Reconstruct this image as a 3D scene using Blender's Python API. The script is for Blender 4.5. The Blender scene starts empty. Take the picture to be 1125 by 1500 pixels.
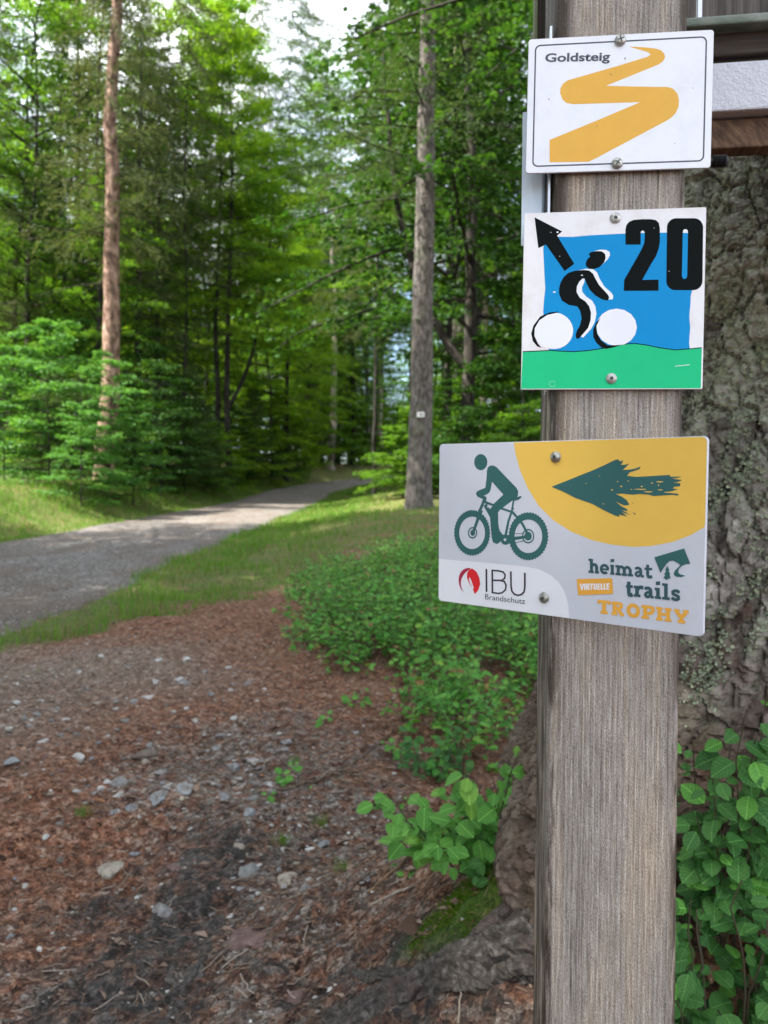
import bpy, math, random
import numpy as np
from mathutils import Vector, Matrix
from mathutils.geometry import tessellate_polygon

R_ = math.radians
scene = bpy.context.scene
COL = scene.collection

# ------------------------------------------------------------------ camera
CAM_Z = 1.15
FPX = 1127.0            # focal length in units of a 1125 x 1500 picture
cam_d = bpy.data.cameras.new('camera')
cam = bpy.data.objects.new('camera', cam_d)
COL.objects.link(cam)
scene.camera = cam
cam.location = (0, 0, CAM_Z)
cam.rotation_euler = (R_(90), R_(-0.7), 0)
cam_d.sensor_fit = 'VERTICAL'
cam_d.sensor_height = 36
cam_d.lens = 36 * FPX / 1500
cam_d.clip_start = 0.02
cam_d.clip_end = 2000
cam_d.dof.use_dof = True
cam_d.dof.focus_distance = 0.625
cam_d.dof.aperture_fstop = 11.0

# ------------------------------------------------------------------ sky and sun
SUN_EL, SUN_AZ = 53.0, -110.0          # degrees; azimuth from +Y, clockwise seen from above
world = bpy.data.worlds.new('World')
scene.world = world
world.use_nodes = True
wn, wl = world.node_tree.nodes, world.node_tree.links
wn.clear()
w_out = wn.new('ShaderNodeOutputWorld')
w_bg = wn.new('ShaderNodeBackground')
w_sky = wn.new('ShaderNodeTexSky')
w_sky.sky_type = 'NISHITA'
w_sky.sun_disc = False
w_sky.sun_elevation = R_(SUN_EL)
w_sky.sun_rotation = R_(SUN_AZ)
w_sky.air_density = 1.0
w_sky.dust_density = 1.6
w_tc = wn.new('ShaderNodeTexCoord')
w_no = wn.new('ShaderNodeTexNoise')
w_no.inputs['Scale'].default_value = 2.2
w_no.inputs['Detail'].default_value = 6
w_no.inputs['Roughness'].default_value = 0.6
w_rp = wn.new('ShaderNodeValToRGB')
w_rp.color_ramp.elements[0].position = 0.42
w_rp.color_ramp.elements[1].position = 0.60
w_mx = wn.new('ShaderNodeMix')
w_mx.data_type = 'RGBA'
w_mx.inputs['B'].default_value = (8.0, 8.2, 8.6, 1)      # sunlit cloud
wl.new(w_tc.outputs['Generated'], w_no.inputs['Vector'])
wl.new(w_no.outputs['Fac'], w_rp.inputs['Fac'])
wl.new(w_rp.outputs['Color'], w_mx.inputs['Factor'])
wl.new(w_sky.outputs['Color'], w_mx.inputs['A'])
wl.new(w_mx.outputs['Result'], w_bg.inputs['Color'])
w_bg.inputs['Strength'].default_value = 0.105
wl.new(w_bg.outputs['Background'], w_out.inputs['Surface'])

sun_d = bpy.data.lights.new('sun', 'SUN')
sun_d.energy = 4.4
sun_d.angle = R_(0.5)
sun_d.color = (1.0, 0.95, 0.86)
sun = bpy.data.objects.new('sun', sun_d)
COL.objects.link(sun)
to_sun = Vector((math.sin(R_(SUN_AZ)) * math.cos(R_(SUN_EL)), math.cos(R_(SUN_AZ)) * math.cos(R_(SUN_EL)), math.sin(R_(SUN_EL))))
sun.rotation_euler = to_sun.to_track_quat('Z', 'Y').to_euler()
sun.location = to_sun * 40

scene.view_settings.view_transform = 'Standard'
scene.view_settings.look = 'None'
scene.view_settings.gamma = 1
scene.view_settings.use_curve_mapping = False
scene.view_settings.exposure = 2.2
scene.render.engine = 'CYCLES'
cy = scene.cycles
cy.max_bounces = 7
cy.diffuse_bounces = 4
cy.glossy_bounces = 3
cy.transmission_bounces = 5
cy.use_denoising = True
cy.sample_clamp_indirect = 6.0

# ------------------------------------------------------------------ helpers: noise
_rs = np.random.RandomState(7)
_TAB = _rs.rand(256, 256)


def vnoise(x, y):
    x = np.asarray(x, float); y = np.asarray(y, float)
    xi = np.floor(x).astype(int); yi = np.floor(y).astype(int)
    fx = x - xi; fy = y - yi
    fx = fx * fx * (3 - 2 * fx); fy = fy * fy * (3 - 2 * fy)
    a = _TAB[xi & 255, yi & 255]; b = _TAB[(xi + 1) & 255, yi & 255]
    c = _TAB[xi & 255, (yi + 1) & 255]; d = _TAB[(xi + 1) & 255, (yi + 1) & 255]
    return (a * (1 - fx) + b * fx) * (1 - fy) + (c * (1 - fx) + d * fx) * fy - 0.5


def fbm(x, y, octv=4, gain=0.5):
    s = 0; a = 1.0
    for i in range(octv):
        s = s + a * vnoise(x + 17.3 * i, y - 9.1 * i)
        x = x * 2.03; y = y * 2.03; a *= gain
    return s


def sm(t):
    t = np.clip(t, 0, 1)
    return t * t * (3 - 2 * t)


# ------------------------------------------------------------------ helpers: meshes and objects
def np_mesh(name, V, faces, mats=(), smooth=False, fmat=None):
    """V: (n,3); faces: list of (m,k) index arrays."""
    me = bpy.data.meshes.new(name)
    V = np.ascontiguousarray(V, dtype=np.float32)
    faces = [np.asarray(f, dtype=np.int32) for f in faces if len(f)]
    loops = np.concatenate([f.ravel() for f in faces])
    sizes = np.concatenate([np.full(len(f), f.shape[1], np.int32) for f in faces])
    starts = np.concatenate([[0], np.cumsum(sizes)[:-1]]).astype(np.int32)
    me.vertices.add(len(V)); me.vertices.foreach_set('co', V.ravel())
    me.loops.add(len(loops)); me.loops.foreach_set('vertex_index', loops)
    me.polygons.add(len(sizes)); me.polygons.foreach_set('loop_start', starts)
    me.polygons.foreach_set('use_smooth', np.full(len(sizes), bool(smooth)))
    for m in mats:
        me.materials.append(m)
    if fmat is not None:
        me.polygons.foreach_set('material_index', np.asarray(fmat, np.int32))
    me.update(calc_edges=True)
    return me


def add(name, data, parent=None, loc=(0, 0, 0), rot=(0, 0, 0), scale=(1, 1, 1), **props):
    o = bpy.data.objects.new(name, data)
    COL.objects.link(o)
    o.location = loc; o.rotation_euler = rot; o.scale = scale
    if parent is not None:
        o.parent = parent
    for k, v in props.items():
        o[k] = v
    return o


class Geo:
    """Collects arrays of vertices and faces into one mesh."""
    def __init__(self):
        self.V = []; self.F = {}; self.M = {}; self.n = 0

    def put(self, V, F, mat=0):
        V = np.asarray(V, float).reshape(-1, 3); F = np.asarray(F, int)
        k = F.shape[1]
        self.V.append(V)
        self.F.setdefault(k, []).append(F + self.n)
        self.M.setdefault(k, []).append(np.full(len(F), mat))
        self.n += len(V)

    def mesh(self, name, mats, smooth=False):
        ks = sorted(self.F)
        return np_mesh(name, np.concatenate(self.V), [np.concatenate(self.F[k]) for k in ks], mats, smooth,
                       np.concatenate([np.concatenate(self.M[k]) for k in ks]))


def tube(P, rad, sides=8, cap=True):
    P = np.asarray(P, float); n = len(P)
    rad = np.broadcast_to(np.asarray(rad, float), (n,))
    T = np.gradient(P, axis=0); T /= np.linalg.norm(T, axis=1)[:, None] + 1e-12
    ref = np.array([0.31, 0.17, 0.93])
    if abs(T.mean(0) @ ref) > 0.9:
        ref = np.array([0.95, 0.2, 0.1])
    U = np.cross(T, ref); U /= np.linalg.norm(U, axis=1)[:, None] + 1e-12
    W = np.cross(T, U)
    a = np.linspace(0, 2 * np.pi, sides, endpoint=False)
    V = P[:, None] + rad[:, None, None] * (np.cos(a)[None, :, None] * U[:, None] + np.sin(a)[None, :, None] * W[:, None])
    i = np.arange(n - 1)[:, None] * sides; j = np.arange(sides)[None]; k = (j + 1) % sides
    F = np.stack([i + j, i + k, i + sides + k, i + sides + j], -1).reshape(-1, 4)
    return V.reshape(-1, 3), F


def box(c, s):
    c = np.asarray(c, float); s = np.asarray(s, float) / 2
    V = np.array([[x, y, z] for x in (-1, 1) for y in (-1, 1) for z in (-1, 1)]) * s + c
    F = [[0, 1, 3, 2], [4, 6, 7, 5], [0, 4, 5, 1], [2, 3, 7, 6], [0, 2, 6, 4], [1, 5, 7, 3]]
    return V, F


def bevel_box(size, bev=0.002, seg=2, wobble=0.0, seed=0, sub=(1, 1, 1)):
    """A board or plate: bevelled box mesh data arrays via bmesh."""
    import bmesh
    bm = bmesh.new()
    bmesh.ops.create_cube(bm, size=1)
    for v in bm.verts:
        v.co = Vector((v.co.x * size[0], v.co.y * size[1], v.co.z * size[2]))
    if bev > 0:
        bmesh.ops.bevel(bm, geom=list(bm.edges), offset=bev, segments=seg, affect='EDGES', profile=0.5)
    me = bpy.data.meshes.new('board')
    bm.to_mesh(me); bm.free()
    return me


# ------------------------------------------------------------------ helpers: materials
def new_mat(name):
    m = bpy.data.materials.new(name)
    m.use_nodes = True
    nt = m.node_tree
    nt.nodes.clear()
    out = nt.nodes.new('ShaderNodeOutputMaterial')
    return m, nt, out


def N(nt, typ, **kw):
    n = nt.nodes.new(typ)
    for k, v in kw.items():
        if k in n.inputs:
            n.inputs[k].default_value = v
        else:
            setattr(n, k, v)
    return n


def ramp(nt, stops, interp='LINEAR'):
    n = nt.nodes.new('ShaderNodeValToRGB')
    n.color_ramp.interpolation = interp
    e = n.color_ramp.elements
    while len(e) < len(stops):
        e.new(0.5)
    for s, (p, c) in zip(e, stops):
        s.position = p
        s.color = (*c, 1) if len(c) == 3 else c
    return n


def mixc(nt, fac, a, b, blend='MIX'):
    n = nt.nodes.new('ShaderNodeMix'); n.data_type = 'RGBA'; n.blend_type = blend
    for key, v in (('Factor', fac), ('A', a), ('B', b)):
        if isinstance(v, (int, float)):
            n.inputs[key].default_value = v
        elif isinstance(v, tuple):
            n.inputs[key].default_value = (*v, 1) if len(v) == 3 else v
        else:
            nt.links.new(v, n.inputs[key])
    return n.outputs['Result']


def math_n(nt, op, a, b=0.0, clamp=False):
    n = nt.nodes.new('ShaderNodeMath'); n.operation = op; n.use_clamp = clamp
    for i, v in enumerate((a, b)):
        if isinstance(v, (int, float)):
            n.inputs[i].default_value = v
        else:
            nt.links.new(v, n.inputs[i])
    return n.outputs[0]


def noise_n(nt, vec, scale, detail=4, rough=0.55, stretch=None):
    if stretch is not None:
        mp = nt.nodes.new('ShaderNodeMapping'); mp.inputs['Scale'].default_value = stretch
        nt.links.new(vec, mp.inputs['Vector']); vec = mp.outputs['Vector']
    n = nt.nodes.new('ShaderNodeTexNoise')
    n.inputs['Scale'].default_value = scale; n.inputs['Detail'].default_value = detail; n.inputs['Roughness'].default_value = rough
    nt.links.new(vec, n.inputs['Vector'])
    return n.outputs['Fac']


def finish(nt, out, color, rough=0.8, spec=0.3, height=None, bump=0.3, dist=0.01, metallic=0.0):
    p = nt.nodes.new('ShaderNodeBsdfPrincipled')
    if isinstance(color, tuple):
        p.inputs['Base Color'].default_value = (*color, 1)
    else:
        nt.links.new(color, p.inputs['Base Color'])
    if isinstance(rough, (int, float)):
        p.inputs['Roughness'].default_value = rough
    else:
        nt.links.new(rough, p.inputs['Roughness'])
    p.inputs['Specular IOR Level'].default_value = spec
    p.inputs['Metallic'].default_value = metallic
    if height is not None:
        b = nt.nodes.new('ShaderNodeBump')
        b.inputs['Strength'].default_value = bump; b.inputs['Distance'].default_value = dist
        nt.links.new(height, b.inputs['Height']); nt.links.new(b.outputs['Normal'], p.inputs['Normal'])
    nt.links.new(p.outputs['BSDF'], out.inputs['Surface'])
    return p


def leaf_mat(name, c0, c1, c2, trans=0.42, rough=0.5, spec=0.2, tboost=1.8, tyel=1.12):
    m, nt, out = new_mat(name)
    g = N(nt, 'ShaderNodeNewGeometry')
    r = ramp(nt, [(0.0, c0), (0.55, c1), (1.0, c2)])
    nt.links.new(g.outputs['Random Per Island'], r.inputs['Fac'])
    p = nt.nodes.new('ShaderNodeBsdfPrincipled')
    nt.links.new(r.outputs['Color'], p.inputs['Base Color'])
    p.inputs['Roughness'].default_value = rough
    p.inputs['Specular IOR Level'].default_value = spec
    t = nt.nodes.new('ShaderNodeBsdfTranslucent')
    tc = mixc(nt, 1.0, r.outputs['Color'], (tboost * tyel, tboost, tboost * 0.45), 'MULTIPLY')
    nt.links.new(tc, t.inputs['Color'])
    mx = nt.nodes.new('ShaderNodeMixShader'); mx.inputs[0].default_value = trans
    nt.links.new(p.outputs['BSDF'], mx.inputs[1]); nt.links.new(t.outputs['BSDF'], mx.inputs[2])
    nt.links.new(mx.outputs['Shader'], out.inputs['Surface'])
    return m


def big_leaf_mat(name, lo, hi, rough=0.5, spec=0.3):
    """A leaf seen close: pale midrib, side veins, blotches, each leaf its own green."""
    m, nt, out = new_mat(name)
    ob = N(nt, 'ShaderNodeTexCoord').outputs['Object']; oi = N(nt, 'ShaderNodeObjectInfo')
    sx = N(nt, 'ShaderNodeSeparateXYZ'); nt.links.new(ob, sx.inputs[0])
    ay = math_n(nt, 'ABSOLUTE', sx.outputs['Y'])
    va = N(nt, 'ShaderNodeVectorMath'); va.operation = 'ADD'; nt.links.new(ob, va.inputs[0])
    sc = N(nt, 'ShaderNodeVectorMath'); sc.operation = 'SCALE'; sc.inputs['Scale'].default_value = 9.0; nt.links.new(oi.outputs['Location'], sc.inputs[0]); nt.links.new(sc.outputs[0], va.inputs[1])
    blot = noise_n(nt, va.outputs[0], 4.5, 4, 0.6)
    base = mixc(nt, oi.outputs['Random'], lo, hi)
    base = mixc(nt, math_n(nt, 'MULTIPLY', blot, 0.55), base, tuple(v * 0.62 for v in lo))
    vein = math_n(nt, 'SINE', math_n(nt, 'MULTIPLY', math_n(nt, 'SUBTRACT', sx.outputs['X'], math_n(nt, 'MULTIPLY', ay, 0.75)), 44.0))
    vr = ramp(nt, [(0.80, (0, 0, 0)), (0.98, (1, 1, 1))]); nt.links.new(vein, vr.inputs['Fac'])
    mr = ramp(nt, [(0.010, (1, 1, 1)), (0.024, (0, 0, 0))]); nt.links.new(ay, mr.inputs['Fac'])
    vm = math_n(nt, 'ADD', math_n(nt, 'MULTIPLY', vr.outputs['Color'], 0.28), math_n(nt, 'MULTIPLY', mr.outputs['Color'], 0.6), True)
    base = mixc(nt, vm, base, tuple(min(1, v * 1.7 + 0.02) for v in hi))
    sp = ramp(nt, [(0.70, (0, 0, 0)), (0.76, (1, 1, 1))]); nt.links.new(noise_n(nt, va.outputs[0], 7.0, 3), sp.inputs['Fac'])
    base = mixc(nt, math_n(nt, 'MULTIPLY', sp.outputs['Color'], 0.7), base, (0.16, 0.10, 0.04))
    p = nt.nodes.new('ShaderNodeBsdfPrincipled'); nt.links.new(base, p.inputs['Base Color'])
    p.inputs['Roughness'].default_value = rough; p.inputs['Specular IOR Level'].default_value = spec
    b = nt.nodes.new('ShaderNodeBump'); b.inputs['Strength'].default_value = 0.35; b.inputs['Distance'].default_value = 0.02
    nt.links.new(math_n(nt, 'SUBTRACT', blot, vm), b.inputs['Height']); nt.links.new(b.outputs['Normal'], p.inputs['Normal'])
    t = nt.nodes.new('ShaderNodeBsdfTranslucent'); nt.links.new(mixc(nt, 1.0, base, (1.7, 1.5, 0.7), 'MULTIPLY'), t.inputs['Color'])
    mx = nt.nodes.new('ShaderNodeMixShader'); mx.inputs[0].default_value = 0.25
    nt.links.new(p.outputs['BSDF'], mx.inputs[1]); nt.links.new(t.outputs['BSDF'], mx.inputs[2]); nt.links.new(mx.outputs['Shader'], out.inputs['Surface'])
    return m


def plain(name, col, rough=0.5, spec=0.4, var=0.06, scale=60, metallic=0.0, bump=0.0):
    m, nt, out = new_mat(name)
    tc = N(nt, 'ShaderNodeTexCoord')
    f = noise_n(nt, tc.outputs['Object'], scale, 3)
    c = mixc(nt, f, tuple(max(0, v * (1 - var)) for v in col), tuple(v * (1 + var) for v in col))
    finish(nt, out, c, rough, spec, f if bump else None, bump, 0.001, metallic)
    return m


def bark_mat(name, dark, mid, light, scale=18, stretch=(1, 1, 0.35), bump=0.8, dist=0.02, moss=0.0):
    m, nt, out = new_mat(name)
    tc = N(nt, 'ShaderNodeTexCoord')
    a = noise_n(nt, tc.outputs['Object'], scale, 6, 0.65, stretch)
    b = noise_n(nt, tc.outputs['Object'], scale * 0.22, 3, 0.5)
    r = ramp(nt, [(0.38, dark), (0.50, mid), (0.62, light)])
    nt.links.new(a, r.inputs['Fac'])
    c = mixc(nt, math_n(nt, 'MULTIPLY', b, 0.35), r.outputs['Color'], mid)
    if moss:
        k = ramp(nt, [(0.55, (0, 0, 0)), (0.68, (1, 1, 1))])
        nt.links.new(noise_n(nt, tc.outputs['Object'], 3.0, 5), k.inputs['Fac'])
        c = mixc(nt, math_n(nt, 'MULTIPLY', k.outputs['Color'], moss), c, (0.10, 0.14, 0.05))
    finish(nt, out, c, 0.9, 0.15, a, bump, dist)
    return m


M = {}
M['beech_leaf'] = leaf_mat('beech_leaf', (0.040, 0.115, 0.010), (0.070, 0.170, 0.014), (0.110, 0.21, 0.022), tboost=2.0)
M['beech_leaf_sunlit'] = leaf_mat('beech_leaf_sunlit', (0.075, 0.165, 0.010), (0.11, 0.22, 0.015), (0.16, 0.26, 0.022), 0.48, tboost=2.0)  # lighter, yellower copy of the beech green; sunlight put into the colour
M['bush_leaf'] = leaf_mat('bush_leaf', (0.036, 0.125, 0.022), (0.062, 0.180, 0.035), (0.10, 0.235, 0.055), 0.36, 0.5, 0.25)
M['maple_leaf_shaded'] = leaf_mat('maple_leaf_shaded', (0.013, 0.048, 0.008), (0.024, 0.075, 0.011), (0.040, 0.10, 0.017), 0.30, 0.5, 0.2)  # green darkened to put the maples' shade into the colour
M['needle'] = leaf_mat('needle', (0.026, 0.062, 0.013), (0.046, 0.095, 0.020), (0.085, 0.125, 0.038), 0.25, 0.6, 0.2)
M['needle_brown'] = leaf_mat('needle_brown', (0.045, 0.072, 0.022), (0.075, 0.105, 0.034), (0.115, 0.125, 0.05), 0.25, 0.7, 0.2)
M['cover_leaf'] = leaf_mat('cover_leaf', (0.055, 0.200, 0.030), (0.090, 0.285, 0.045), (0.150, 0.37, 0.062), 0.3, 0.5, 0.22, 1.5, 1.0)
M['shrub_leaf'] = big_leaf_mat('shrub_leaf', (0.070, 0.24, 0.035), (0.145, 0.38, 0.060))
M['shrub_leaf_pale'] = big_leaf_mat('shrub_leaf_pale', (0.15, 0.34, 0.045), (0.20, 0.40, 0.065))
M['shrub_leaf_dark'] = big_leaf_mat('shrub_leaf_dark', (0.026, 0.11, 0.022), (0.075, 0.215, 0.042))  # darker green next to the fresh light shrub green
M['grass'] = leaf_mat('grass', (0.060, 0.165, 0.016), (0.092, 0.220, 0.022), (0.155, 0.265, 0.036), 0.38, 0.5, 0.2, 1.4, 1.0)
M['grass_dry'] = leaf_mat('grass_dry', (0.10, 0.14, 0.03), (0.16, 0.165, 0.055), (0.22, 0.18, 0.085), 0.3, 0.6, 0.2, 1.2, 1.0)
M['moss'] = leaf_mat('moss', (0.055, 0.125, 0.010), (0.105, 0.205, 0.014), (0.14, 0.24, 0.022), 0.25, 0.7, 0.15, 1.2, 1.0)
M['litter'] = leaf_mat('litter', (0.095, 0.042, 0.024), (0.23, 0.105, 0.058), (0.44, 0.27, 0.17), 0.05, 0.8, 0.2, 1, 1)
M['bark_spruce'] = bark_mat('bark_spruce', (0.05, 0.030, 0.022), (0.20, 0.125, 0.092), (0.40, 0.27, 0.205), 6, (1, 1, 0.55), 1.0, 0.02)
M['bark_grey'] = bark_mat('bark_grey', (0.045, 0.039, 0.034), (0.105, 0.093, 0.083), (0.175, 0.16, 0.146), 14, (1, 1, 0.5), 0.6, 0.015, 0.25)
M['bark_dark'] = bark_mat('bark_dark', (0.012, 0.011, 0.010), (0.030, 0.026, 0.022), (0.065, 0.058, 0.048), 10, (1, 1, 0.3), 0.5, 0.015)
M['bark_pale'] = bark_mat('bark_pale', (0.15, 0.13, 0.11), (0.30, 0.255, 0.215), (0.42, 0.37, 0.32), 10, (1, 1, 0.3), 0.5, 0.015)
M['twig'] = bark_mat('twig', (0.05, 0.035, 0.025), (0.12, 0.085, 0.06), (0.22, 0.17, 0.13), 60, (1, 1, 0.4), 0.4, 0.002)
M['stem'] = plain('stem', (0.055, 0.044, 0.026), 0.6, 0.3, 0.3, 40)

# ------------------------------------------------------------------ terrain
TREE_C = (0.84, 1.58)          # the old spruce beside the post
ROAD_R, ROAD_L = -2.62, -6.2   # forest road edges


def road_shift(y):
    u = np.clip(y - 33, 0, 60)
    return 0.0055 * u ** 2 + 0.00010 * u ** 3


def road_edges(y):
    s = road_shift(y)
    return (ROAD_L - 0.012 * np.clip(y - 20, 0, 60) + 0.18 * vnoise(y * 0.35, 3.3) + 0.10 * vnoise(y * 1.3, 8.1) + s,
            ROAD_R - 0.006 * np.clip(y - 15, 0, 60) + 0.22 * vnoise(y * 0.4, 13.7) + 0.12 * vnoise(y * 1.5, 4.9) + s)


def gz(x, y):
    x = np.asarray(x, float); y = np.asarray(y, float)
    z = 0.046 * np.minimum(y, 33) + 0.085 * np.clip(y - 33, 0, 30) + 0.03 * np.clip(y - 63, 0, 60)
    s = road_shift(y)
    xs = x - s
    z = z + 0.85 * sm((-6.4 - xs) / 2.6) * sm((y - 1) / 9) + 0.03 * np.clip(-9 - xs, 0, 60)
    z = z + 0.50 * sm((xs + 2.5) / 3.4) * sm((y - 4) / 10) + 0.04 * np.clip(xs - 3, 0, 60)
    d2 = (x - TREE_C[0]) ** 2 + (y - TREE_C[1]) ** 2
    z = z + 0.86 * np.exp(-d2 / 0.45)
    near = np.exp(-((x / 6) ** 2 + (y / 9) ** 2))
    off = sm((xs - ROAD_R) / 0.6) + sm((ROAD_L - xs) / 0.6)
    z = z + (0.10 * fbm(x * 0.8, y * 0.8, 3) + 0.045 * fbm(x * 3.1 + 5, y * 3.1, 3)) * np.clip(off, 0.12, 1)
    z = z + 0.022 * fbm(x * 11, y * 11, 3) * near
    return z


def hit(px, py):
    """Point of the ground that the photograph shows at (px, py)."""
    u, v = px - 562.5, py - 750.0
    c, s_ = math.cos(R_(0.7)), math.sin(R_(0.7))
    u0, v0 = u * c + v * s_, -u * s_ + v * c
    Y = np.concatenate([np.arange(0.6, 6, 0.005), np.arange(6, 90, 0.05)])
    X = u0 / FPX * Y; Z = CAM_Z - v0 / FPX * Y
    below = Z < gz(X, Y)
    i = int(np.argmax(below)) if below.any() else len(Y) - 1
    return float(X[i]), float(Y[i]), float(gz(X[i], Y[i]))


def at(px, Y):
    return (px - 562.5) / FPX * Y


def plan(pts):
    return np.array([hit(*p)[:2] for p in pts])


def inside_soft(P, x, y, soft):
    """Signed distance of points to plan polygon P, as a 0..1 mask."""
    x = np.asarray(x, float); y = np.asarray(y, float)
    d = np.full(x.shape, 1e9); ins = np.zeros(x.shape, bool)
    n = len(P)
    for i in range(n):
        a = P[i]; b = P[(i + 1) % n]
        e = b - a
        t = np.clip(((x - a[0]) * e[0] + (y - a[1]) * e[1]) / (e @ e + 1e-12), 0, 1)
        d = np.minimum(d, np.hypot(x - a[0] - t * e[0], y - a[1] - t * e[1]))
        c = ((a[1] > y) != (b[1] > y)) & (x < (b[0] - a[0]) * (y - a[1]) / (b[1] - a[1] + 1e-12) + a[0])
        ins ^= c
    sd = np.where(ins, d, -d)
    return sm(0.5 + sd / (2 * soft))

# ------------------------------------------------------------------ ground
def grow(a, b, step0, rate):
    o = [a]
    st = step0
    while abs(o[-1] - a) < abs(b - a):
        o.append(o[-1] + st * (1 if b > a else -1)); st *= rate
    return o


gx = np.array(sorted(set(np.round(np.concatenate([np.arange(-2.5, 1.3, 0.016), grow(1.3, 420, 0.016, 1.06), grow(-2.516, -420, 0.016, 1.045)]), 5))))
gy = [0.85]
while gy[-1] < 420:
    y_ = gy[-1]
    gy.append(y_ + (0.016 if y_ < 2.6 else 0.016 + 0.0085 * (y_ - 2.6)))
gy = np.array(sorted(grow(0.85, -120, 0.1, 1.25)[1:]) + gy)
GX, GY = np.meshgrid(gx, gy)
GZ = gz(GX, GY)

MUD = [plan([(330, 1190), (430, 1230), (345, 1300), (300, 1410), (245, 1500), (240, 1560), (0, 1560), (20, 1500), (60, 1420), (180, 1330), (260, 1240)]),
       plan([(430, 1440), (620, 1390), (800, 1300), (860, 1500), (820, 1560), (420, 1560)])]
GREY = plan([(300, 1060), (440, 1040), (560, 1100), (610, 1290), (540, 1420), (700, 1420), (800, 1400), (820, 1560), (-80, 1560), (-40, 1440), (120, 1390), (250, 1300), (270, 1230), (200, 1190), (210, 1110)])
PALE = plan([(0, 945), (120, 945), (300, 950), (330, 1000), (150, 1040), (0, 1100), (-300, 1150), (-300, 950)])
MOSS = plan([(805, 1205), (800, 1300), (705, 1372), (655, 1408), (600, 1392), (675, 1305), (735, 1240)])
n1 = fbm(GX * 2.3, GY * 2.3, 4)
XS = GX - road_shift(GY)
eL, eR = road_edges(GY)
k_grass = sm((0.75 + 0.50 * (GY - 5.6) + 1.1 * n1 - (GX - eR)) / 0.5) * (GX > eR - 0.6) * sm((GY - 3.8) / 1.2)
k_grass *= sm((7.5 - XS) / 4)
k_grass = np.maximum(k_grass, sm((GX - eL + 3.4 + n1) / 1.2) * (GX < eL + 0.6))
near = (np.abs(GX) < 6) & (GY > 0.5) & (GY < 9)
k_mud = np.zeros_like(GX); k_grey = np.zeros_like(GX); k_pale = np.zeros_like(GX); k_moss = np.zeros_like(GX)
wx, wy = GX[near] + 0.26 * fbm(GX[near] * 5, GY[near] * 5, 5, 0.65), GY[near] + 0.26 * fbm(GX[near] * 5 + 40, GY[near] * 5, 5, 0.65)
k_mud[near] = np.maximum(inside_soft(MUD[0], wx, wy, 0.16), inside_soft(MUD[1], wx, wy, 0.16))
k_grey[near] = inside_soft(GREY, wx, wy, 0.18)
k_pale[near] = inside_soft(PALE, wx, wy, 0.5)
k_moss[near] = inside_soft(MOSS, GX[near], GY[near], 0.05)
k_floor = np.maximum(sm((GX - eR - 3.2) / 1.5) * sm((GY - 5) / 3), sm((eL - 2.6 - GX) / 1.5))
# worn relief in the bare soil
GZ = GZ + 0.045 * k_mud * np.abs(fbm(GX * 7 + GY * 4, GY * 9 - GX * 5, 4)) + near * (0.014 * fbm(GX * 30, GY * 30, 2) + 0.012 * np.abs(fbm(GX * 17, GY * 17, 3))) * np.exp(-np.clip(GY - 2.5, 0, 9))
I = np.arange(len(gy) - 1)[:, None] * len(gx) + np.arange(len(gx) - 1)[None]
GF = np.stack([I, I + 1, I + len(gx) + 1, I + len(gx)], -1).reshape(-1, 4)
me = np_mesh('ground', np.stack([GX, GY, GZ], -1).reshape(-1, 3), [GF], smooth=True)
for nm, ch in (('mask', (k_grass, k_mud, k_grey, k_pale)), ('mask2', (k_floor, k_moss, k_moss * 0, k_moss * 0 + 1))):
    at_ = me.color_attributes.new(nm, 'FLOAT_COLOR', 'POINT')
    at_.data.foreach_set('color', np.stack(ch, -1).astype(np.float32).ravel())

m, nt, out = new_mat('forest_soil')
geo = N(nt, 'ShaderNodeNewGeometry'); pos = geo.outputs['Position']
a1 = N(nt, 'ShaderNodeVertexColor', layer_name='mask'); a2 = N(nt, 'ShaderNodeVertexColor', layer_name='mask2')
s1 = N(nt, 'ShaderNodeSeparateColor'); s2 = N(nt, 'ShaderNodeSeparateColor')
nt.links.new(a1.outputs['Color'], s1.inputs[0]); nt.links.new(a2.outputs['Color'], s2.inputs[0])
fine = noise_n(nt, pos, 130, 5, 0.7); mid = noise_n(nt, pos, 22, 5, 0.65); big = noise_n(nt, pos, 3.5, 4, 0.6)
wv_ = N(nt, 'ShaderNodeVectorMath'); wv_.operation = 'ADD'
wn_ = N(nt, 'ShaderNodeTexNoise'); wn_.inputs['Scale'].default_value = 60; nt.links.new(pos, wn_.inputs['Vector'])
ws_ = N(nt, 'ShaderNodeVectorMath'); ws_.operation = 'SCALE'; ws_.inputs['Scale'].default_value = 0.03; nt.links.new(wn_.outputs['Color'], ws_.inputs[0])
nt.links.new(pos, wv_.inputs[0]); nt.links.new(ws_.outputs[0], wv_.inputs[1])
vs = []
for sc_ in (48.0, 105.0):
    v_ = N(nt, 'ShaderNodeTexVoronoi'); v_.inputs['Scale'].default_value = sc_; nt.links.new(wv_.outputs[0], v_.inputs['Vector'])
    q_ = N(nt, 'ShaderNodeSeparateColor'); nt.links.new(v_.outputs['Color'], q_.inputs[0]); vs.append(q_.outputs['Red'])
bits = math_n(nt, 'ADD', math_n(nt, 'MULTIPLY', vs[0], 0.45), math_n(nt, 'MULTIPLY', vs[1], 0.55))
fine0 = fine
fine = math_n(nt, 'ADD', math_n(nt, 'MULTIPLY', fine, 0.55), math_n(nt, 'ADD', math_n(nt, 'MULTIPLY', bits, 0.42), math_n(nt, 'MULTIPLY', math_n(nt, 'SUBTRACT', mid, 0.5), 0.45)))
red = ramp(nt, [(0.29, (0.030, 0.015, 0.010)), (0.43, (0.155, 0.062, 0.034)), (0.57, (0.36, 0.150, 0.078)), (0.74, (0.62, 0.40, 0.27))])
nt.links.new(fine, red.inputs['Fac'])
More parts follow.
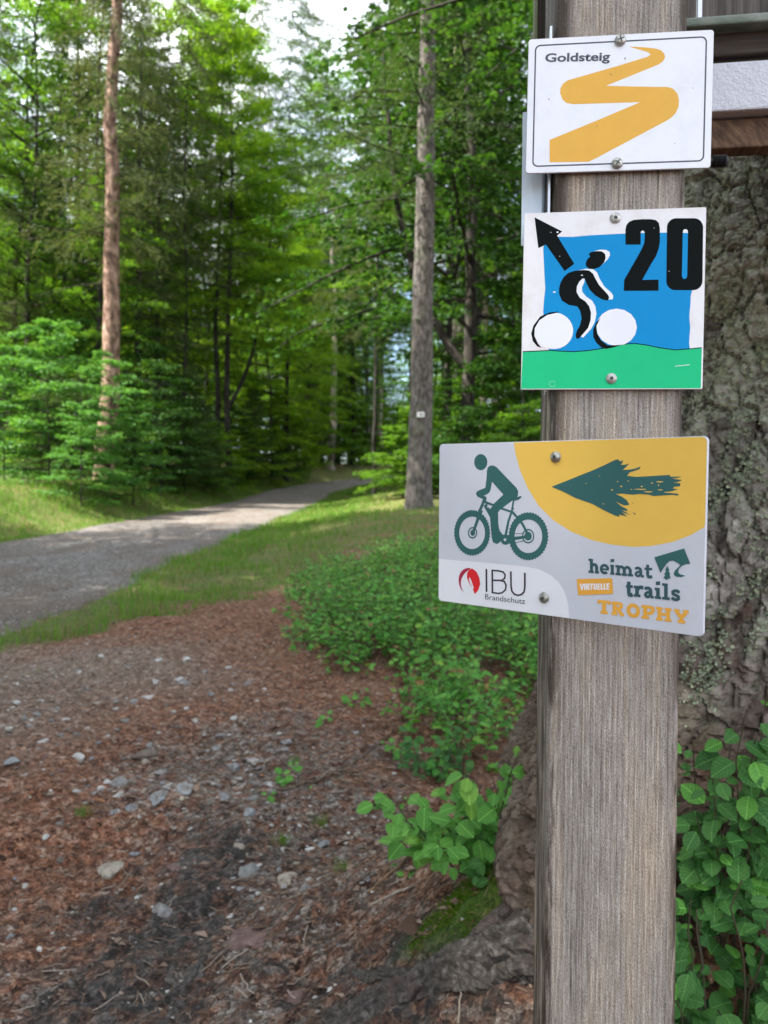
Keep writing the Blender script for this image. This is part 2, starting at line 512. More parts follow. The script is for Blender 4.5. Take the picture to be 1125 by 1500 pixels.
soil = ramp(nt, [(0.29, (0.024, 0.018, 0.015)), (0.45, (0.110, 0.083, 0.068)), (0.59, (0.24, 0.193, 0.160)), (0.76, (0.54, 0.49, 0.44))])
nt.links.new(fine, soil.inputs['Fac'])
dark = ramp(nt, [(0.28, (0.014, 0.012, 0.011)), (0.50, (0.050, 0.042, 0.037)), (0.70, (0.165, 0.14, 0.125))])
nt.links.new(fine, dark.inputs['Fac'])
pale = ramp(nt, [(0.28, (0.085, 0.062, 0.045)), (0.46, (0.20, 0.155, 0.118)), (0.70, (0.40, 0.34, 0.285))])
nt.links.new(fine, pale.inputs['Fac'])
patch = ramp(nt, [(0.44, (0, 0, 0)), (0.58, (1, 1, 1))]); nt.links.new(mid, patch.inputs['Fac'])
patchb = ramp(nt, [(0.40, (0, 0, 0)), (0.62, (1, 1, 1))]); nt.links.new(big, patchb.inputs['Fac'])
c = mixc(nt, math_n(nt, 'MULTIPLY', patch.outputs['Color'], 0.45), red.outputs['Color'], soil.outputs['Color'])
c = mixc(nt, math_n(nt, 'MULTIPLY', s1.outputs['Blue'], math_n(nt, 'ADD', 0.35, patch.outputs['Color']), True), c, soil.outputs['Color'])
c = mixc(nt, math_n(nt, 'MULTIPLY', a1.outputs['Alpha'], 0.75), c, pale.outputs['Color'])
c = mixc(nt, math_n(nt, 'MULTIPLY', s1.outputs['Green'], math_n(nt, 'ADD', 0.55, patch.outputs['Color']), True), c, dark.outputs['Color'])
gr = ramp(nt, [(0.35, (0.060, 0.085, 0.018)), (0.5, (0.10, 0.150, 0.026)), (0.66, (0.16, 0.145, 0.060))])
nt.links.new(mid, gr.inputs['Fac'])
c = mixc(nt, math_n(nt, 'MULTIPLY', s1.outputs['Red'], math_n(nt, 'ADD', 0.55, math_n(nt, 'MULTIPLY', patchb.outputs['Color'], 0.5)), True), c, gr.outputs['Color'])
fl = ramp(nt, [(0.3, (0.030, 0.022, 0.012)), (0.5, (0.05, 0.055, 0.018)), (0.7, (0.085, 0.07, 0.035))])
nt.links.new(mid, fl.inputs['Fac'])
c = mixc(nt, math_n(nt, 'MULTIPLY', s2.outputs['Red'], 0.85), c, fl.outputs['Color'])
mo = ramp(nt, [(0.35, (0.035, 0.080, 0.008)), (0.6, (0.090, 0.165, 0.018))]); nt.links.new(fine, mo.inputs['Fac'])
c = mixc(nt, s2.outputs['Green'], c, mo.outputs['Color'])
h = math_n(nt, 'ADD', fine, math_n(nt, 'MULTIPLY', mid, 1.5))
rgh = math_n(nt, 'SUBTRACT', 0.9, math_n(nt, 'MULTIPLY', s1.outputs['Green'], 0.22))
finish(nt, out, c, rgh, 0.25, h, 1.0, 0.02)
me.materials.append(m)
ground = add('ground', me, kind='structure')

# ------------------------------------------------------------------ forest road
ry = np.array(grow(-30, 120, 0.2, 1.004)); cols = 46
L_, R2_ = road_edges(ry)
T_ = np.linspace(0, 1, cols)
RX = L_[:, None] * (1 - T_) + R2_[:, None] * T_
RY = np.repeat(ry[:, None], cols, 1)
lip = 4 * T_ * (1 - T_)
RZ = gz(RX, RY) - 0.012 + (0.022 + 0.0006 * np.abs(RY)) * np.minimum(1, lip * 6) + 0.03 * lip - 0.018 * (np.exp(-((T_ - 0.28) / 0.1) ** 2) + np.exp(-((T_ - 0.72) / 0.1) ** 2))
I = np.arange(len(ry) - 1)[:, None] * cols + np.arange(cols - 1)[None]
me = np_mesh('forest_road', np.stack([RX, RY, RZ], -1).reshape(-1, 3), [np.stack([I, I + 1, I + cols + 1, I + cols], -1).reshape(-1, 4)], smooth=True)
m, nt, out = new_mat('road_gravel')
pos = N(nt, 'ShaderNodeNewGeometry').outputs['Position']
vo = N(nt, 'ShaderNodeTexVoronoi'); vo.inputs['Scale'].default_value = 38; nt.links.new(pos, vo.inputs['Vector'])
f1 = noise_n(nt, pos, 45, 5, 0.7); f2 = noise_n(nt, pos, 1.6, 5, 0.65, (1, 0.35, 1)); f3 = noise_n(nt, pos, 8, 4)
cr_ = ramp(nt, [(0.25, (0.040, 0.036, 0.032)), (0.5, (0.125, 0.112, 0.100)), (0.74, (0.33, 0.30, 0.275))])
nt.links.new(mixc(nt, 0.5, f1, vo.outputs['Color']), cr_.inputs['Fac'])
pb = ramp(nt, [(0.44, (0, 0, 0)), (0.60, (1, 1, 1))]); nt.links.new(f2, pb.inputs['Fac'])
br_ = ramp(nt, [(0.3, (0.052, 0.040, 0.031)), (0.7, (0.175, 0.132, 0.105))]); nt.links.new(f1, br_.inputs['Fac'])
c = mixc(nt, math_n(nt, 'MULTIPLY', pb.outputs['Color'], 0.75), cr_.outputs['Color'], br_.outputs['Color'])
finish(nt, out, c, 0.9, 0.2, math_n(nt, 'ADD', f1, vo.outputs['Distance']), 0.7, 0.015)
me.materials.append(m)
road = add('forest_road', me, kind='structure')
road_gravel_mat = m

# ------------------------------------------------------------------ the old spruce beside the post
def cells(u, v):
    """Nearest-two distances and a random value of a jittered cell pattern."""
    ui = np.floor(u).astype(int); vi = np.floor(v).astype(int)
    f1 = np.full(u.shape, 9.0); f2 = np.full(u.shape, 9.0); rv = np.zeros(u.shape)
    for du in (-1, 0, 1):
        for dv in (-1, 0, 1):
            a = ui + du; b = vi + dv
            jx = _TAB[a & 255, b & 255]; jy = _TAB[(a + 91) & 255, (b + 37) & 255]
            d = np.hypot(a + jx - u, b + jy - v)
            closer = d < f1
            f2 = np.where(closer, f1, np.minimum(f2, d))
            rv = np.where(closer, _TAB[(a + 13) & 255, (b + 171) & 255], rv)
            f1 = np.where(closer, d, f1)
    return f1, f2, rv


def spruce_r(th, z):
    lobe = 0.55 + 0.45 * np.clip(np.cos(th - R_(178)), 0, 1) ** 1.5 + 0.22 * np.cos(th * 5 + 0.7) * sm((1.3 - z) / 0.8)
    return 0.335 * (1 - 0.022 * np.clip(z - 0.7, 0, 40)) + 0.24 * lobe * np.exp(-(np.clip(z, 0.55, 40) - 0.65) / 0.6)


def bark_disp(th, z, u):
    w = fbm(u * 9, z * 7, 3) * 0.6
    f1, f2, rv = cells(u / 0.034 + w, z / 0.088 + w * 0.8)
    p = sm((f2 - f1) / 0.11) * (0.25 + 1.1 * rv)
    g1, g2, rv2 = cells(u / 0.017 + 3 + w, z / 0.021 + w)
    q = sm((g2 - g1) / 0.35) * (0.3 + rv2)
    fis = sm((0.10 - np.abs(fbm(u * 7 + 3, z * 1.3, 3))) / 0.10)
    return 0.011 * p + 0.007 * q + 0.005 * fbm(u * 5, z * 4, 4) + 0.006 * fbm(u * 70, z * 60, 2) - 0.015 * fis


nth = 400
zs = np.concatenate([np.arange(0.2, 1.85, 0.0048), grow(1.86, 19, 0.03, 1.12)])
th = np.linspace(0, 2 * np.pi, nth, endpoint=False)
# denser on the side that faces the trail
th = th - 0.55 * np.sin(th - R_(215)) * 0.8
TH, ZZ = np.meshgrid(th, zs)
RR = spruce_r(TH, ZZ)
U_ = TH * 0.36
seam = 0.5 - 0.5 * np.cos(np.clip((TH - TH[:, :1]) / 0.35, 0, 1) * np.pi)
RR = np.maximum(RR, 0.03) + bark_disp(TH, ZZ, U_) * np.clip(RR / 0.3, 0.2, 1)
SV = np.stack([TREE_C[0] + RR * np.cos(TH), TREE_C[1] + RR * np.sin(TH), ZZ], -1)
I = np.arange(len(zs) - 1)[:, None] * nth + np.arange(nth)[None]
J = np.arange(len(zs) - 1)[:, None] * nth + (np.arange(nth)[None] + 1) % nth
me = np_mesh('old_trunk', SV.reshape(-1, 3), [np.stack([I, J, J + nth, I + nth], -1).reshape(-1, 4)], smooth=False)
fw_ = fbm(U_ * 9, ZZ * 7, 3) * 0.6
f1_, f2_, rv_ = cells(U_ / 0.034 + fw_, ZZ / 0.088 + fw_ * 0.8)
g1_, g2_, rq_ = cells(U_ / 0.017 + 3 + fw_, ZZ / 0.021 + fw_)
li_ = sm((fbm(U_ * 4.2 + 2, ZZ * 4.2, 4) + 0.25 * rv_ - 0.27) / 0.12)
at_ = me.color_attributes.new('plates', 'FLOAT_COLOR', 'POINT')
at_.data.foreach_set('color', np.stack([rv_, rq_, li_, li_ * 0 + 1], -1).astype(np.float32).ravel())
m, nt, out = new_mat('old_spruce_bark')
pos = N(nt, 'ShaderNodeNewGeometry').outputs['Position']
f1 = noise_n(nt, pos, 55, 6, 0.7, (1, 1, 0.7)); f2 = noise_n(nt, pos, 11, 5, 0.65); f3 = noise_n(nt, pos, 5.0, 5, 0.7); f4 = noise_n(nt, pos, 160, 3)
r1 = ramp(nt, [(0.30, (0.030, 0.024, 0.020)), (0.43, (0.125, 0.110, 0.096)), (0.57, (0.245, 0.222, 0.200)), (0.76, (0.42, 0.385, 0.355))])
pl_ = N(nt, 'ShaderNodeVertexColor', layer_name='plates'); ps_ = N(nt, 'ShaderNodeSeparateColor'); nt.links.new(pl_.outputs['Color'], ps_.inputs[0])
fp_ = math_n(nt, 'ADD', math_n(nt, 'MULTIPLY', f1, 0.62), math_n(nt, 'ADD', math_n(nt, 'MULTIPLY', ps_.outputs['Red'], 0.18), math_n(nt, 'MULTIPLY', ps_.outputs['Green'], 0.22)))
nt.links.new(fp_, r1.inputs['Fac'])
rr_ = ramp(nt, [(0.56, (0, 0, 0)), (0.66, (1, 1, 1))]); nt.links.new(f2, rr_.inputs['Fac'])
c = mixc(nt, math_n(nt, 'MULTIPLY', rr_.outputs['Color'], 0.55), r1.outputs['Color'], (0.11, 0.060, 0.045))
lr = ramp(nt, [(0.50, (0, 0, 0)), (0.60, (1, 1, 1))]); nt.links.new(f3, lr.inputs['Fac'])
lf = ramp(nt, [(0.42, (0, 0, 0)), (0.55, (1, 1, 1))]); nt.links.new(f4, lf.inputs['Fac'])
lm = math_n(nt, 'MULTIPLY', math_n(nt, 'MAXIMUM', ps_.outputs['Blue'], math_n(nt, 'MULTIPLY', lr.outputs['Color'], 0.6)), math_n(nt, 'MULTIPLY', lf.outputs['Color'], 0.85))
c = mixc(nt, lm, c, mixc(nt, f4, (0.17, 0.21, 0.125), (0.42, 0.46, 0.34)))
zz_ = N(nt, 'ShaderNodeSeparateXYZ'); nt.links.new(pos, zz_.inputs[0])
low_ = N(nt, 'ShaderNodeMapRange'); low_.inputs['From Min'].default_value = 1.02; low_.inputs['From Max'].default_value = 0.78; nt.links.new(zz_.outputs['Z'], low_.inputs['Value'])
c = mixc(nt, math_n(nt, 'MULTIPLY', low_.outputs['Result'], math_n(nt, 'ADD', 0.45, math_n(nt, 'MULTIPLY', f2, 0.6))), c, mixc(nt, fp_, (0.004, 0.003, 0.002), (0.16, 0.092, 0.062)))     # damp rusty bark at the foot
finish(nt, out, c, 0.92, 0.15, math_n(nt, 'ADD', f1, f4), 0.6, 0.006)
me.materials.append(m)
OLD_BARK = m
old_spruce = add('spruce_tree', None, loc=(0, 0, 0), label='huge old spruce with flaking lichened bark right behind the sign post', category='tree')
add('trunk', me, old_spruce)

# roots creeping from its foot towards the trail
m, nt, out = new_mat('root_bark')
pos = N(nt, 'ShaderNodeNewGeometry').outputs['Position']
f1 = noise_n(nt, pos, 70, 6, 0.75); f2 = noise_n(nt, pos, 14, 4, 0.6)
r1 = ramp(nt, [(0.30, (0.014, 0.012, 0.011)), (0.5, (0.055, 0.047, 0.041)), (0.70, (0.17, 0.15, 0.135))]); nt.links.new(f1, r1.inputs['Fac'])
rr_ = ramp(nt, [(0.52, (0, 0, 0)), (0.62, (1, 1, 1))]); nt.links.new(f2, rr_.inputs['Fac'])
c = mixc(nt, math_n(nt, 'MULTIPLY', rr_.outputs['Color'], 0.45), r1.outputs['Color'], (0.10, 0.062, 0.056))
finish(nt, out, c, 0.72, 0.3, math_n(nt, 'ADD', f1, f2), 0.7, 0.006)
ROOT = m


def root(pxs, rads, lift):
    P = np.array([hit(*p) for p in pxs])
    t = np.linspace(0, 1, len(P)); tt = np.linspace(0, 1, 150)
    Q = np.stack([np.interp(tt, t, P[:, i]) for i in range(3)], -1)
    for _ in range(4):
        Q[1:-1] = (Q[:-2] + Q[1:-1] * 2 + Q[2:]) / 4
    rad = np.interp(tt, np.linspace(0, 1, len(rads)), rads)
    Q[:, 2] = gz(Q[:, 0], Q[:, 1]) + lift * rad
    Q[:, 0] += 0.012 * fbm(tt * 9 + rads[0] * 77, 2.0 + tt * 0, 2)
    V, F = tube(Q, rad, 48)
    nrm = V.reshape(150, 48, 3) - Q[:, None]
    a = np.arange(48) / 48 * 8
    d = 0.16 * fbm(np.repeat(tt[:, None], 48, 1) * 6, np.abs(a[None] - 4) * 1.3 + rads[0] * 50, 3) + 0.30 * fbm(np.repeat(tt[:, None], 48, 1) * 7, np.abs(a[None] - 4) * 4.5, 3)
    TT_ = np.repeat(tt[:, None], 48, 1); AA_ = np.repeat(np.abs(a[None] - 4), 150, 0)
    e1, e2, er = cells(TT_ * 34 + fbm(TT_ * 20, AA_ * 2, 2), AA_ * 2.6)
    d = d + 0.07 * sm((e2 - e1) / 0.2) * (0.3 + er) + 0.10 * fbm(TT_ * 60, AA_ * 9, 3)
    V = (Q[:, None] + nrm * (1 + 1.0 * d)[..., None]).reshape(-1, 3)
    return np_mesh('root', V, [F], [ROOT], False)


for pxs, rads, lift in [
        ([(850, 1330), (800, 1375), (720, 1405), (630, 1440), (540, 1480), (430, 1545)], [0.070, 0.058, 0.044, 0.034, 0.022], -0.25),
        ([(840, 1285), (790, 1325), (730, 1372), (670, 1415), (600, 1440), (520, 1430)], [0.045, 0.034, 0.027, 0.021, 0.012], 0.0),
        ([(330, 1350), (290, 1430), (250, 1500), (230, 1570)], [0.012, 0.03, 0.036, 0.04], -0.75)]:
    add('root', root(pxs, rads, lift), old_spruce)

# lichen: crusty flakes on the bark
rng = np.random.RandomState(11)
lg = Geo()
centres = [(1062, 640, .05), (1075, 690, .05), (1088, 735, .05), (1050, 705, .035), (1040, 775, .04), (1058, 830, .05), (1085, 860, .045), (1090, 880, .03),
           (1035, 950, .045), (1045, 985, .04), (1020, 965, .03), (1028, 1020, .03), (1060, 1000, .03), (1032, 285, .04), (1025, 320, .03), (1085, 250, .035),
           (1052, 545, .03), (1088, 540, .04), (1080, 470, .03), (1110, 520, .03), (1060, 420, .03), (1105, 900, .03), (1040, 870, .03), (1115, 660, .03), (1080, 590, .03)]
for px, py, sp in centres:
    dx, dz = (px - 562.5) / FPX, -(py - 750) / FPX
    Y = np.linspace(0.9, 1.7, 400)
    k = np.argmax(np.hypot(dx * Y - TREE_C[0], Y - TREE_C[1]) < spruce_r(np.arctan2(Y - TREE_C[1], dx * Y - TREE_C[0]), CAM_Z + dz * Y) + 0.012)
    t0 = math.atan2(Y[k] - TREE_C[1], dx * Y[k] - TREE_C[0]) % (2 * math.pi); z0 = CAM_Z + dz * Y[k]
    n = int(2600 * sp)
    for _ in range(n):
        t = t0 + rng.normal(0, sp * 0.55) / 0.36; z = z0 + rng.normal(0, sp * 0.75)
        if float(fbm(np.array(t * 36.0 * .36), np.array(z * 36.0), 3)) < 0.06:
            continue
        tm = th[0] + (t - th[0]) % (2 * np.pi)
        r0 = float(spruce_r(tm, z) + bark_disp(np.array([tm]), np.array([z]), np.array([tm * 0.36]))[0])
        s = rng.uniform(0.0015, 0.0040)
        nrm = np.array([math.cos(t), math.sin(t), 0]); tan = np.array([-math.sin(t), math.cos(t), 0]); up = np.array([0, 0, 1.])
        c0 = np.array([TREE_C[0], TREE_C[1], z]) + nrm * (r0 + 0.001)
        aa = np.linspace(0, 2 * np.pi, 6, endpoint=False) + rng.rand()
        rad = s * rng.uniform(0.6, 1.3, 6)
        ring = c0 + (np.cos(aa) * rad)[:, None] * tan + (np.sin(aa) * rad)[:, None] * up + nrm * rng.uniform(0.0, 0.006, 6)[:, None]
        lg.put(np.concatenate([ring, [c0 + nrm * 0.0015]]), [[i, (i + 1) % 6, 6] for i in range(6)])
lich = leaf_mat('lichen', (0.20, 0.235, 0.165), (0.30, 0.345, 0.25), (0.38, 0.41, 0.27), 0.05, 0.9, 0.1, 1, 1)
add('lichen', lg.mesh('lichen', [lich]), old_spruce, kind='stuff')

# ------------------------------------------------------------------ artwork of the three signs: outlines on each panel, in units of 0.02 mm
ART = {
    'gold': [
        ('border_line', 'slate', [[3324,2230,3314,2300,3256,2278,3265,2225],[3314,2300,3282,2362,3232,2325,3256,2278],[3282,2362,3232,2412,3194,2363,3232,2325],[3232,2412,3169,2444,3147,2387,3194,2363],[3169,2444,3100,2455,3094,2395,3147,2387],[3100,2455,-3100,2455,-3094,2395,3094,2395],[-3100,2455,-3169,2444,-3147,2387,-3094,2395],[-3169,2444,-3232,2412,-3194,2363,-3147,2387],[-3232,2412,-3282,2362,-3232,2325,-3194,2363],[-3282,2362,-3314,2300,-3256,2278,-3232,2325],[-3314,2300,-3324,2230,-3265,2225,-3256,2278],[-3324,2230,-3324,-2230,-3265,-2225,-3265,2225],[-3324,-2230,-3314,-2300,-3256,-2278,-3265,-2225],[-3314,-2300,-3282,-2362,-3232,-2325,-3256,-2278],[-3282,-2362,-3232,-2412,-3194,-2363,-3232,-2325],[-3232,-2412,-3169,-2444,-3147,-2387,-3194,-2363],[-3169,-2444,-3100,-2455,-3094,-2395,-3147,-2387],[-3100,-2455,3100,-2455,3094,-2395,-3094,-2395],[3100,-2455,3169,-2444,3147,-2387,3094,-2395],[3169,-2444,3232,-2412,3194,-2363,3147,-2387],[3232,-2412,3282,-2362,3232,-2325,3194,-2363],[3282,-2362,3314,-2300,3256,-2278,3232,-2325],[3314,-2300,3324,-2230,3265,-2225,3256,-2278],[3324,-2230,3324,2230,3265,2225,3265,-2225]]),
        ('trail_emblem', 'gold', [[338,2205,933,2138,1370,2070,1588,1987,1722,1837,1751,1701,1676,1552,1514,1435,-488,685,1492,548,1857,532,2083,450,2252,246,2318,-8,2307,-258,2209,-504,2040,-685,1870,-794,-811,-2180,-1118,-2315,-2636,-2282,-2657,-1386,-889,-710,835,-24,-596,-6,-1750,7,-2018,64,-2183,217,-2278,449,-2274,668,-2180,845,-1995,973,-1596,1072,-188,1420,1072,1754,1193,1828,1112,1931,760,2057]]),
        ('blemish', 'dark', [[239,1733,234,1695,218,1680,202,1696,195,1735,200,1773,215,1788,232,1772],[-296,1128,-304,1109,-322,1102,-341,1111,-349,1130,-342,1149,-323,1156,-304,1148],[-2694,249,-2702,230,-2721,222,-2740,232,-2748,252,-2741,270,-2722,278,-2703,268],[2850,442,2845,429,2833,424,2820,430,2816,443,2820,456,2832,460,2844,454],[2220,-1704,2215,-1716,2203,-1721,2191,-1715,2186,-1702,2190,-1690,2202,-1685,2214,-1690],[-805,-912,-810,-925,-822,-930,-835,-924,-840,-911,-836,-898,-823,-894,-810,-899]]),
    ],
    'gold_text': [[-58.18,35.11],[-7.41,33.65],[-58.34,42.05]],
    'twenty': [
        ('blue_field', 'blue', [[-2653,2544,-2120,2572,-1602,2550,-868,2594,150,2615,1160,2620,2161,2604,3118,2588,3136,1718,3057,392,2992,98,2992,-196,2969,-492,2961,-786,3004,-1156,2982,-1452,2974,-1747,3008,-2013,2470,-2052,1970,-1980,1396,-1863,818,-1790,241,-1836,-338,-1957,-921,-2042,-1434,-2074,-2398,-2005,-2630,-1532,-2662,-698,-2683,-394,-2662,22,-2620,514,-2669,1120,-2702,1652,-2734,2107]]),
        ('green_field', 'green', [[-3465,-2032,-2918,-2014,-2398,-1990,-2026,-2024,-1435,-2052,-922,-2019,-338,-1934,240,-1814,674,-1758,962,-1754,1395,-1826,1898,-1935,2470,-2023,2964,-1983,3451,-1944,3448,-3529,-3502,-3532]]),
        ('horizon_line', 'black', [[-3464,-2051,-2918,-2034,-2398,-2008,-2027,-2042,-1434,-2070,-919,-2038,-335,-1953,244,-1832,676,-1777,962,-1773,1392,-1844,1895,-1954,2470,-2041,2966,-2002,3452,-1962,3448,-1926,2962,-1965,2470,-2004,1900,-1917,1398,-1808,963,-1736,672,-1740,237,-1795,-342,-1916,-924,-2000,-1436,-2033,-2026,-2005,-2398,-1970,-2920,-1995,-3466,-2013]]),
        ('bicycle_wheel', 'white', [[-1492,-1295,-1526,-1456,-1596,-1602,-1702,-1730,-1831,-1830,-1986,-1901,-2149,-1935,-2322,-1934,-2488,-1895,-2646,-1822,-2781,-1718,-2892,-1586,-2969,-1438,-3012,-1275,-3014,-1112,-2979,-949,-2908,-804,-2802,-674,-2672,-575,-2516,-506,-2352,-472,-2178,-475,-2014,-514,-1856,-588,-1723,-692,-1612,-824,-1536,-970,-1495,-1133],[978,-1106,924,-1388,760,-1625,511,-1782,212,-1836,-89,-1776,-348,-1612,-524,-1369,-590,-1084,-535,-800,-369,-562,-117,-405,182,-354,482,-416,739,-580,912,-822]]),
        ('wheel_shadow', 'black', [[-2074,-435,-2429,-460,-2798,-620,-3059,-980,-3142,-1298,-3076,-1603,-2900,-1818,-2720,-1888,-2873,-1696,-3014,-1398,-3004,-1088,-2824,-772,-2516,-564,-2095,-472],[-436,-710,-600,-896,-712,-1180,-698,-1480,-576,-1707,-376,-1897,-192,-1958,134,-1887,443,-1793,132,-1812,-137,-1810,-396,-1611,-556,-1317,-583,-1031]]),
        ('rider_highlight', 'white', [[-1156,896,-1083,872,-1094,706,-1178,520,-1160,332,-1002,140,-779,-14,-643,-242,-593,-543,-652,-880,-792,-1156,-972,-1356,-1094,-1490,-1182,-1459,-1114,-1174,-946,-801,-990,-424,-1106,-120,-1371,223,-1400,563,-1272,786],[-1368,1194,-1024,1262,-754,1232,-604,1108,-497,843,-316,540,-20,271,41,158,22,16,-160,12,-237,238,-534,544,-763,999,-986,1170],[-710,1966,-492,2006,-272,1992,-133,1906,-116,1770,-206,1608,-407,1411,-637,1266,-771,1375]]),
        ('rider', 'black', [[-2078,502,-2023,728,-1902,951,-1720,1113,-1464,1190,-1134,1212,-914,1184,-764,1060,-650,832,-522,604,-328,390,-178,222,-110,100,-158,-34,-378,16,-636,171,-861,401,-990,644,-1075,856,-1164,874,-1286,748,-1378,562,-1388,336,-1258,108,-1035,-46,-885,-238,-806,-502,-814,-802,-904,-1102,-1082,-1325,-1262,-1534,-1358,-1532,-1390,-1396,-1342,-1208,-1236,-1022,-1168,-722,-1233,-420,-1340,-244,-1694,-170,-1957,8,-2073,275],[-948,1845,-855,1918,-636,1957,-432,1936,-306,1828,-280,1662,-350,1477,-514,1308,-732,1239,-914,1251,-1042,1367,-1052,1495,-996,1644,-880,1739]]),
        ('arrow', 'black', [[-3102,3384,-1998,2780,-2194,2620,-1499,1469,-1870,1184,-2632,2270,-2928,2136]]),
        ('number', 'black', [[470,2180,458,2762,491,2948,590,3078,754,3148,1077,3166,1436,3154,1616,3110,1726,2996,1773,2794,1784,2238,1746,1979,1645,1685,1472,1392,1300,1062,1141,761,1764,762,1773,324,443,344,449,776,650,1152,894,1594,1101,1997,1190,2218,1206,2515,1195,2664,1115,2726,1044,2668,1054,2162],[3420,664,3409,574,3376,488,3323,416,3253,362,3172,328,3084,318,2405,332,2316,346,2234,384,2162,442,2108,516,2072,603,2060,696,2041,2815,2052,2906,2085,2991,2139,3063,2209,3117,2291,3150,2379,3158,3059,3136,3146,3120,3228,3082,3299,3024,3353,2948,3388,2862,3401,2770]]),
        ('number_gap', 'blue', [[2644,2574,2836,2568,2842,870,2794,768,2696,770,2644,874]]),
        ('number_gap_tip', 'white', [[2644,2574,2650,2662,2691,2712,2783,2710,2826,2656,2836,2568]]),
        ('chip', 'white', [[-2200,354,-2218,332,-2259,324,-2302,334,-2319,356,-2302,377,-2260,385,-2218,375],[-1144,1001,-1156,986,-1188,980,-1219,987,-1232,1003,-1220,1019,-1188,1024,-1158,1018],[-2138,2754,-2150,2734,-2182,2726,-2214,2736,-2227,2758,-2214,2778,-2183,2786,-2152,2776],[-2420,2756,-2426,2746,-2442,2742,-2458,2746,-2464,2758,-2458,2768,-2442,2772,-2426,2767],[-2059,1786,-2063,1775,-2074,1771,-2084,1776,-2088,1786,-2084,1797,-2074,1801,-2064,1796],[1565,2800,1561,2790,1551,2786,1541,2791,1536,2802,1540,2812,1550,2816,1560,2812],[2171,1078,2167,1068,2157,1064,2147,1068,2142,1078,2146,1089,2156,1093,2166,1088],[2454,-2652,3012,-2596,3013,-2619,2454,-2674]]),
        ('filled_hole', 'greenlight', [[-2162,-3374,-2187,-3410,-2224,-3433,-2268,-3440,-2312,-3430,-2348,-3406,-2369,-3372,-2373,-3334,-2360,-3298,-2331,-3269,-2290,-3253,-2245,-3254,-2204,-3270,-2171,-3303,-2146,-3276,-2184,-3238,-2238,-3216,-2298,-3216,-2352,-3236,-2392,-3276,-2411,-3329,-2404,-3384,-2374,-3433,-2326,-3466,-2268,-3478,-2210,-3469,-2161,-3439,-2132,-3396]]),
    ],
    'heimat': [
        ('yellow_field', 'yellow', [[-1980,3481,-1965,3470,-1871,2985,-1651,2340,-1272,1596,-780,918,-123,363,684,-66,1570,-352,2421,-481,3238,-508,3928,-426,4686,-238,5324,48,5783,346,5797,523,5797,3306,5747,3431,5622,3481]]),
        ('white_field', 'white', [[-5797,-1626,-5768,-1621,-3468,-1596,-1411,-1610,-682,-1668,-206,-1839,170,-2098,440,-2456,606,-2905,660,-3416,664,-3481,-5622,-3481,-5747,-3431,-5797,-3306]]),
        ('cyclist', 'teal', [[-3256,2686,-3264,2610,-3287,2538,-3326,2473,-3378,2419,-3442,2378,-3513,2353,-3588,2344,-3664,2354,-3735,2379,-3801,2420,-3856,2476,-3897,2542,-3924,2615,-3933,2692,-3925,2769,-3901,2842,-3860,2908,-3807,2961,-3743,3002,-3671,3026,-3596,3033,-3520,3024,-3449,2997,-3385,2955,-3332,2900,-3290,2834,-3265,2762],[-3274,2334,-3230,2464,-3105,2545,-2934,2539,-2791,2472,-1810,1614,-1727,1474,-1741,1301,-1805,1192,-2022,1074,-2378,837,-2628,653,-2694,570,-2677,110,-2604,-270,-2538,-602,-2610,-702,-2751,-768,-2940,-702,-3005,-484,-3062,-3,-3108,478,-3179,612,-3026,770,-2914,928,-2446,1326,-3011,1854,-3081,1516,-3137,1404,-3274,1315,-3424,1259,-3320,1227,-3266,1160,-3329,1091,-3551,1144,-3757,1214,-3829,1334,-3777,1442,-3614,1508,-3352,1594,-3288,2020]]),
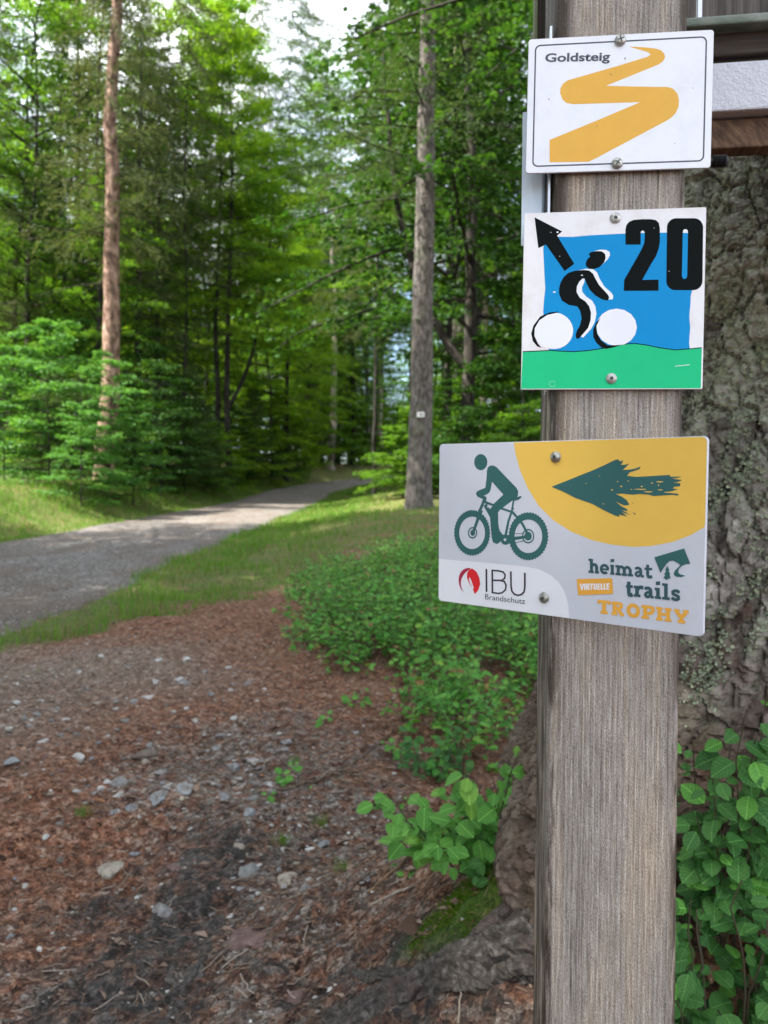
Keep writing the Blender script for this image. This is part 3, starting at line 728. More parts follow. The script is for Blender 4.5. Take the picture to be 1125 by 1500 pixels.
        ('bicycle', 'teal', [[-3070,-308,-3070,-345,-3342,-348,-3342,-322],[-3070,-345,-3104,-381,-3343,-374,-3342,-348],[-3104,-381,-3107,-416,-3345,-400,-3343,-374],[-3107,-416,-3079,-455,-3348,-426,-3345,-400],[-3079,-455,-3084,-492,-3352,-451,-3348,-426],[-3084,-492,-3122,-522,-3356,-476,-3352,-451],[-3122,-522,-3130,-557,-3362,-502,-3356,-476],[-3130,-557,-3108,-600,-3368,-528,-3362,-502],[-3108,-600,-3118,-636,-3376,-552,-3368,-528],[-3118,-636,-3160,-660,-3384,-577,-3376,-552],[-3160,-660,-3172,-694,-3393,-602,-3384,-577],[-3172,-694,-3156,-740,-3403,-626,-3393,-602],[-3156,-740,-3172,-774,-3414,-650,-3403,-626],[-3172,-774,-3216,-792,-3426,-672,-3414,-650],[-3216,-792,-3233,-823,-3438,-696,-3426,-672],[-3233,-823,-3224,-872,-3451,-718,-3438,-696],[-3224,-872,-3244,-903,-3465,-740,-3451,-718],[-3244,-903,-3290,-914,-3480,-762,-3465,-740],[-3290,-914,-3311,-943,-3496,-782,-3480,-762],[-3311,-943,-3309,-993,-3512,-802,-3496,-782],[-3309,-993,-3333,-1020,-3528,-822,-3512,-802],[-3333,-1020,-3380,-1024,-3547,-841,-3528,-822],[-3380,-1024,-3404,-1050,-3565,-860,-3547,-841],[-3404,-1050,-3410,-1100,-3584,-878,-3565,-860],[-3410,-1100,-3437,-1124,-3603,-895,-3584,-878],[-3437,-1124,-3484,-1120,-3623,-911,-3603,-895],[-3484,-1120,-3512,-1142,-3644,-926,-3623,-911],[-3512,-1142,-3524,-1191,-3665,-941,-3644,-926],[-3524,-1191,-3554,-1211,-3686,-956,-3665,-941],[-3554,-1211,-3600,-1200,-3708,-968,-3686,-956],[-3600,-1200,-3630,-1217,-3731,-981,-3708,-968],[-3630,-1217,-3649,-1264,-3754,-993,-3731,-981],[-3649,-1264,-3683,-1280,-3777,-1003,-3754,-993],[-3683,-1280,-3726,-1261,-3801,-1012,-3777,-1003],[-3726,-1261,-3758,-1273,-3824,-1022,-3801,-1012],[-3758,-1273,-3784,-1318,-3849,-1030,-3824,-1022],[-3784,-1318,-3818,-1328,-3874,-1036,-3849,-1030],[-3818,-1328,-3858,-1302,-3898,-1042,-3874,-1036],[-3858,-1302,-3892,-1310,-3923,-1048,-3898,-1042],[-3892,-1310,-3924,-1350,-3948,-1052,-3923,-1048],[-3924,-1350,-3960,-1354,-3973,-1054,-3948,-1052],[-3960,-1354,-3996,-1322,-3998,-1056,-3973,-1054],[-3996,-1322,-4030,-1324,-4024,-1058,-3998,-1056],[-4030,-1324,-4066,-1360,-4048,-1058,-4024,-1058],[-4066,-1360,-4102,-1359,-4074,-1057,-4048,-1058],[-4102,-1359,-4133,-1322,-4099,-1056,-4074,-1057],[-4133,-1322,-4168,-1318,-4124,-1052,-4099,-1056],[-4168,-1318,-4208,-1348,-4149,-1049,-4124,-1052],[-4208,-1348,-4244,-1341,-4174,-1044,-4149,-1049],[-4244,-1341,-4268,-1299,-4198,-1038,-4174,-1044],[-4268,-1299,-4302,-1290,-4222,-1032,-4198,-1038],[-4302,-1290,-4346,-1313,-4246,-1024,-4222,-1032],[-4346,-1313,-4380,-1301,-4270,-1015,-4246,-1024],[-4380,-1301,-4399,-1254,-4293,-1006,-4270,-1015],[-4399,-1254,-4430,-1240,-4316,-996,-4293,-1006],[-4430,-1240,-4478,-1256,-4338,-984,-4316,-996],[-4478,-1256,-4510,-1239,-4360,-972,-4338,-984],[-4510,-1239,-4521,-1190,-4382,-959,-4360,-972],[-4521,-1190,-4550,-1170,-4403,-945,-4382,-959],[-4550,-1170,-4600,-1180,-4424,-930,-4403,-945],[-4600,-1180,-4628,-1157,-4444,-914,-4424,-930],[-4628,-1157,-4632,-1106,-4462,-898,-4444,-914],[-4632,-1106,-4658,-1082,-4482,-881,-4462,-898],[-4658,-1082,-4708,-1084,-4500,-863,-4482,-881],[-4708,-1084,-4732,-1056,-4516,-844,-4500,-863],[-4732,-1056,-4730,-1005,-4534,-825,-4516,-844],[-4730,-1005,-4752,-977,-4549,-804,-4534,-825],[-4752,-977,-4800,-970,-4564,-784,-4549,-804],[-4800,-970,-4821,-940,-4578,-762,-4564,-784],[-4821,-940,-4810,-888,-4592,-740,-4578,-762],[-4810,-888,-4828,-857,-4605,-718,-4592,-740],[-4828,-857,-4876,-843,-4617,-696,-4605,-718],[-4876,-843,-4891,-810,-4628,-672,-4617,-696],[-4891,-810,-4874,-760,-4638,-648,-4628,-672],[-4874,-760,-4886,-726,-4647,-624,-4638,-648],[-4886,-726,-4931,-704,-4656,-598,-4647,-624],[-4931,-704,-4942,-668,-4663,-574,-4656,-598],[-4942,-668,-4917,-622,-4670,-548,-4663,-574],[-4917,-622,-4924,-586,-4675,-522,-4670,-548],[-4924,-586,-4965,-558,-4680,-496,-4675,-522],[-4965,-558,-4970,-520,-4683,-470,-4680,-496],[-4970,-520,-4940,-478,-4686,-444,-4683,-470],[-4940,-478,-4942,-441,-4688,-418,-4686,-444],[-4942,-441,-4978,-406,-4688,-392,-4688,-418],[-4978,-406,-4978,-368,-4688,-365,-4688,-392],[-4978,-368,-4941,-331,-4687,-338,-4688,-365],[-4941,-331,-4938,-294,-4685,-312,-4687,-338],[-4938,-294,-4968,-254,-4682,-285,-4685,-312],[-4968,-254,-4962,-216,-4678,-259,-4682,-285],[-4962,-216,-4922,-184,-4672,-233,-4678,-259],[-4922,-184,-4913,-148,-4666,-206,-4672,-233],[-4913,-148,-4936,-103,-4660,-181,-4666,-206],[-4936,-103,-4926,-67,-4652,-156,-4660,-181],[-4926,-67,-4880,-42,-4643,-130,-4652,-156],[-4880,-42,-4868,-8,-4634,-105,-4643,-130],[-4868,-8,-4884,40,-4623,-80,-4634,-105],[-4884,40,-4868,75,-4612,-56,-4623,-80],[-4868,75,-4820,92,-4600,-32,-4612,-56],[-4820,92,-4802,125,-4586,-10,-4600,-32],[-4802,125,-4812,175,-4572,14,-4586,-10],[-4812,175,-4791,206,-4558,36,-4572,14],[-4791,206,-4742,216,-4542,57,-4558,36],[-4742,216,-4720,246,-4526,78,-4542,57],[-4720,246,-4722,297,-4510,98,-4526,78],[-4722,297,-4696,325,-4492,118,-4510,98],[-4696,325,-4647,328,-4474,138,-4492,118],[-4647,328,-4621,352,-4454,156,-4474,138],[-4621,352,-4616,404,-4435,174,-4454,156],[-4616,404,-4587,428,-4415,190,-4435,174],[-4587,428,-4538,422,-4394,206,-4415,190],[-4538,422,-4509,443,-4373,222,-4394,206],[-4509,443,-4496,493,-4352,236,-4373,222],[-4496,493,-4464,512,-4329,250,-4352,236],[-4464,512,-4418,499,-4306,262,-4329,250],[-4418,499,-4386,515,-4284,274,-4306,262],[-4386,515,-4366,562,-4260,285,-4284,274],[-4366,562,-4333,576,-4236,295,-4260,285],[-4333,576,-4288,556,-4212,304,-4236,295],[-4288,556,-4255,568,-4188,312,-4212,304],[-4255,568,-4230,611,-4164,320,-4188,312],[-4230,611,-4194,620,-4139,326,-4164,320],[-4194,620,-4154,593,-4114,332,-4139,326],[-4154,593,-4120,598,-4089,336,-4114,332],[-4120,598,-4088,638,-4064,339,-4089,336],[-4088,638,-4052,641,-4039,342,-4064,339],[-4052,641,-4016,608,-4014,343,-4039,342],[-4016,608,-3982,608,-3988,344,-4014,343],[-3982,608,-3946,642,-3964,343,-3988,344],[-3946,642,-3910,640,-3938,342,-3964,343],[-3910,640,-3880,602,-3914,339,-3938,342],[-3880,602,-3846,597,-3888,336,-3914,339],[-3846,597,-3806,624,-3864,331,-3888,336],[-3806,624,-3771,617,-3840,326,-3864,331],[-3771,617,-3747,574,-3816,320,-3840,326],[-3747,574,-3714,564,-3792,312,-3816,320],[-3714,564,-3670,586,-3768,304,-3792,312],[-3670,586,-3638,572,-3746,295,-3768,304],[-3638,572,-3620,526,-3722,285,-3746,295],[-3620,526,-3590,511,-3701,274,-3722,285],[-3590,511,-3544,526,-3678,262,-3701,274],[-3544,526,-3514,508,-3657,250,-3678,262],[-3514,508,-3502,459,-3636,237,-3657,250],[-3502,459,-3474,439,-3616,222,-3636,237],[-3474,439,-3428,446,-3596,208,-3616,222],[-3428,446,-3401,424,-3576,192,-3596,208],[-3401,424,-3396,374,-3558,175,-3576,192],[-3396,374,-3372,350,-3540,158,-3558,175],[-3372,350,-3324,350,-3522,140,-3540,158],[-3324,350,-3301,323,-3506,122,-3522,140],[-3301,323,-3304,273,-3490,102,-3506,122],[-3304,273,-3283,246,-3475,82,-3490,102],[-3283,246,-3237,238,-3460,62,-3475,82],[-3237,238,-3218,208,-3447,40,-3460,62],[-3218,208,-3228,159,-3434,19,-3447,40],[-3228,159,-3211,128,-3422,-3,-3434,19],[-3211,128,-3166,114,-3410,-26,-3422,-3],[-3166,114,-3152,81,-3399,-48,-3410,-26],[-3152,81,-3168,34,-3390,-72,-3399,-48],[-3168,34,-3156,1,-3381,-96,-3390,-72],[-3156,1,-3114,-21,-3373,-120,-3381,-96],[-3114,-21,-3105,-56,-3366,-144,-3373,-120],[-3105,-56,-3128,-100,-3360,-170,-3366,-144],[-3128,-100,-3120,-134,-3354,-194,-3360,-170],[-3120,-134,-3082,-162,-3350,-219,-3354,-194],[-3082,-162,-3078,-198,-3347,-245,-3350,-219],[-3078,-198,-3106,-239,-3344,-270,-3347,-245],[-3106,-239,-3104,-274,-3342,-296,-3344,-270],[-3104,-274,-3070,-308,-3342,-322,-3342,-296],[-3739,-342,-3747,-408,-3804,-396,-3798,-346],[-3747,-408,-3770,-470,-3822,-442,-3804,-396],[-3770,-470,-3808,-524,-3851,-484,-3822,-442],[-3808,-524,-3858,-566,-3888,-516,-3851,-484],[-3858,-566,-3916,-594,-3933,-538,-3888,-516],[-3916,-594,-3980,-606,-3980,-547,-3933,-538],[-3980,-606,-4042,-602,-4028,-544,-3980,-547],[-4042,-602,-4102,-580,-4072,-526,-4028,-544],[-4102,-580,-4154,-542,-4112,-498,-4072,-526],[-4154,-542,-4193,-492,-4142,-460,-4112,-498],[-4193,-492,-4218,-432,-4160,-414,-4142,-460],[-4218,-432,-4228,-368,-4168,-364,-4160,-414],[-4228,-368,-4220,-302,-4162,-314,-4168,-364],[-4220,-302,-4196,-240,-4144,-267,-4162,-314],[-4196,-240,-4157,-186,-4114,-226,-4144,-267],[-4157,-186,-4107,-144,-4076,-193,-4114,-226],[-4107,-144,-4048,-116,-4032,-172,-4076,-193],[-4048,-116,-3985,-104,-3984,-163,-4032,-172],[-3985,-104,-3922,-110,-3936,-167,-3984,-163],[-3922,-110,-3863,-132,-3892,-184,-3936,-167],[-3863,-132,-3812,-169,-3853,-213,-3892,-184],[-3812,-169,-3773,-219,-3824,-251,-3853,-213],[-3773,-219,-3748,-278,-3805,-296,-3824,-251],[-3748,-278,-3739,-342,-3798,-346,-3805,-296],[-3846,-348,-3851,-390,-3868,-427,-3896,-458,-3930,-479,-3968,-488,-4008,-483,-4042,-466,-4070,-438,-4089,-401,-4096,-361,-4090,-320,-4072,-282,-4045,-250,-4010,-230,-3972,-222,-3933,-226,-3898,-243,-3870,-271,-3852,-308],[-301,-303,-302,-340,-584,-344,-584,-318],[-302,-340,-334,-375,-585,-369,-584,-344],[-334,-375,-336,-410,-587,-394,-585,-369],[-336,-410,-309,-449,-590,-420,-587,-394],[-309,-449,-314,-484,-593,-444,-590,-420],[-314,-484,-352,-515,-598,-470,-593,-444],[-352,-515,-358,-550,-602,-494,-598,-470],[-358,-550,-337,-592,-609,-519,-602,-494],[-337,-592,-347,-628,-616,-544,-609,-519],[-347,-628,-388,-652,-624,-568,-616,-544],[-388,-652,-400,-685,-632,-592,-624,-568],[-400,-685,-384,-730,-642,-615,-632,-592],[-384,-730,-398,-764,-652,-638,-642,-615],[-398,-764,-442,-782,-663,-661,-652,-638],[-442,-782,-458,-813,-675,-684,-663,-661],[-458,-813,-450,-862,-688,-706,-675,-684],[-450,-862,-469,-893,-700,-727,-688,-706],[-469,-893,-514,-903,-714,-748,-700,-727],[-514,-903,-535,-932,-730,-768,-714,-748],[-535,-932,-532,-982,-745,-788,-730,-768],[-532,-982,-556,-1010,-761,-808,-745,-788],[-556,-1010,-602,-1013,-778,-826,-761,-808],[-602,-1013,-626,-1038,-795,-844,-778,-826],[-626,-1038,-631,-1088,-813,-862,-795,-844],[-631,-1088,-658,-1112,-832,-878,-813,-862],[-658,-1112,-704,-1108,-851,-894,-832,-878],[-704,-1108,-731,-1130,-870,-910,-851,-894],[-731,-1130,-743,-1178,-890,-924,-870,-910],[-743,-1178,-772,-1198,-911,-938,-890,-924],[-772,-1198,-818,-1188,-932,-951,-911,-938],[-818,-1188,-848,-1204,-954,-963,-932,-951],[-848,-1204,-866,-1252,-976,-974,-954,-963],[-866,-1252,-898,-1267,-998,-985,-976,-974],[-898,-1267,-940,-1248,-1020,-994,-998,-985],[-940,-1248,-972,-1261,-1043,-1003,-1020,-994],[-972,-1261,-998,-1305,-1066,-1010,-1043,-1003],[-998,-1305,-1031,-1315,-1090,-1018,-1066,-1010],[-1031,-1315,-1071,-1290,-1113,-1024,-1090,-1018],[-1071,-1290,-1104,-1297,-1137,-1028,-1113,-1024],[-1104,-1297,-1134,-1338,-1160,-1032,-1137,-1028],[-1134,-1338,-1170,-1342,-1184,-1036,-1160,-1032],[-1170,-1342,-1205,-1310,-1209,-1038,-1184,-1036],[-1205,-1310,-1238,-1312,-1233,-1039,-1209,-1038],[-1238,-1312,-1274,-1348,-1257,-1039,-1233,-1039],[-1274,-1348,-1310,-1347,-1281,-1038,-1257,-1039],[-1310,-1347,-1340,-1310,-1305,-1036,-1281,-1038],[-1340,-1310,-1374,-1306,-1329,-1034,-1305,-1036],[-1374,-1306,-1414,-1336,-1352,-1030,-1329,-1034],[-1414,-1336,-1448,-1330,-1376,-1026,-1352,-1030],[-1448,-1330,-1474,-1288,-1400,-1020,-1376,-1026],[-1474,-1288,-1506,-1279,-1423,-1014,-1400,-1020],[-1506,-1279,-1550,-1302,-1446,-1006,-1423,-1014],[-1550,-1302,-1583,-1290,-1468,-998,-1446,-1006],[-1583,-1290,-1602,-1244,-1490,-988,-1468,-998],[-1602,-1244,-1632,-1230,-1512,-978,-1490,-988],[-1632,-1230,-1679,-1246,-1534,-968,-1512,-978],[-1679,-1246,-1710,-1230,-1555,-956,-1534,-968],[-1710,-1230,-1722,-1180,-1576,-943,-1555,-956],[-1722,-1180,-1750,-1162,-1596,-929,-1576,-943],[-1750,-1162,-1798,-1170,-1616,-914,-1596,-929],[-1798,-1170,-1826,-1148,-1634,-899,-1616,-914],[-1826,-1148,-1831,-1098,-1653,-884,-1634,-899],[-1831,-1098,-1857,-1074,-1671,-866,-1653,-884],[-1857,-1074,-1905,-1076,-1689,-849,-1671,-866],[-1905,-1076,-1930,-1049,-1705,-831,-1689,-849],[-1930,-1049,-1927,-998,-1721,-812,-1705,-831],[-1927,-998,-1948,-970,-1736,-792,-1721,-812],[-1948,-970,-1996,-964,-1750,-772,-1736,-792],[-1996,-964,-2017,-934,-1764,-751,-1750,-772],[-2017,-934,-2007,-882,-1777,-730,-1764,-751],[-2007,-882,-2024,-852,-1790,-708,-1777,-730],[-2024,-852,-2071,-838,-1801,-686,-1790,-708],[-2071,-838,-2086,-804,-1811,-662,-1801,-686],[-2086,-804,-2070,-756,-1822,-639,-1811,-662],[-2070,-756,-2082,-722,-1830,-615,-1822,-639],[-2082,-722,-2126,-700,-1839,-591,-1830,-615],[-2126,-700,-2136,-664,-1845,-566,-1839,-591],[-2136,-664,-2112,-618,-1852,-542,-1845,-566],[-2112,-618,-2120,-583,-1857,-516,-1852,-542],[-2120,-583,-2160,-555,-1861,-491,-1857,-516],[-2160,-555,-2165,-518,-1866,-466,-1861,-491],[-2165,-518,-2135,-476,-1868,-440,-1866,-466],[-2135,-476,-2138,-439,-1870,-414,-1868,-440],[-2138,-439,-2173,-404,-1870,-388,-1870,-414],[-2173,-404,-2172,-367,-1870,-362,-1870,-388],[-2172,-367,-2137,-330,-1870,-336,-1870,-362],[-2137,-330,-2134,-294,-1868,-310,-1870,-336],[-2134,-294,-2164,-254,-1864,-284,-1868,-310],[-2164,-254,-2158,-216,-1860,-258,-1864,-284],[-2158,-216,-2118,-184,-1856,-233,-1860,-258],[-2118,-184,-2110,-149,-1850,-208,-1856,-233],[-2110,-149,-2134,-104,-1844,-182,-1850,-208],[-2134,-104,-2122,-68,-1836,-158,-1844,-182],[-2122,-68,-2078,-44,-1828,-132,-1836,-158],[-2078,-44,-2066,-10,-1819,-108,-1828,-132],[-2066,-10,-2082,38,-1809,-84,-1819,-108],[-2082,38,-2066,73,-1798,-60,-1809,-84],[-2066,73,-2020,90,-1787,-38,-1798,-60],[-2020,90,-2002,122,-1774,-14,-1787,-38],[-2002,122,-2012,172,-1761,8,-1774,-14],[-2012,172,-1992,204,-1748,30,-1761,8],[-1992,204,-1943,213,-1732,50,-1748,30],[-1943,213,-1922,242,-1717,71,-1732,50],[-1922,242,-1924,293,-1701,91,-1717,71],[-1924,293,-1899,322,-1684,110,-1701,91],[-1899,322,-1850,324,-1667,129,-1684,110],[-1850,324,-1824,348,-1649,147,-1667,129],[-1824,348,-1820,400,-1630,164,-1649,147],[-1820,400,-1792,423,-1611,181,-1630,164],[-1792,423,-1743,418,-1592,197,-1611,181],[-1743,418,-1715,438,-1571,212,-1592,197],[-1715,438,-1703,488,-1550,226,-1571,212],[-1703,488,-1672,507,-1530,239,-1550,226],[-1672,507,-1626,494,-1508,252,-1530,239],[-1626,494,-1594,511,-1486,264,-1508,252],[-1594,511,-1576,557,-1464,274,-1486,264],[-1576,557,-1542,572,-1441,284,-1464,274],[-1542,572,-1499,551,-1418,293,-1441,284],[-1499,551,-1466,562,-1395,301,-1418,293],[-1466,562,-1441,606,-1372,308,-1395,301],[-1441,606,-1407,614,-1348,314,-1372,308],[-1407,614,-1367,588,-1324,320,-1348,314],[-1367,588,-1333,594,-1300,324,-1324,320],[-1333,594,-1302,632,-1276,327,-1300,324],[-1302,632,-1268,636,-1252,330,-1276,327],[-1268,636,-1232,603,-1228,331,-1252,330],[-1232,603,-1198,604,-1204,332,-1228,331],[-1198,604,-1163,637,-1180,331,-1204,332],[-1163,637,-1128,635,-1156,330,-1180,331],[-1128,635,-1098,597,-1132,327,-1156,330],[-1098,597,-1065,592,-1109,324,-1132,327],[-1065,592,-1025,620,-1086,320,-1109,324],[-1025,620,-991,612,-1062,314,-1086,320],[-991,612,-967,570,-1039,308,-1062,314],[-967,570,-936,560,-1016,301,-1039,308],[-936,560,-893,581,-994,294,-1016,301],[-893,581,-860,568,-972,284,-994,294],[-860,568,-843,522,-950,274,-972,284],[-843,522,-813,508,-928,264,-950,274],[-813,508,-768,522,-907,253,-928,264],[-768,522,-738,504,-887,240,-907,253],[-738,504,-727,456,-867,228,-887,240],[-727,456,-700,436,-848,213,-867,228],[-700,436,-654,443,-828,199,-848,213],[-654,443,-627,421,-810,184,-828,199],[-627,421,-622,372,-792,168,-810,184],[-622,372,-598,348,-775,150,-792,168],[-598,348,-552,348,-758,133,-775,150],[-552,348,-530,322,-742,115,-758,133],[-530,322,-532,272,-727,96,-742,115],[-532,272,-512,246,-712,77,-727,96],[-512,246,-466,238,-698,57,-712,77],[-466,238,-447,208,-686,36,-698,57],[-447,208,-457,160,-673,15,-686,36],[-457,160,-440,130,-662,-6,-673,15],[-440,130,-397,114,-650,-28,-662,-6],[-397,114,-382,82,-640,-51,-650,-28],[-382,82,-398,36,-631,-74,-640,-51],[-398,36,-386,3,-622,-97,-631,-74],[-386,3,-346,-18,-615,-121,-622,-97],[-346,-18,-336,-53,-608,-144,-615,-121],[-336,-53,-358,-97,-602,-169,-608,-144],[-358,-97,-350,-131,-597,-194,-602,-169],[-350,-131,-314,-158,-592,-218,-597,-194],[-314,-158,-308,-194,-589,-243,-592,-218],[-308,-194,-336,-235,-586,-268,-589,-243],[-336,-235,-334,-270,-585,-293,-586,-268],[-334,-270,-301,-303,-584,-318,-585,-293],[-944,-333,-952,-411,-1004,-399,-996,-336],[-952,-411,-980,-484,-1026,-458,-1004,-399],[-980,-484,-1024,-548,-1062,-511,-1026,-458],[-1024,-548,-1082,-598,-1110,-552,-1062,-511],[-1082,-598,-1151,-632,-1166,-579,-1110,-552],[-1151,-632,-1225,-647,-1226,-591,-1166,-579],[-1225,-647,-1300,-641,-1286,-586,-1226,-591],[-1300,-641,-1370,-616,-1344,-566,-1286,-586],[-1370,-616,-1430,-572,-1393,-530,-1344,-566],[-1430,-572,-1477,-512,-1431,-482,-1393,-530],[-1477,-512,-1507,-442,-1456,-424,-1431,-482],[-1507,-442,-1518,-364,-1464,-362,-1456,-424],[-1518,-364,-1510,-286,-1457,-298,-1464,-362],[-1510,-286,-1482,-212,-1434,-238,-1457,-298],[-1482,-212,-1436,-148,-1398,-186,-1434,-238],[-1436,-148,-1377,-98,-1350,-145,-1398,-186],[-1377,-98,-1308,-64,-1293,-118,-1350,-145],[-1308,-64,-1234,-51,-1232,-106,-1293,-118],[-1234,-51,-1159,-57,-1172,-112,-1232,-106],[-1159,-57,-1090,-84,-1116,-134,-1172,-112],[-1090,-84,-1030,-128,-1067,-169,-1116,-134],[-1030,-128,-984,-187,-1029,-217,-1067,-169],[-984,-187,-954,-257,-1005,-274,-1029,-217],[-954,-257,-944,-333,-996,-336,-1005,-274],[-1060,-340,-1068,-394,-1092,-445,-1130,-486,-1178,-514,-1232,-526,-1286,-520,-1336,-498,-1376,-461,-1402,-413,-1410,-358,-1403,-303,-1378,-252,-1340,-211,-1291,-184,-1237,-172,-1183,-178,-1134,-200,-1094,-238,-1069,-286],[-3620,660,-3791,257,-3997,-284,-3874,-314,-3642,216,-3447,608],[-3482,1044,-3583,826,-3719,581,-3580,532,-3453,784,-3362,1009],[-3465,960,-3048,854,-2591,712,-2020,571,-1990,652,-2554,799,-3008,948,-3424,1062],[-3430,840,-3056,298,-2766,-325,-2473,-612,-2303,-480,-2579,-222,-2871,380,-3259,925],[-1970,1136,-2059,666,-2226,237,-2366,-366,-2246,-381,-2124,217,-1973,651,-1900,1128],[-2102,648,-1836,398,-1568,130,-1309,-284,-1206,-231,-1472,190,-1752,464,-2020,713],[-2288,-644,-1770,-528,-1236,-414,-1254,-314,-1794,-399,-2320,-485],[-1936,-304,-1396,-243,-1398,-220,-1939,-281],[-1928,-694,-1372,-557,-1380,-530,-1936,-666],[-2052,773,-1941,706,-1896,760,-2006,827],[-2039,1097,-1886,1190,-1724,1250,-1557,1286,-1578,1210,-1722,1118,-1858,1087],[-2055,-536,-2064,-598,-2093,-656,-2138,-706,-2198,-743,-2266,-765,-2337,-769,-2406,-756,-2466,-726,-2514,-681,-2544,-626,-2556,-564,-2546,-501,-2517,-443,-2471,-394,-2411,-356,-2342,-335,-2272,-332,-2203,-345,-2143,-376,-2096,-420,-2066,-475],[-3463,1122,-3272,1102,-3305,995,-3491,1024]]),
        ('bicycle_gap', 'greyblue', [[-2265,-558,-2274,-588,-2298,-613,-2331,-623,-2364,-616,-2390,-596,-2399,-565,-2390,-534,-2366,-510,-2332,-499,-2299,-506,-2274,-527],[-3141,801,-3151,772,-3176,754,-3208,753,-3234,770,-3245,798,-3235,826,-3210,845,-3178,846,-3152,829]]),
        ('flame_rim', 'crimson', [[-4425,-2972,-4539,-2890,-4624,-2770,-4681,-2612,-4698,-2457,-4675,-2304,-4622,-2174,-4541,-2067,-4440,-1985,-4320,-1927,-4199,-1896,-4079,-1892,-4066,-1919,-4162,-1979,-4266,-2059,-4380,-2158,-4470,-2268,-4536,-2386,-4574,-2502,-4582,-2616,-4565,-2724,-4524,-2824,-4470,-2910,-4402,-2978]]),
        ('flame', 'red', [[-4248,-2341,-4250,-2142,-4168,-1995,-3989,-1892,-3750,-2025,-3599,-2282,-3555,-2548,-3652,-2804,-3828,-3005,-3932,-2798,-3884,-2729,-4013,-2444,-4104,-2278,-4152,-2382,-4114,-2503,-3980,-2738,-4132,-2554]]),
        ('company_lettering', 'ink', [[-3292,-1864,-3268,-2849,-3182,-2840,-3204,-1856],[-2991,-1868,-2974,-2872,-2888,-2863,-2906,-1860],[-2950,-1932,-2602,-1926,-2422,-1955,-2348,-2043,-2364,-2162,-2464,-2242,-2943,-2286,-2942,-2354,-2436,-2306,-2291,-2191,-2267,-2020,-2374,-1893,-2588,-1859,-2945,-1864],[-2546,-2320,-2365,-2352,-2292,-2480,-2324,-2653,-2460,-2772,-2640,-2813,-2932,-2810,-2942,-2878,-2640,-2881,-2425,-2832,-2252,-2680,-2211,-2463,-2309,-2292,-2522,-2254],[-2074,-1868,-2054,-2479,-2010,-2702,-1873,-2832,-1686,-2866,-1485,-2806,-1352,-2669,-1314,-2464,-1322,-1860,-1403,-1868,-1394,-2465,-1427,-2643,-1528,-2746,-1682,-2792,-1825,-2765,-1932,-2664,-1972,-2465,-1990,-1860]]),
        ('arrow', 'teal', [[-191,1679,521,1939,1138,2173,1559,2324,2031,2521,2435,2704,2561,2740,2676,2658,2766,2710,2763,2618,2685,2527,2866,2536,3018,2578,2885,2440,2768,2342,2966,2348,3178,2374,3316,2410,3453,2468,3411,2372,3208,2304,3052,2256,2936,2120,3295,2084,3897,2118,4533,2156,4550,2093,4958,2100,4795,2052,4598,2031,4987,1976,4824,1913,4654,1891,4912,1857,4910,1759,4708,1736,4648,1673,4840,1644,4598,1578,4378,1523,4833,1494,4870,1428,4652,1450,4285,1422,3965,1390,3748,1444,3418,1459,3196,1428,2745,1458,2504,1437,2758,1344,2948,1212,3058,1048,2867,1020,2510,1153,2754,980,2954,888,2996,807,2745,854,3088,681,2758,767,2971,612,2646,676,2693,585,2474,637,2062,810,1582,1041,1154,1165,844,1266,338,1490]]),
        ('arrow_brush_gap', 'yellow', [[3193,1624,3340,1645,3667,1644,3678,1626,3486,1610],[4035,1905,4116,1929,4296,1925,4306,1902,4199,1882],[3582,1534,3680,1560,3897,1558,3908,1534,3778,1513],[4094,1616,4155,1635,4286,1632,4297,1614,4216,1599],[3848,1858,3873,1880,3923,1875,3934,1854,3900,1838],[2672,1723,2698,1750,2751,1746,2763,1719,2726,1696],[4325,1528,4407,1550,4588,1548,4598,1526,4490,1510],[3081,1620,3101,1636,3137,1632,3148,1616,3122,1605],[3468,1732,3490,1759,3534,1755,3545,1728,3515,1706],[1278,1831,1294,1848,1320,1842,1332,1826,1310,1814],[1986,1054,2008,1074,2045,1070,2058,1050,2030,1036],[2554,1902,2567,1929,2588,1924,2600,1896,2582,1875],[2962,1926,2981,1942,3013,1938,3024,1922,3000,1910],[1832,2121,1842,2140,1855,2135,1867,2116,1853,2102],[2311,1588,2340,1610,2398,1605,2410,1584,2370,1566],[4118,1779,4128,1818,4144,1814,4156,1774,4141,1740]]),
        ('arrow_speck', 'teal', [[3146,1136,3220,1106,3181,1100],[3182,776,3294,736,3322,694,3238,718]]),
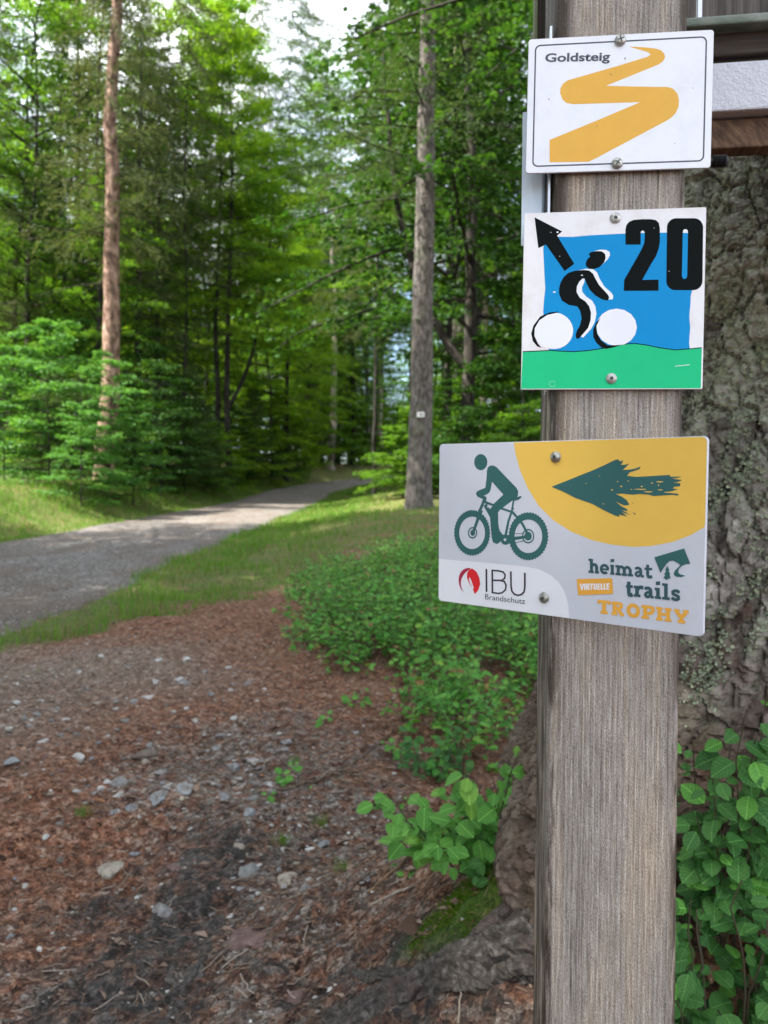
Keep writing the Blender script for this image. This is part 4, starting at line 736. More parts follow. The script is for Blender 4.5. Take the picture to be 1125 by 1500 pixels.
        ('heading_lettering', 'tealdark', [[1520,-1623,1646,-1622,1636,-1070,1510,-1068],[1462,-1623,1678,-1622,1676,-1528,1460,-1529],[1454,-1162,1575,-1162,1573,-1069,1452,-1068],[1736,-1621,1860,-1620,1856,-1346,1731,-1346],[1721,-1621,1892,-1620,1891,-1526,1720,-1528],[1536,-1348,1620,-1238,1740,-1224,1824,-1282,1854,-1370,1734,-1402,1720,-1348,1708,-1336,1682,-1336,1622,-1408],[2198,-1430,2194,-1397,2184,-1373,2170,-1354,2152,-1339,2134,-1331,2114,-1328,2096,-1331,2078,-1339,2060,-1354,2047,-1374,2038,-1398,2036,-1424,2039,-1450,2049,-1474,2063,-1494,2080,-1508,2099,-1516,2118,-1519,2137,-1516,2156,-1508,2178,-1489,2252,-1566,2218,-1595,2172,-1617,2120,-1624,2068,-1618,2020,-1596,1980,-1564,1950,-1522,1930,-1474,1924,-1424,1928,-1374,1946,-1326,1975,-1284,2014,-1252,2061,-1230,2113,-1223,2164,-1230,2212,-1252,2252,-1284,2282,-1326,2300,-1373,2307,-1418],[1998,-1397,2282,-1396,2284,-1466,1999,-1466],[2372,-1616,2493,-1616,2486,-1230,2364,-1230],[2350,-1616,2515,-1616,2514,-1524,2348,-1524],[2344,-1322,2427,-1322,2425,-1230,2342,-1230],[2351,-1144,2496,-1122,2494,-1007,2348,-1030],[2607,-1614,2727,-1614,2720,-1230,2600,-1230],[2558,-1615,2776,-1614,2774,-1522,2556,-1524],[2846,-1613,2964,-1612,2959,-1345,2840,-1345],[2797,-1614,3012,-1612,3010,-1521,2795,-1522],[3081,-1611,3198,-1610,3193,-1345,3076,-1345],[3033,-1611,3246,-1610,3244,-1520,3032,-1521],[2552,-1322,2662,-1322,2660,-1230,2551,-1230],[2624,-1348,2704,-1244,2809,-1222,2898,-1277,2950,-1354,2850,-1412,2814,-1352,2786,-1330,2762,-1332,2701,-1404],[2862,-1348,2941,-1244,3045,-1222,3132,-1277,3185,-1354,3086,-1412,3050,-1352,3023,-1330,2998,-1332,2938,-1404],[3482,-1564,3597,-1563,3592,-1352,3477,-1352],[3292,-1295,3352,-1230,3473,-1222,3558,-1273,3590,-1358,3480,-1392,3466,-1340,3446,-1324,3398,-1324,3361,-1357],[3540,-1457,3448,-1464,3402,-1493,3399,-1510,3414,-1524,3444,-1520,3506,-1462,3570,-1528,3486,-1606,3383,-1618,3299,-1542,3317,-1438,3417,-1376,3532,-1368],[3540,-1608,3658,-1608,3656,-1518,3538,-1518],[3845,-1120,3852,-1484,3865,-1512,3873,-1514,3945,-1486,3988,-1590,3885,-1630,3783,-1610,3739,-1504,3732,-1120],[3661,-1321,3962,-1321,3960,-1232,3692,-1232]]),
        ('heading_lettering', 'tealdark', [[3154,-1810,3162,-2216,3172,-2245,3160,-2242,3217,-2215,3280,-2337,3178,-2386,3062,-2360,3021,-2238,3013,-1810],[2967,-2035,3244,-2034,3242,-1935,2996,-1935],[3340,-2350,3479,-2348,3471,-1935,3332,-1935],[3288,-2350,3545,-2348,3543,-2249,3286,-2251],[3282,-2034,3403,-2034,3402,-1935,3280,-1935],[3356,-2094,3418,-1974,3522,-1906,3657,-1920,3636,-2066,3552,-2046,3512,-2062,3453,-2148],[3856,-2292,3992,-2290,3987,-2066,3851,-2066],[3666,-2002,3727,-1928,3859,-1918,3951,-1977,3984,-2071,3855,-2110,3841,-2056,3825,-2041,3784,-2040,3748,-2074],[3926,-2184,3834,-2192,3791,-2221,3788,-2237,3799,-2248,3822,-2245,3883,-2184,3962,-2259,3875,-2346,3762,-2361,3672,-2274,3690,-2158,3796,-2088,3915,-2078],[3925,-2344,4045,-2343,4043,-2246,3923,-2246],[4130,-2342,4264,-2341,4256,-1934,4122,-1934],[4080,-2342,4314,-2340,4312,-2243,4078,-2245],[4074,-2032,4191,-2032,4189,-1934,4072,-1934],[4106,-1845,4267,-1821,4264,-1689,4104,-1712],[4422,-2339,4554,-2338,4542,-1746,4410,-1745],[4349,-2340,4627,-2337,4625,-2241,4347,-2243],[4338,-1842,4478,-1842,4476,-1746,4336,-1745],[4930,-2080,4882,-2037,4821,-2034,4789,-2056,4789,-2056,4858,-2084,4984,-2146,5001,-2272,4892,-2350,4748,-2346,4662,-2269,4736,-2186,4792,-2236,4857,-2238,4884,-2220,4884,-2218,4814,-2186,4687,-2134,4670,-1998,4789,-1922,4923,-1927,5001,-1996]]),
        ('trophy_lettering', 'orange', [[2051,-3140,2209,-3138,2200,-2618,2042,-2618],[1982,-3140,2278,-3138,2276,-3031,1980,-3032],[1858,-2725,2385,-2726,2383,-2619,1856,-2618],[1858,-2764,1950,-2764,1947,-2618,1856,-2618],[2296,-2764,2386,-2764,2383,-2619,2293,-2618],[2474,-3136,2628,-3134,2619,-2620,2464,-2620],[2426,-3136,2666,-3134,2664,-3028,2424,-3030],[2419,-2726,2544,-2726,2542,-2620,2417,-2619],[2542,-2614,2722,-2614,2860,-2644,2880,-2789,2796,-2910,2557,-2946,2536,-2830,2722,-2802,2753,-2759,2750,-2740,2710,-2732,2544,-2732],[2728,-2836,2864,-3019,2920,-3027,2922,-3132,2802,-3142,2612,-2918],[3401,-2882,3396,-2846,3385,-2818,3369,-2793,3348,-2773,3324,-2759,3298,-2751,3270,-2750,3244,-2754,3219,-2766,3196,-2782,3178,-2804,3166,-2832,3160,-2860,3160,-2891,3168,-2920,3182,-2946,3201,-2969,3223,-2986,3248,-2997,3276,-3002,3302,-3000,3328,-2992,3352,-2978,3372,-2958,3388,-2933,3397,-2905,3401,-2868,3540,-2882,3535,-2934,3516,-2992,3485,-3043,3442,-3086,3390,-3118,3331,-3136,3270,-3140,3208,-3130,3151,-3105,3101,-3068,3060,-3021,3032,-2966,3018,-2906,3016,-2846,3029,-2786,3055,-2731,3094,-2684,3142,-2646,3198,-2622,3259,-2611,3321,-2615,3380,-2633,3434,-2664,3478,-2707,3512,-2758,3534,-2815,3540,-2867],[3664,-3126,3810,-3124,3800,-2624,3654,-2623],[3596,-3126,3888,-3124,3885,-3021,3594,-3023],[3588,-2726,3729,-2726,3727,-2624,3585,-2623],[3727,-2614,3920,-2614,4070,-2650,4090,-2818,3976,-2956,3742,-2985,3724,-2864,3910,-2842,3962,-2780,3958,-2748,3908,-2736,3730,-2736],[4196,-3122,4339,-3120,4329,-2626,4186,-2625],[4142,-3122,4393,-3120,4391,-3018,4140,-3020],[4134,-2727,4385,-2727,4383,-2626,4132,-2625],[4515,-3118,4656,-3118,4646,-2626,4504,-2626],[4461,-3119,4709,-3117,4706,-3016,4459,-3018],[4453,-2727,4700,-2728,4698,-2626,4451,-2626],[4262,-2820,4579,-2820,4582,-2924,4264,-2926],[4991,-3114,5128,-3114,5124,-2880,4986,-2880],[4923,-3115,5196,-3113,5194,-3014,4921,-3015],[4933,-2680,5105,-2862,5006,-2958,4834,-2775],[5270,-2775,5107,-2957,5004,-2862,5168,-2680],[4788,-2728,4988,-2728,4986,-2628,4786,-2627],[5114,-2728,5312,-2728,5310,-2628,5112,-2628]]),
        ('small_banner', 'orange', [[970,-1908,2430,-1742,2480,-2332,1042,-2534]]),
        ('banner_lettering', 'white', [[1157,-2068,1225,-2308,1166,-2328,1097,-2088],[1285,-2068,1226,-2321,1166,-2314,1226,-2061],[1290,-2306,1351,-2300,1347,-2054,1286,-2061],[1366,-2298,1427,-2291,1423,-2046,1362,-2052],[1392,-2049,1484,-2039,1517,-2094,1489,-2188,1395,-2200,1394,-2154,1452,-2148,1465,-2104,1454,-2088,1394,-2094],[1484,-2154,1523,-2272,1465,-2294,1426,-2176],[1564,-2275,1624,-2268,1620,-2024,1560,-2030],[1515,-2081,1666,-2064,1665,-2017,1514,-2034],[1735,-2011,1738,-2191,1751,-2197,1763,-2188,1760,-2008,1820,-2002,1824,-2211,1752,-2264,1678,-2228,1675,-2018],[1844,-2242,1904,-2236,1900,-1993,1840,-2000],[1844,-2242,1948,-2230,1947,-2184,1843,-2196],[1842,-2140,1946,-2128,1945,-2082,1842,-2094],[1840,-2046,1944,-2035,1943,-1988,1840,-2000],[1973,-2228,2032,-2220,2028,-1979,1968,-1986],[1973,-2228,2072,-2216,2070,-2170,1972,-2181],[2092,-2214,2150,-2207,2146,-1966,2087,-1973],[2092,-2214,2189,-2202,2188,-2156,2090,-2168],[2209,-2200,2268,-2193,2264,-1953,2204,-1960],[2209,-2200,2330,-2186,2328,-2140,2208,-2154],[2207,-2099,2328,-2085,2327,-2039,2206,-2052],[2206,-2006,2326,-1992,2325,-1946,2204,-1960]]),
        ('logo', 'teal', [[4036,-834,5101,-438,5329,-972,5147,-990,4999,-1063,4868,-956,4714,-902,4584,-934,4477,-1052,4370,-1214,4276,-1385],[5198,-982,5042,-1060,4924,-1194,4914,-1317,4992,-1376,5164,-1404,5029,-1464,4878,-1472,4778,-1434,4754,-1348,4800,-1244,4902,-1136,4977,-1052,5083,-996],[4513,-1106,4600,-1261,4556,-1269,4629,-1412,4586,-1420,4654,-1550,4544,-1560,4546,-1603,4444,-1612,4444,-1568,4378,-1574,4454,-1436,4401,-1432,4482,-1284,4438,-1279]]),
    ],
    'heimat_text': [[-65.81,-63.29],[-26.46,-63.05],[-65.64,-58.37]],
    'gold_pose': [[0.18248,0.612,0.328],[-0.12523,0.00448,0.01062],0.14298,0.10801],
    'twenty_pose': [[0.17963,0.613,0.1713],[-0.14282,0.00417,0.00794],0.14044,0.14256],
    'heimat_pose': [[0.13648,0.612,-0.01189],[-0.72374,0.04014,0.02422],0.23289,0.14025],
    'gold_screws': [[0.24,48.77],[0.13,-48.69]],
    'twenty_screws': [[1.27,64.9],[0.71,-62.72]],
    'heimat_screws': [[-0.31,57.15],[-8.97,-55.9]],
}

# ------------------------------------------------------------------ the post
P_YAW = R_(-7.3)
P_C = (0.186, 0.6185)          # middle of its front face
pw, pd = 0.1035, 0.118


def post_frame(lx, ly, z=0.0):
    """Local post coordinates (across, into the depth) to the world."""
    c, s = math.cos(P_YAW), math.sin(P_YAW)
    return (P_C[0] + lx * c - ly * s, P_C[1] + lx * s + ly * c, z)


sec = []; nrm = []
rad = 0.0065
nf = 150
for i in range(nf + 1):
    sec.append((-pw / 2 + rad + (pw - 2 * rad) * i / nf, 0)); nrm.append((0, -1))
for k in range(1, 8):
    a = R_(-90 + 90 * k / 8); sec.append((pw / 2 - rad + rad * math.cos(a), rad + rad * math.sin(a))); nrm.append((math.cos(a), math.sin(a)))
for i in range(12):
    sec.append((pw / 2, rad + (pd - 2 * rad) * i / 11)); nrm.append((1, 0))
for i in range(12):
    sec.append((pw / 2 - rad - (pw - 2 * rad) * i / 11, pd)); nrm.append((0, 1))
for i in range(60):
    sec.append((-pw / 2, pd - rad - (pd - 2 * rad) * i / 59)); nrm.append((-1, 0))
for k in range(1, 12):
    a = R_(180 + 90 * k / 12); sec.append((-pw / 2 + rad + rad * math.cos(a), rad + rad * math.sin(a))); nrm.append((math.cos(a), math.sin(a)))
sec = np.array(sec); nrm = np.array(nrm)
arc = np.concatenate([[0], np.cumsum(np.hypot(*np.diff(sec, axis=0).T))])
pz = np.concatenate([[0.05, 0.3], np.arange(0.44, 1.9, 0.0045), [2.0, 2.3]])
A_, Z_ = np.meshgrid(arc, pz)
ringy = np.sin(A_ * 2 * np.pi / 0.00215 + 3.2 * fbm(A_ * 40, Z_ * 1.2, 2)) * 0.00016 * (0.6 + 1.2 * (vnoise(A_ * 90, Z_ * 2) + .5))
fib = 0.00030 * fbm(A_ * 900, Z_ * 26, 3) + 0.0007 * fbm(A_ * 60, Z_ * 2.2, 3)
left = sm((A_ - (arc[-1] - 0.032)) / 0.012) + sm((0.012 - A_) / 0.01)
gouge = -0.0022 * np.clip(fbm(A_ * 220, Z_ * 5 + 7, 3) - 0.05, 0, 1) * left
dsp = ringy + fib + gouge
crack = -0.004 * np.exp(-((A_ - 0.031 - 0.002 * vnoise(Z_ * 3, 2)) / 0.0006) ** 2) * sm((0.75 - Z_) / 0.2)
dsp = dsp + crack * 0.4
LX = sec[:, 0][None] + nrm[:, 0][None] * dsp; LY = sec[:, 1][None] + nrm[:, 1][None] * dsp
n_ = len(sec)
I = np.arange(len(pz) - 1)[:, None] * n_ + np.arange(n_)[None]
J = np.arange(len(pz) - 1)[:, None] * n_ + (np.arange(n_)[None] + 1) % n_
PV = np.stack([LX, LY, Z_], -1).reshape(-1, 3)
me = np_mesh('wooden_post', PV, [np.stack([I, J, J + n_, I + n_], -1).reshape(-1, 4), np.array([list(range((len(pz) - 1) * n_, len(pz) * n_))])], smooth=True)

m, nt, out = new_mat('weathered_post')
tc = N(nt, 'ShaderNodeTexCoord'); ob = tc.outputs['Object']
grain = noise_n(nt, ob, 1, 5, 0.65, (560, 560, 34))
broad = noise_n(nt, ob, 1, 4, 0.6, (40, 40, 3.0))
spot = noise_n(nt, ob, 1, 3, 0.6, (1100, 1100, 520))  # fine speckle; its light end paints glints into the wood colour
stain = noise_n(nt, ob, 1, 6, 0.72, (60, 60, 7))
wv = N(nt, 'ShaderNodeTexWave'); wv.wave_type = 'BANDS'; wv.bands_direction = 'X'
mp = N(nt, 'ShaderNodeMapping'); mp.inputs['Scale'].default_value = (74, 74, 0.6)
nt.links.new(ob, mp.inputs['Vector']); nt.links.new(mp.outputs['Vector'], wv.inputs['Vector'])
wv.inputs['Scale'].default_value = 1.0; wv.inputs['Distortion'].default_value = 3.0; wv.inputs['Detail'].default_value = 3; wv.inputs['Detail Scale'].default_value = 1.2
g = math_n(nt, 'ADD', math_n(nt, 'MULTIPLY', grain, 0.40), math_n(nt, 'ADD', math_n(nt, 'MULTIPLY', wv.outputs['Fac'], 0.05), math_n(nt, 'ADD', math_n(nt, 'MULTIPLY', spot, 0.27), math_n(nt, 'MULTIPLY', broad, 0.28))))
wr = ramp(nt, [(0.36, (0.11, 0.090, 0.076)), (0.45, (0.25, 0.222, 0.198)), (0.54, (0.385, 0.355, 0.328)), (0.66, (0.66, 0.64, 0.62))])
nt.links.new(g, wr.inputs['Fac'])
# rusty tone where the silver weathering has worn off
tone = ramp(nt, [(0.44, (1.0, 0.985, 0.96)), (0.68, (0.98, 0.84, 0.68))]); nt.links.new(broad, tone.inputs['Fac'])
c = mixc(nt, 1.0, wr.outputs['Color'], tone.outputs['Color'], 'MULTIPLY')
sx = N(nt, 'ShaderNodeSeparateXYZ'); nt.links.new(ob, sx.inputs[0])
edge = N(nt, 'ShaderNodeMapRange'); edge.inputs['From Min'].default_value = -pw / 2 + 0.017; edge.inputs['From Max'].default_value = -pw / 2 + 0.002
nt.links.new(sx.outputs['X'], edge.inputs['Value'])
edge2 = N(nt, 'ShaderNodeMapRange'); edge2.inputs['From Min'].default_value = pw / 2 - 0.009; edge2.inputs['From Max'].default_value = pw / 2 - 0.002
nt.links.new(sx.outputs['X'], edge2.inputs['Value'])
up = N(nt, 'ShaderNodeMapRange'); up.inputs['From Min'].default_value = 1.20; up.inputs['From Max'].default_value = 1.50
nt.links.new(sx.outputs['Z'], up.inputs['Value'])
st = ramp(nt, [(0.44, (0, 0, 0)), (0.54, (1, 1, 1))]); nt.links.new(stain, st.inputs['Fac'])
e = math_n(nt, 'MULTIPLY', math_n(nt, 'ADD', edge.outputs['Result'], math_n(nt, 'MULTIPLY', edge2.outputs['Result'], 0.9)), math_n(nt, 'ADD', math_n(nt, 'ADD', math_n(nt, 'MULTIPLY', st.outputs['Color'], 1.0), 0.06), math_n(nt, 'MULTIPLY', up.outputs['Result'], 0.60)), True)
c = mixc(nt, e, c, mixc(nt, grain, (0.018, 0.012, 0.008), (0.085, 0.058, 0.036)))
dk = ramp(nt, [(0.30, (1, 1, 1)), (0.36, (0, 0, 0))]); nt.links.new(spot, dk.inputs['Fac'])
c = mixc(nt, math_n(nt, 'MULTIPLY', dk.outputs['Color'], 0.5), c, (0.04, 0.032, 0.026))
ck = ramp(nt, [(0.485, (0, 0, 0)), (0.5, (1, 1, 1)), (0.515, (0, 0, 0))]); nt.links.new(noise_n(nt, ob, 1, 2, 0.4, (75, 75, 1.3)), ck.inputs['Fac'])
ckm = ramp(nt, [(0.52, (0, 0, 0)), (0.62, (1, 1, 1))]); nt.links.new(noise_n(nt, ob, 1, 2, 0.4, (20, 20, 6)), ckm.inputs['Fac'])
c = mixc(nt, math_n(nt, 'MULTIPLY', ck.outputs['Color'], math_n(nt, 'MULTIPLY', ckm.outputs['Color'], 0.8)), c, (0.03, 0.023, 0.018))     # drying cracks
# one knot near the left edge
kd = N(nt, 'ShaderNodeVectorMath'); kd.operation = 'DISTANCE'
kmp = N(nt, 'ShaderNodeMapping'); kmp.inputs['Scale'].default_value = (1, 1, 0.55)
nt.links.new(ob, kmp.inputs['Vector']); nt.links.new(kmp.outputs['Vector'], kd.inputs[0]); kd.inputs[1].default_value = (-pw / 2 + 0.001, 0.018, 0.795 * 0.55)
kr = ramp(nt, [(0.0, (1, 1, 1)), (0.30, (0.85, 0.85, 0.85)), (0.42, (0, 0, 0))])
nt.links.new(math_n(nt, 'MULTIPLY', kd.outputs['Value'], 40.0), kr.inputs['Fac'])
c = mixc(nt, kr.outputs['Color'], c, (0.045, 0.036, 0.030))
p = finish(nt, out, c, 0.55, 0.5, math_n(nt, 'ADD', grain, math_n(nt, 'MULTIPLY', spot, 1.3)), 0.9, 0.0016)
me.materials.append(m)
POST_WOOD = m
post = add('wooden_post', me, loc=(P_C[0], P_C[1], 0), rot=(0, 0, P_YAW),
           label='square weathered grey timber post carrying the three trail signs', category='post')

# ------------------------------------------------------------------ trail signs
INK = {
    'slate': plain('print_slate', (0.085, 0.088, 0.11), 0.5, 0.12), 'gold': plain('print_gold', (0.66, 0.37, 0.065), 0.5, 0.15),
    'dark': plain('print_dark', (0.05, 0.05, 0.055), 0.5), 'blue': plain('print_blue', (0.001, 0.225, 0.52), 0.5, 0.12),
    'green': plain('print_green', (0.012, 0.45, 0.19), 0.5, 0.12), 'greenlight': plain('print_filler', (0.10, 0.55, 0.30), 0.5),
    'black': plain('print_black', (0.006, 0.008, 0.008), 0.6, 0.03), 'white': plain('print_white', (0.70, 0.71, 0.76), 0.45, 0.25, 0.03),
    'yellow': plain('print_yellow', (0.74, 0.47, 0.09), 0.5, 0.2, 0.04), 'teal': plain('print_teal', (0.035, 0.115, 0.115), 0.5, 0.15),
    'tealdark': plain('print_deep_teal', (0.040, 0.090, 0.105), 0.5, 0.15), 'greyblue': plain('panel_grey', (0.50, 0.52, 0.59), 0.45, 0.25, 0.03),
    'crimson': plain('print_crimson', (0.34, 0.012, 0.045), 0.45), 'red': plain('print_red', (0.62, 0.010, 0.018), 0.45),
    'ink': plain('print_ink', (0.032, 0.028, 0.042), 0.45), 'orange': plain('print_orange', (0.72, 0.36, 0.055), 0.5, 0.15),
}


def worn_panel(name, col, dirt, amt, rough=0.4):
    m, nt, out = new_mat(name)
    ob = N(nt, 'ShaderNodeTexCoord').outputs['Object']
    a = noise_n(nt, ob, 35, 6, 0.7); b = noise_n(nt, ob, 420, 3, 0.6); e = noise_n(nt, ob, 12, 4, 0.6, (1, 1, 0.25))
    k = ramp(nt, [(0.46, (0, 0, 0)), (0.75, (1, 1, 1))]); nt.links.new(a, k.inputs['Fac'])
    k2 = ramp(nt, [(0.24, (1, 1, 1)), (0.28, (0, 0, 0))]); nt.links.new(b, k2.inputs['Fac'])
    c = mixc(nt, math_n(nt, 'MULTIPLY', k.outputs['Color'], amt), col, dirt)
    c = mixc(nt, math_n(nt, 'MULTIPLY', e, amt * 0.5), c, dirt)
    c = mixc(nt, math_n(nt, 'MULTIPLY', k2.outputs['Color'], amt * 1.2), c, (0.12, 0.11, 0.10))
    finish(nt, out, c, rough, 0.45, a, 0.05, 0.001)
    return m


WHITE_ENAMEL = worn_panel('white_enamel', (0.70, 0.715, 0.765), (0.50, 0.51, 0.53), 0.35)
WHITE_OLD = worn_panel('white_old', (0.70, 0.695, 0.72), (0.48, 0.42, 0.38), 0.5)
GREY_PANEL = worn_panel('grey_panel', (0.53, 0.555, 0.63), (0.48, 0.46, 0.50), 0.3)
STEEL = plain('steel', (0.36, 0.355, 0.33), 0.42, 0.5, 0.45, 420, 0.85)
PAINTED_RECESS = plain('painted_recess', (0.03, 0.03, 0.03), 0.6)  # flat dark shape on the head, painting the shade of a drive recess


def layer(polys, y, step=0.0000004):
    """Flat print: tessellated outlines, each a hair proud of the one before."""
    g = Geo()
    for i, p in enumerate(polys):
        pts = [Vector((a / 50000.0, 0, b / 50000.0)) for a, b in zip(p[0::2], p[1::2])]
        tris = tessellate_polygon([pts])
        V = np.array([(v.x, y - step * i, v.z) for v in pts])
        F = np.array(tris)
        if len(F) == 0:
            continue
        a, b, c = V[F[:, 0]], V[F[:, 1]], V[F[:, 2]]
        ny = (b - a)[:, 2] * (c - a)[:, 0] - (b - a)[:, 0] * (c - a)[:, 2]
        F[ny > 0] = F[ny > 0][:, ::-1]
        g.put(V, F)
    return g


def text_mesh(body, pts, bold, y):
    """A line of print in Blender's own typeface, fitted to a baseline and cap height (mm)."""
    (x0, z0), (x1, z1), (_, zt) = pts
    cu = bpy.data.curves.new('lettering', 'FONT')
    cu.body = body; cu.size = 1; cu.offset = bold; cu.resolution_u = 4
    o = bpy.data.objects.new('lettering', cu); COL.objects.link(o)
    bpy.context.view_layer.update()
    me = bpy.data.meshes.new_from_object(o.evaluated_get(bpy.context.evaluated_depsgraph_get()))
    bpy.data.objects.remove(o)
    V = np.zeros(len(me.vertices) * 3); me.vertices.foreach_get('co', V); V = V.reshape(-1, 3)
    w = V[:, 0].max() - V[:, 0].min(); hcap = 0.73
    L = math.hypot(x1 - x0, z1 - z0); ex = np.array([(x1 - x0) / L, (z1 - z0) / L])
    sx = L / w; sy = abs(zt - z0) / hcap
    X = (V[:, 0] - V[:, 0].min()) * sx; Yv = V[:, 1] * sy
    P = np.stack([(x0 + X * ex[0] - Yv * ex[1]) / 1000, np.full(len(V), y), (z0 + X * ex[1] + Yv * ex[0]) / 1000], 1)
    me.vertices.foreach_set('co', P.ravel()); me.update()
    return me


def plate(W, H, T, r, seg=6):
    """Rounded plate whose face is at y = 0 and which goes back to y = T, with softened rims."""
    o = []
    for cx, cz, a0 in [(W / 2 - r, H / 2 - r, 0), (-W / 2 + r, H / 2 - r, 90), (-W / 2 + r, -H / 2 + r, 180), (W / 2 - r, -H / 2 + r, 270)]:
        for k in range(seg + 1):
            a = R_(a0 + 90 * k / seg); o.append((cx + r * math.cos(a), cz + r * math.sin(a)))
    o = np.array(o); n = len(o); b = min(0.0004, T * 0.3)
    cen = o / (np.linalg.norm(o, axis=1)[:, None]) * b
    rings = [np.c_[o[:, 0] - cen[:, 0], np.zeros(n), o[:, 1] - cen[:, 1]], np.c_[o[:, 0], np.full(n, b), o[:, 1]],
             np.c_[o[:, 0], np.full(n, T - b), o[:, 1]], np.c_[o[:, 0] - cen[:, 0], np.full(n, T), o[:, 1] - cen[:, 1]]]
    V = np.concatenate(rings); F = []
    for k in range(3):
        F += [[k * n + i, k * n + (i + 1) % n, (k + 1) * n + (i + 1) % n, (k + 1) * n + i] for i in range(n)]
    return V, np.array(F), np.array([list(range(n))]), np.array([list(range(3 * n, 4 * n))[::-1]])


def screw_mesh(kind):
    g = Geo()
    R0 = {'pan': 0.0043, 'torx': 0.0035, 'round': 0.0037}[kind]
    dome = {'pan': 0.0034, 'torx': 0.0016, 'round': 0.0026}[kind]
    ns = 28
    prof = [(R0, 0.0), (R0 * 1.0, -dome * 0.35)] + [(R0 * math.cos(a), -dome * (0.35 + 0.65 * math.sin(a))) for a in np.linspace(0.2, 1.25, 7)]
    a = np.linspace(0, 2 * np.pi, ns, endpoint=False)
    V = np.array([[r * math.cos(t), y, r * math.sin(t)] for r, y in prof for t in a])
    F = [[k * ns + i, k * ns + (i + 1) % ns, (k + 1) * ns + (i + 1) % ns, (k + 1) * ns + i] for k in range(len(prof) - 1) for i in range(ns)]
    g.put(V, F)
    last = len(prof) - 1
    g.put(V[last * ns:], [list(range(ns))])
    yt = prof[-1][1] - 0.00012
    if kind == 'pan':
        for ang in (0.5, 0.5 + math.pi / 2):
            c, s = math.cos(ang), math.sin(ang); l, w = R0 * 0.55, R0 * 0.11
            q = [(l, w), (-l, w), (-l, -w), (l, -w)]
            g.put([[x * c - z * s, yt - 0.00006 * (ang > 1), x * s + z * c] for x, z in q], [[0, 1, 2, 3]], 1)
    else:
        k = 24; rr = R0 * (0.42 if kind == 'torx' else 0.36)
        pts = [((rr * (1 + 0.22 * math.cos(6 * t))) * math.cos(t), yt, (rr * (1 + 0.22 * math.cos(6 * t))) * math.sin(t)) for t in np.linspace(0, 2 * np.pi, k, endpoint=False)]
        g.put(pts, [list(range(k))], 1)
    # washer ring
    rw = R0 * 1.22
    ring = np.array([[r * math.cos(t), y, r * math.sin(t)] for r, y in ((rw, 0.0), (rw * 0.97, -0.0006), (R0 * 0.98, -0.0006)) for t in a])
    if kind != 'pan':
        g.put(ring, [[k * ns + i, k * ns + (i + 1) % ns, (k + 1) * ns + (i + 1) % ns, (k + 1) * ns + i] for k in range(2) for i in range(ns)])
    return g.mesh('screw', [STEEL, PAINTED_RECESS], True)


SINGLE = ('wheel_shadow', 'bicycle_wheel', 'blemish', 'chip', 'bicycle_gap', 'arrow_brush_gap', 'arrow_speck')


def build_sign(key, name, label, T, r, base, kind, texts=()):
    (cx, cyy, cz), (yaw, pit, rol), W, H = ART[key + '_pose']
    t = add(name, None, loc=(cx, cyy, CAM_Z + cz), rot=(0, 0, 0), label=label, category='sign')
    t.rotation_mode = 'QUATERNION'
    t.rotation_quaternion = (Matrix.Rotation(yaw, 3, 'Z') @ Matrix.Rotation(pit, 3, 'X') @ Matrix.Rotation(rol, 3, 'Y')).to_quaternion()
    V, F, f0, f1 = plate(W, H, T, r)
    add('panel', np_mesh('panel', V, [F, f0, f1], [base]), t)
    y = -0.00004
    merged = []
    for part, col, polys in ART[key]:
        for group_ in ([[p_] for p_ in polys] if part in SINGLE else [polys]):
            add(part, layer(group_, y).mesh(part, [INK[col]]), t)
        y -= 0.00001 + 0.0000004 * len(polys)
    for body, k, bold, col, part in texts:
        me = text_mesh(body, ART[k], bold, y - 0.00002); me.materials.clear(); me.materials.append(INK[col])
        add(part, me, t)
    sm_ = screw_mesh(kind)
    for i, (sx_, sz_) in enumerate(ART[key + '_screws']):
        add('screw', sm_, t, loc=(sx_ / 1000, -0.0002 + y, sz_ / 1000), rot=(0, 0.9 * i + 0.2, 0))
    return t


build_sign('gold', 'trail_sign', 'white enamel trail sign with a golden zigzag path, topmost on the timber post', 0.0022, 0.0025, WHITE_ENAMEL, 'pan', [('Goldsteig', 'gold_text', 0.028, 'slate', 'lettering')])
build_sign('twenty', 'cycle_route_sign', 'square blue and green cycle route sign with a big black number 20', 0.003, 0.0010, WHITE_OLD, 'torx')
build_sign('heimat', 'race_sign', 'wide grey and yellow mountain bike sign with a brushed arrow, lowest on the post', 0.0032, 0.0035, GREY_PANEL, 'round', [('Brandschutz', 'heimat_text', -0.004, 'ink', 'company_name')])

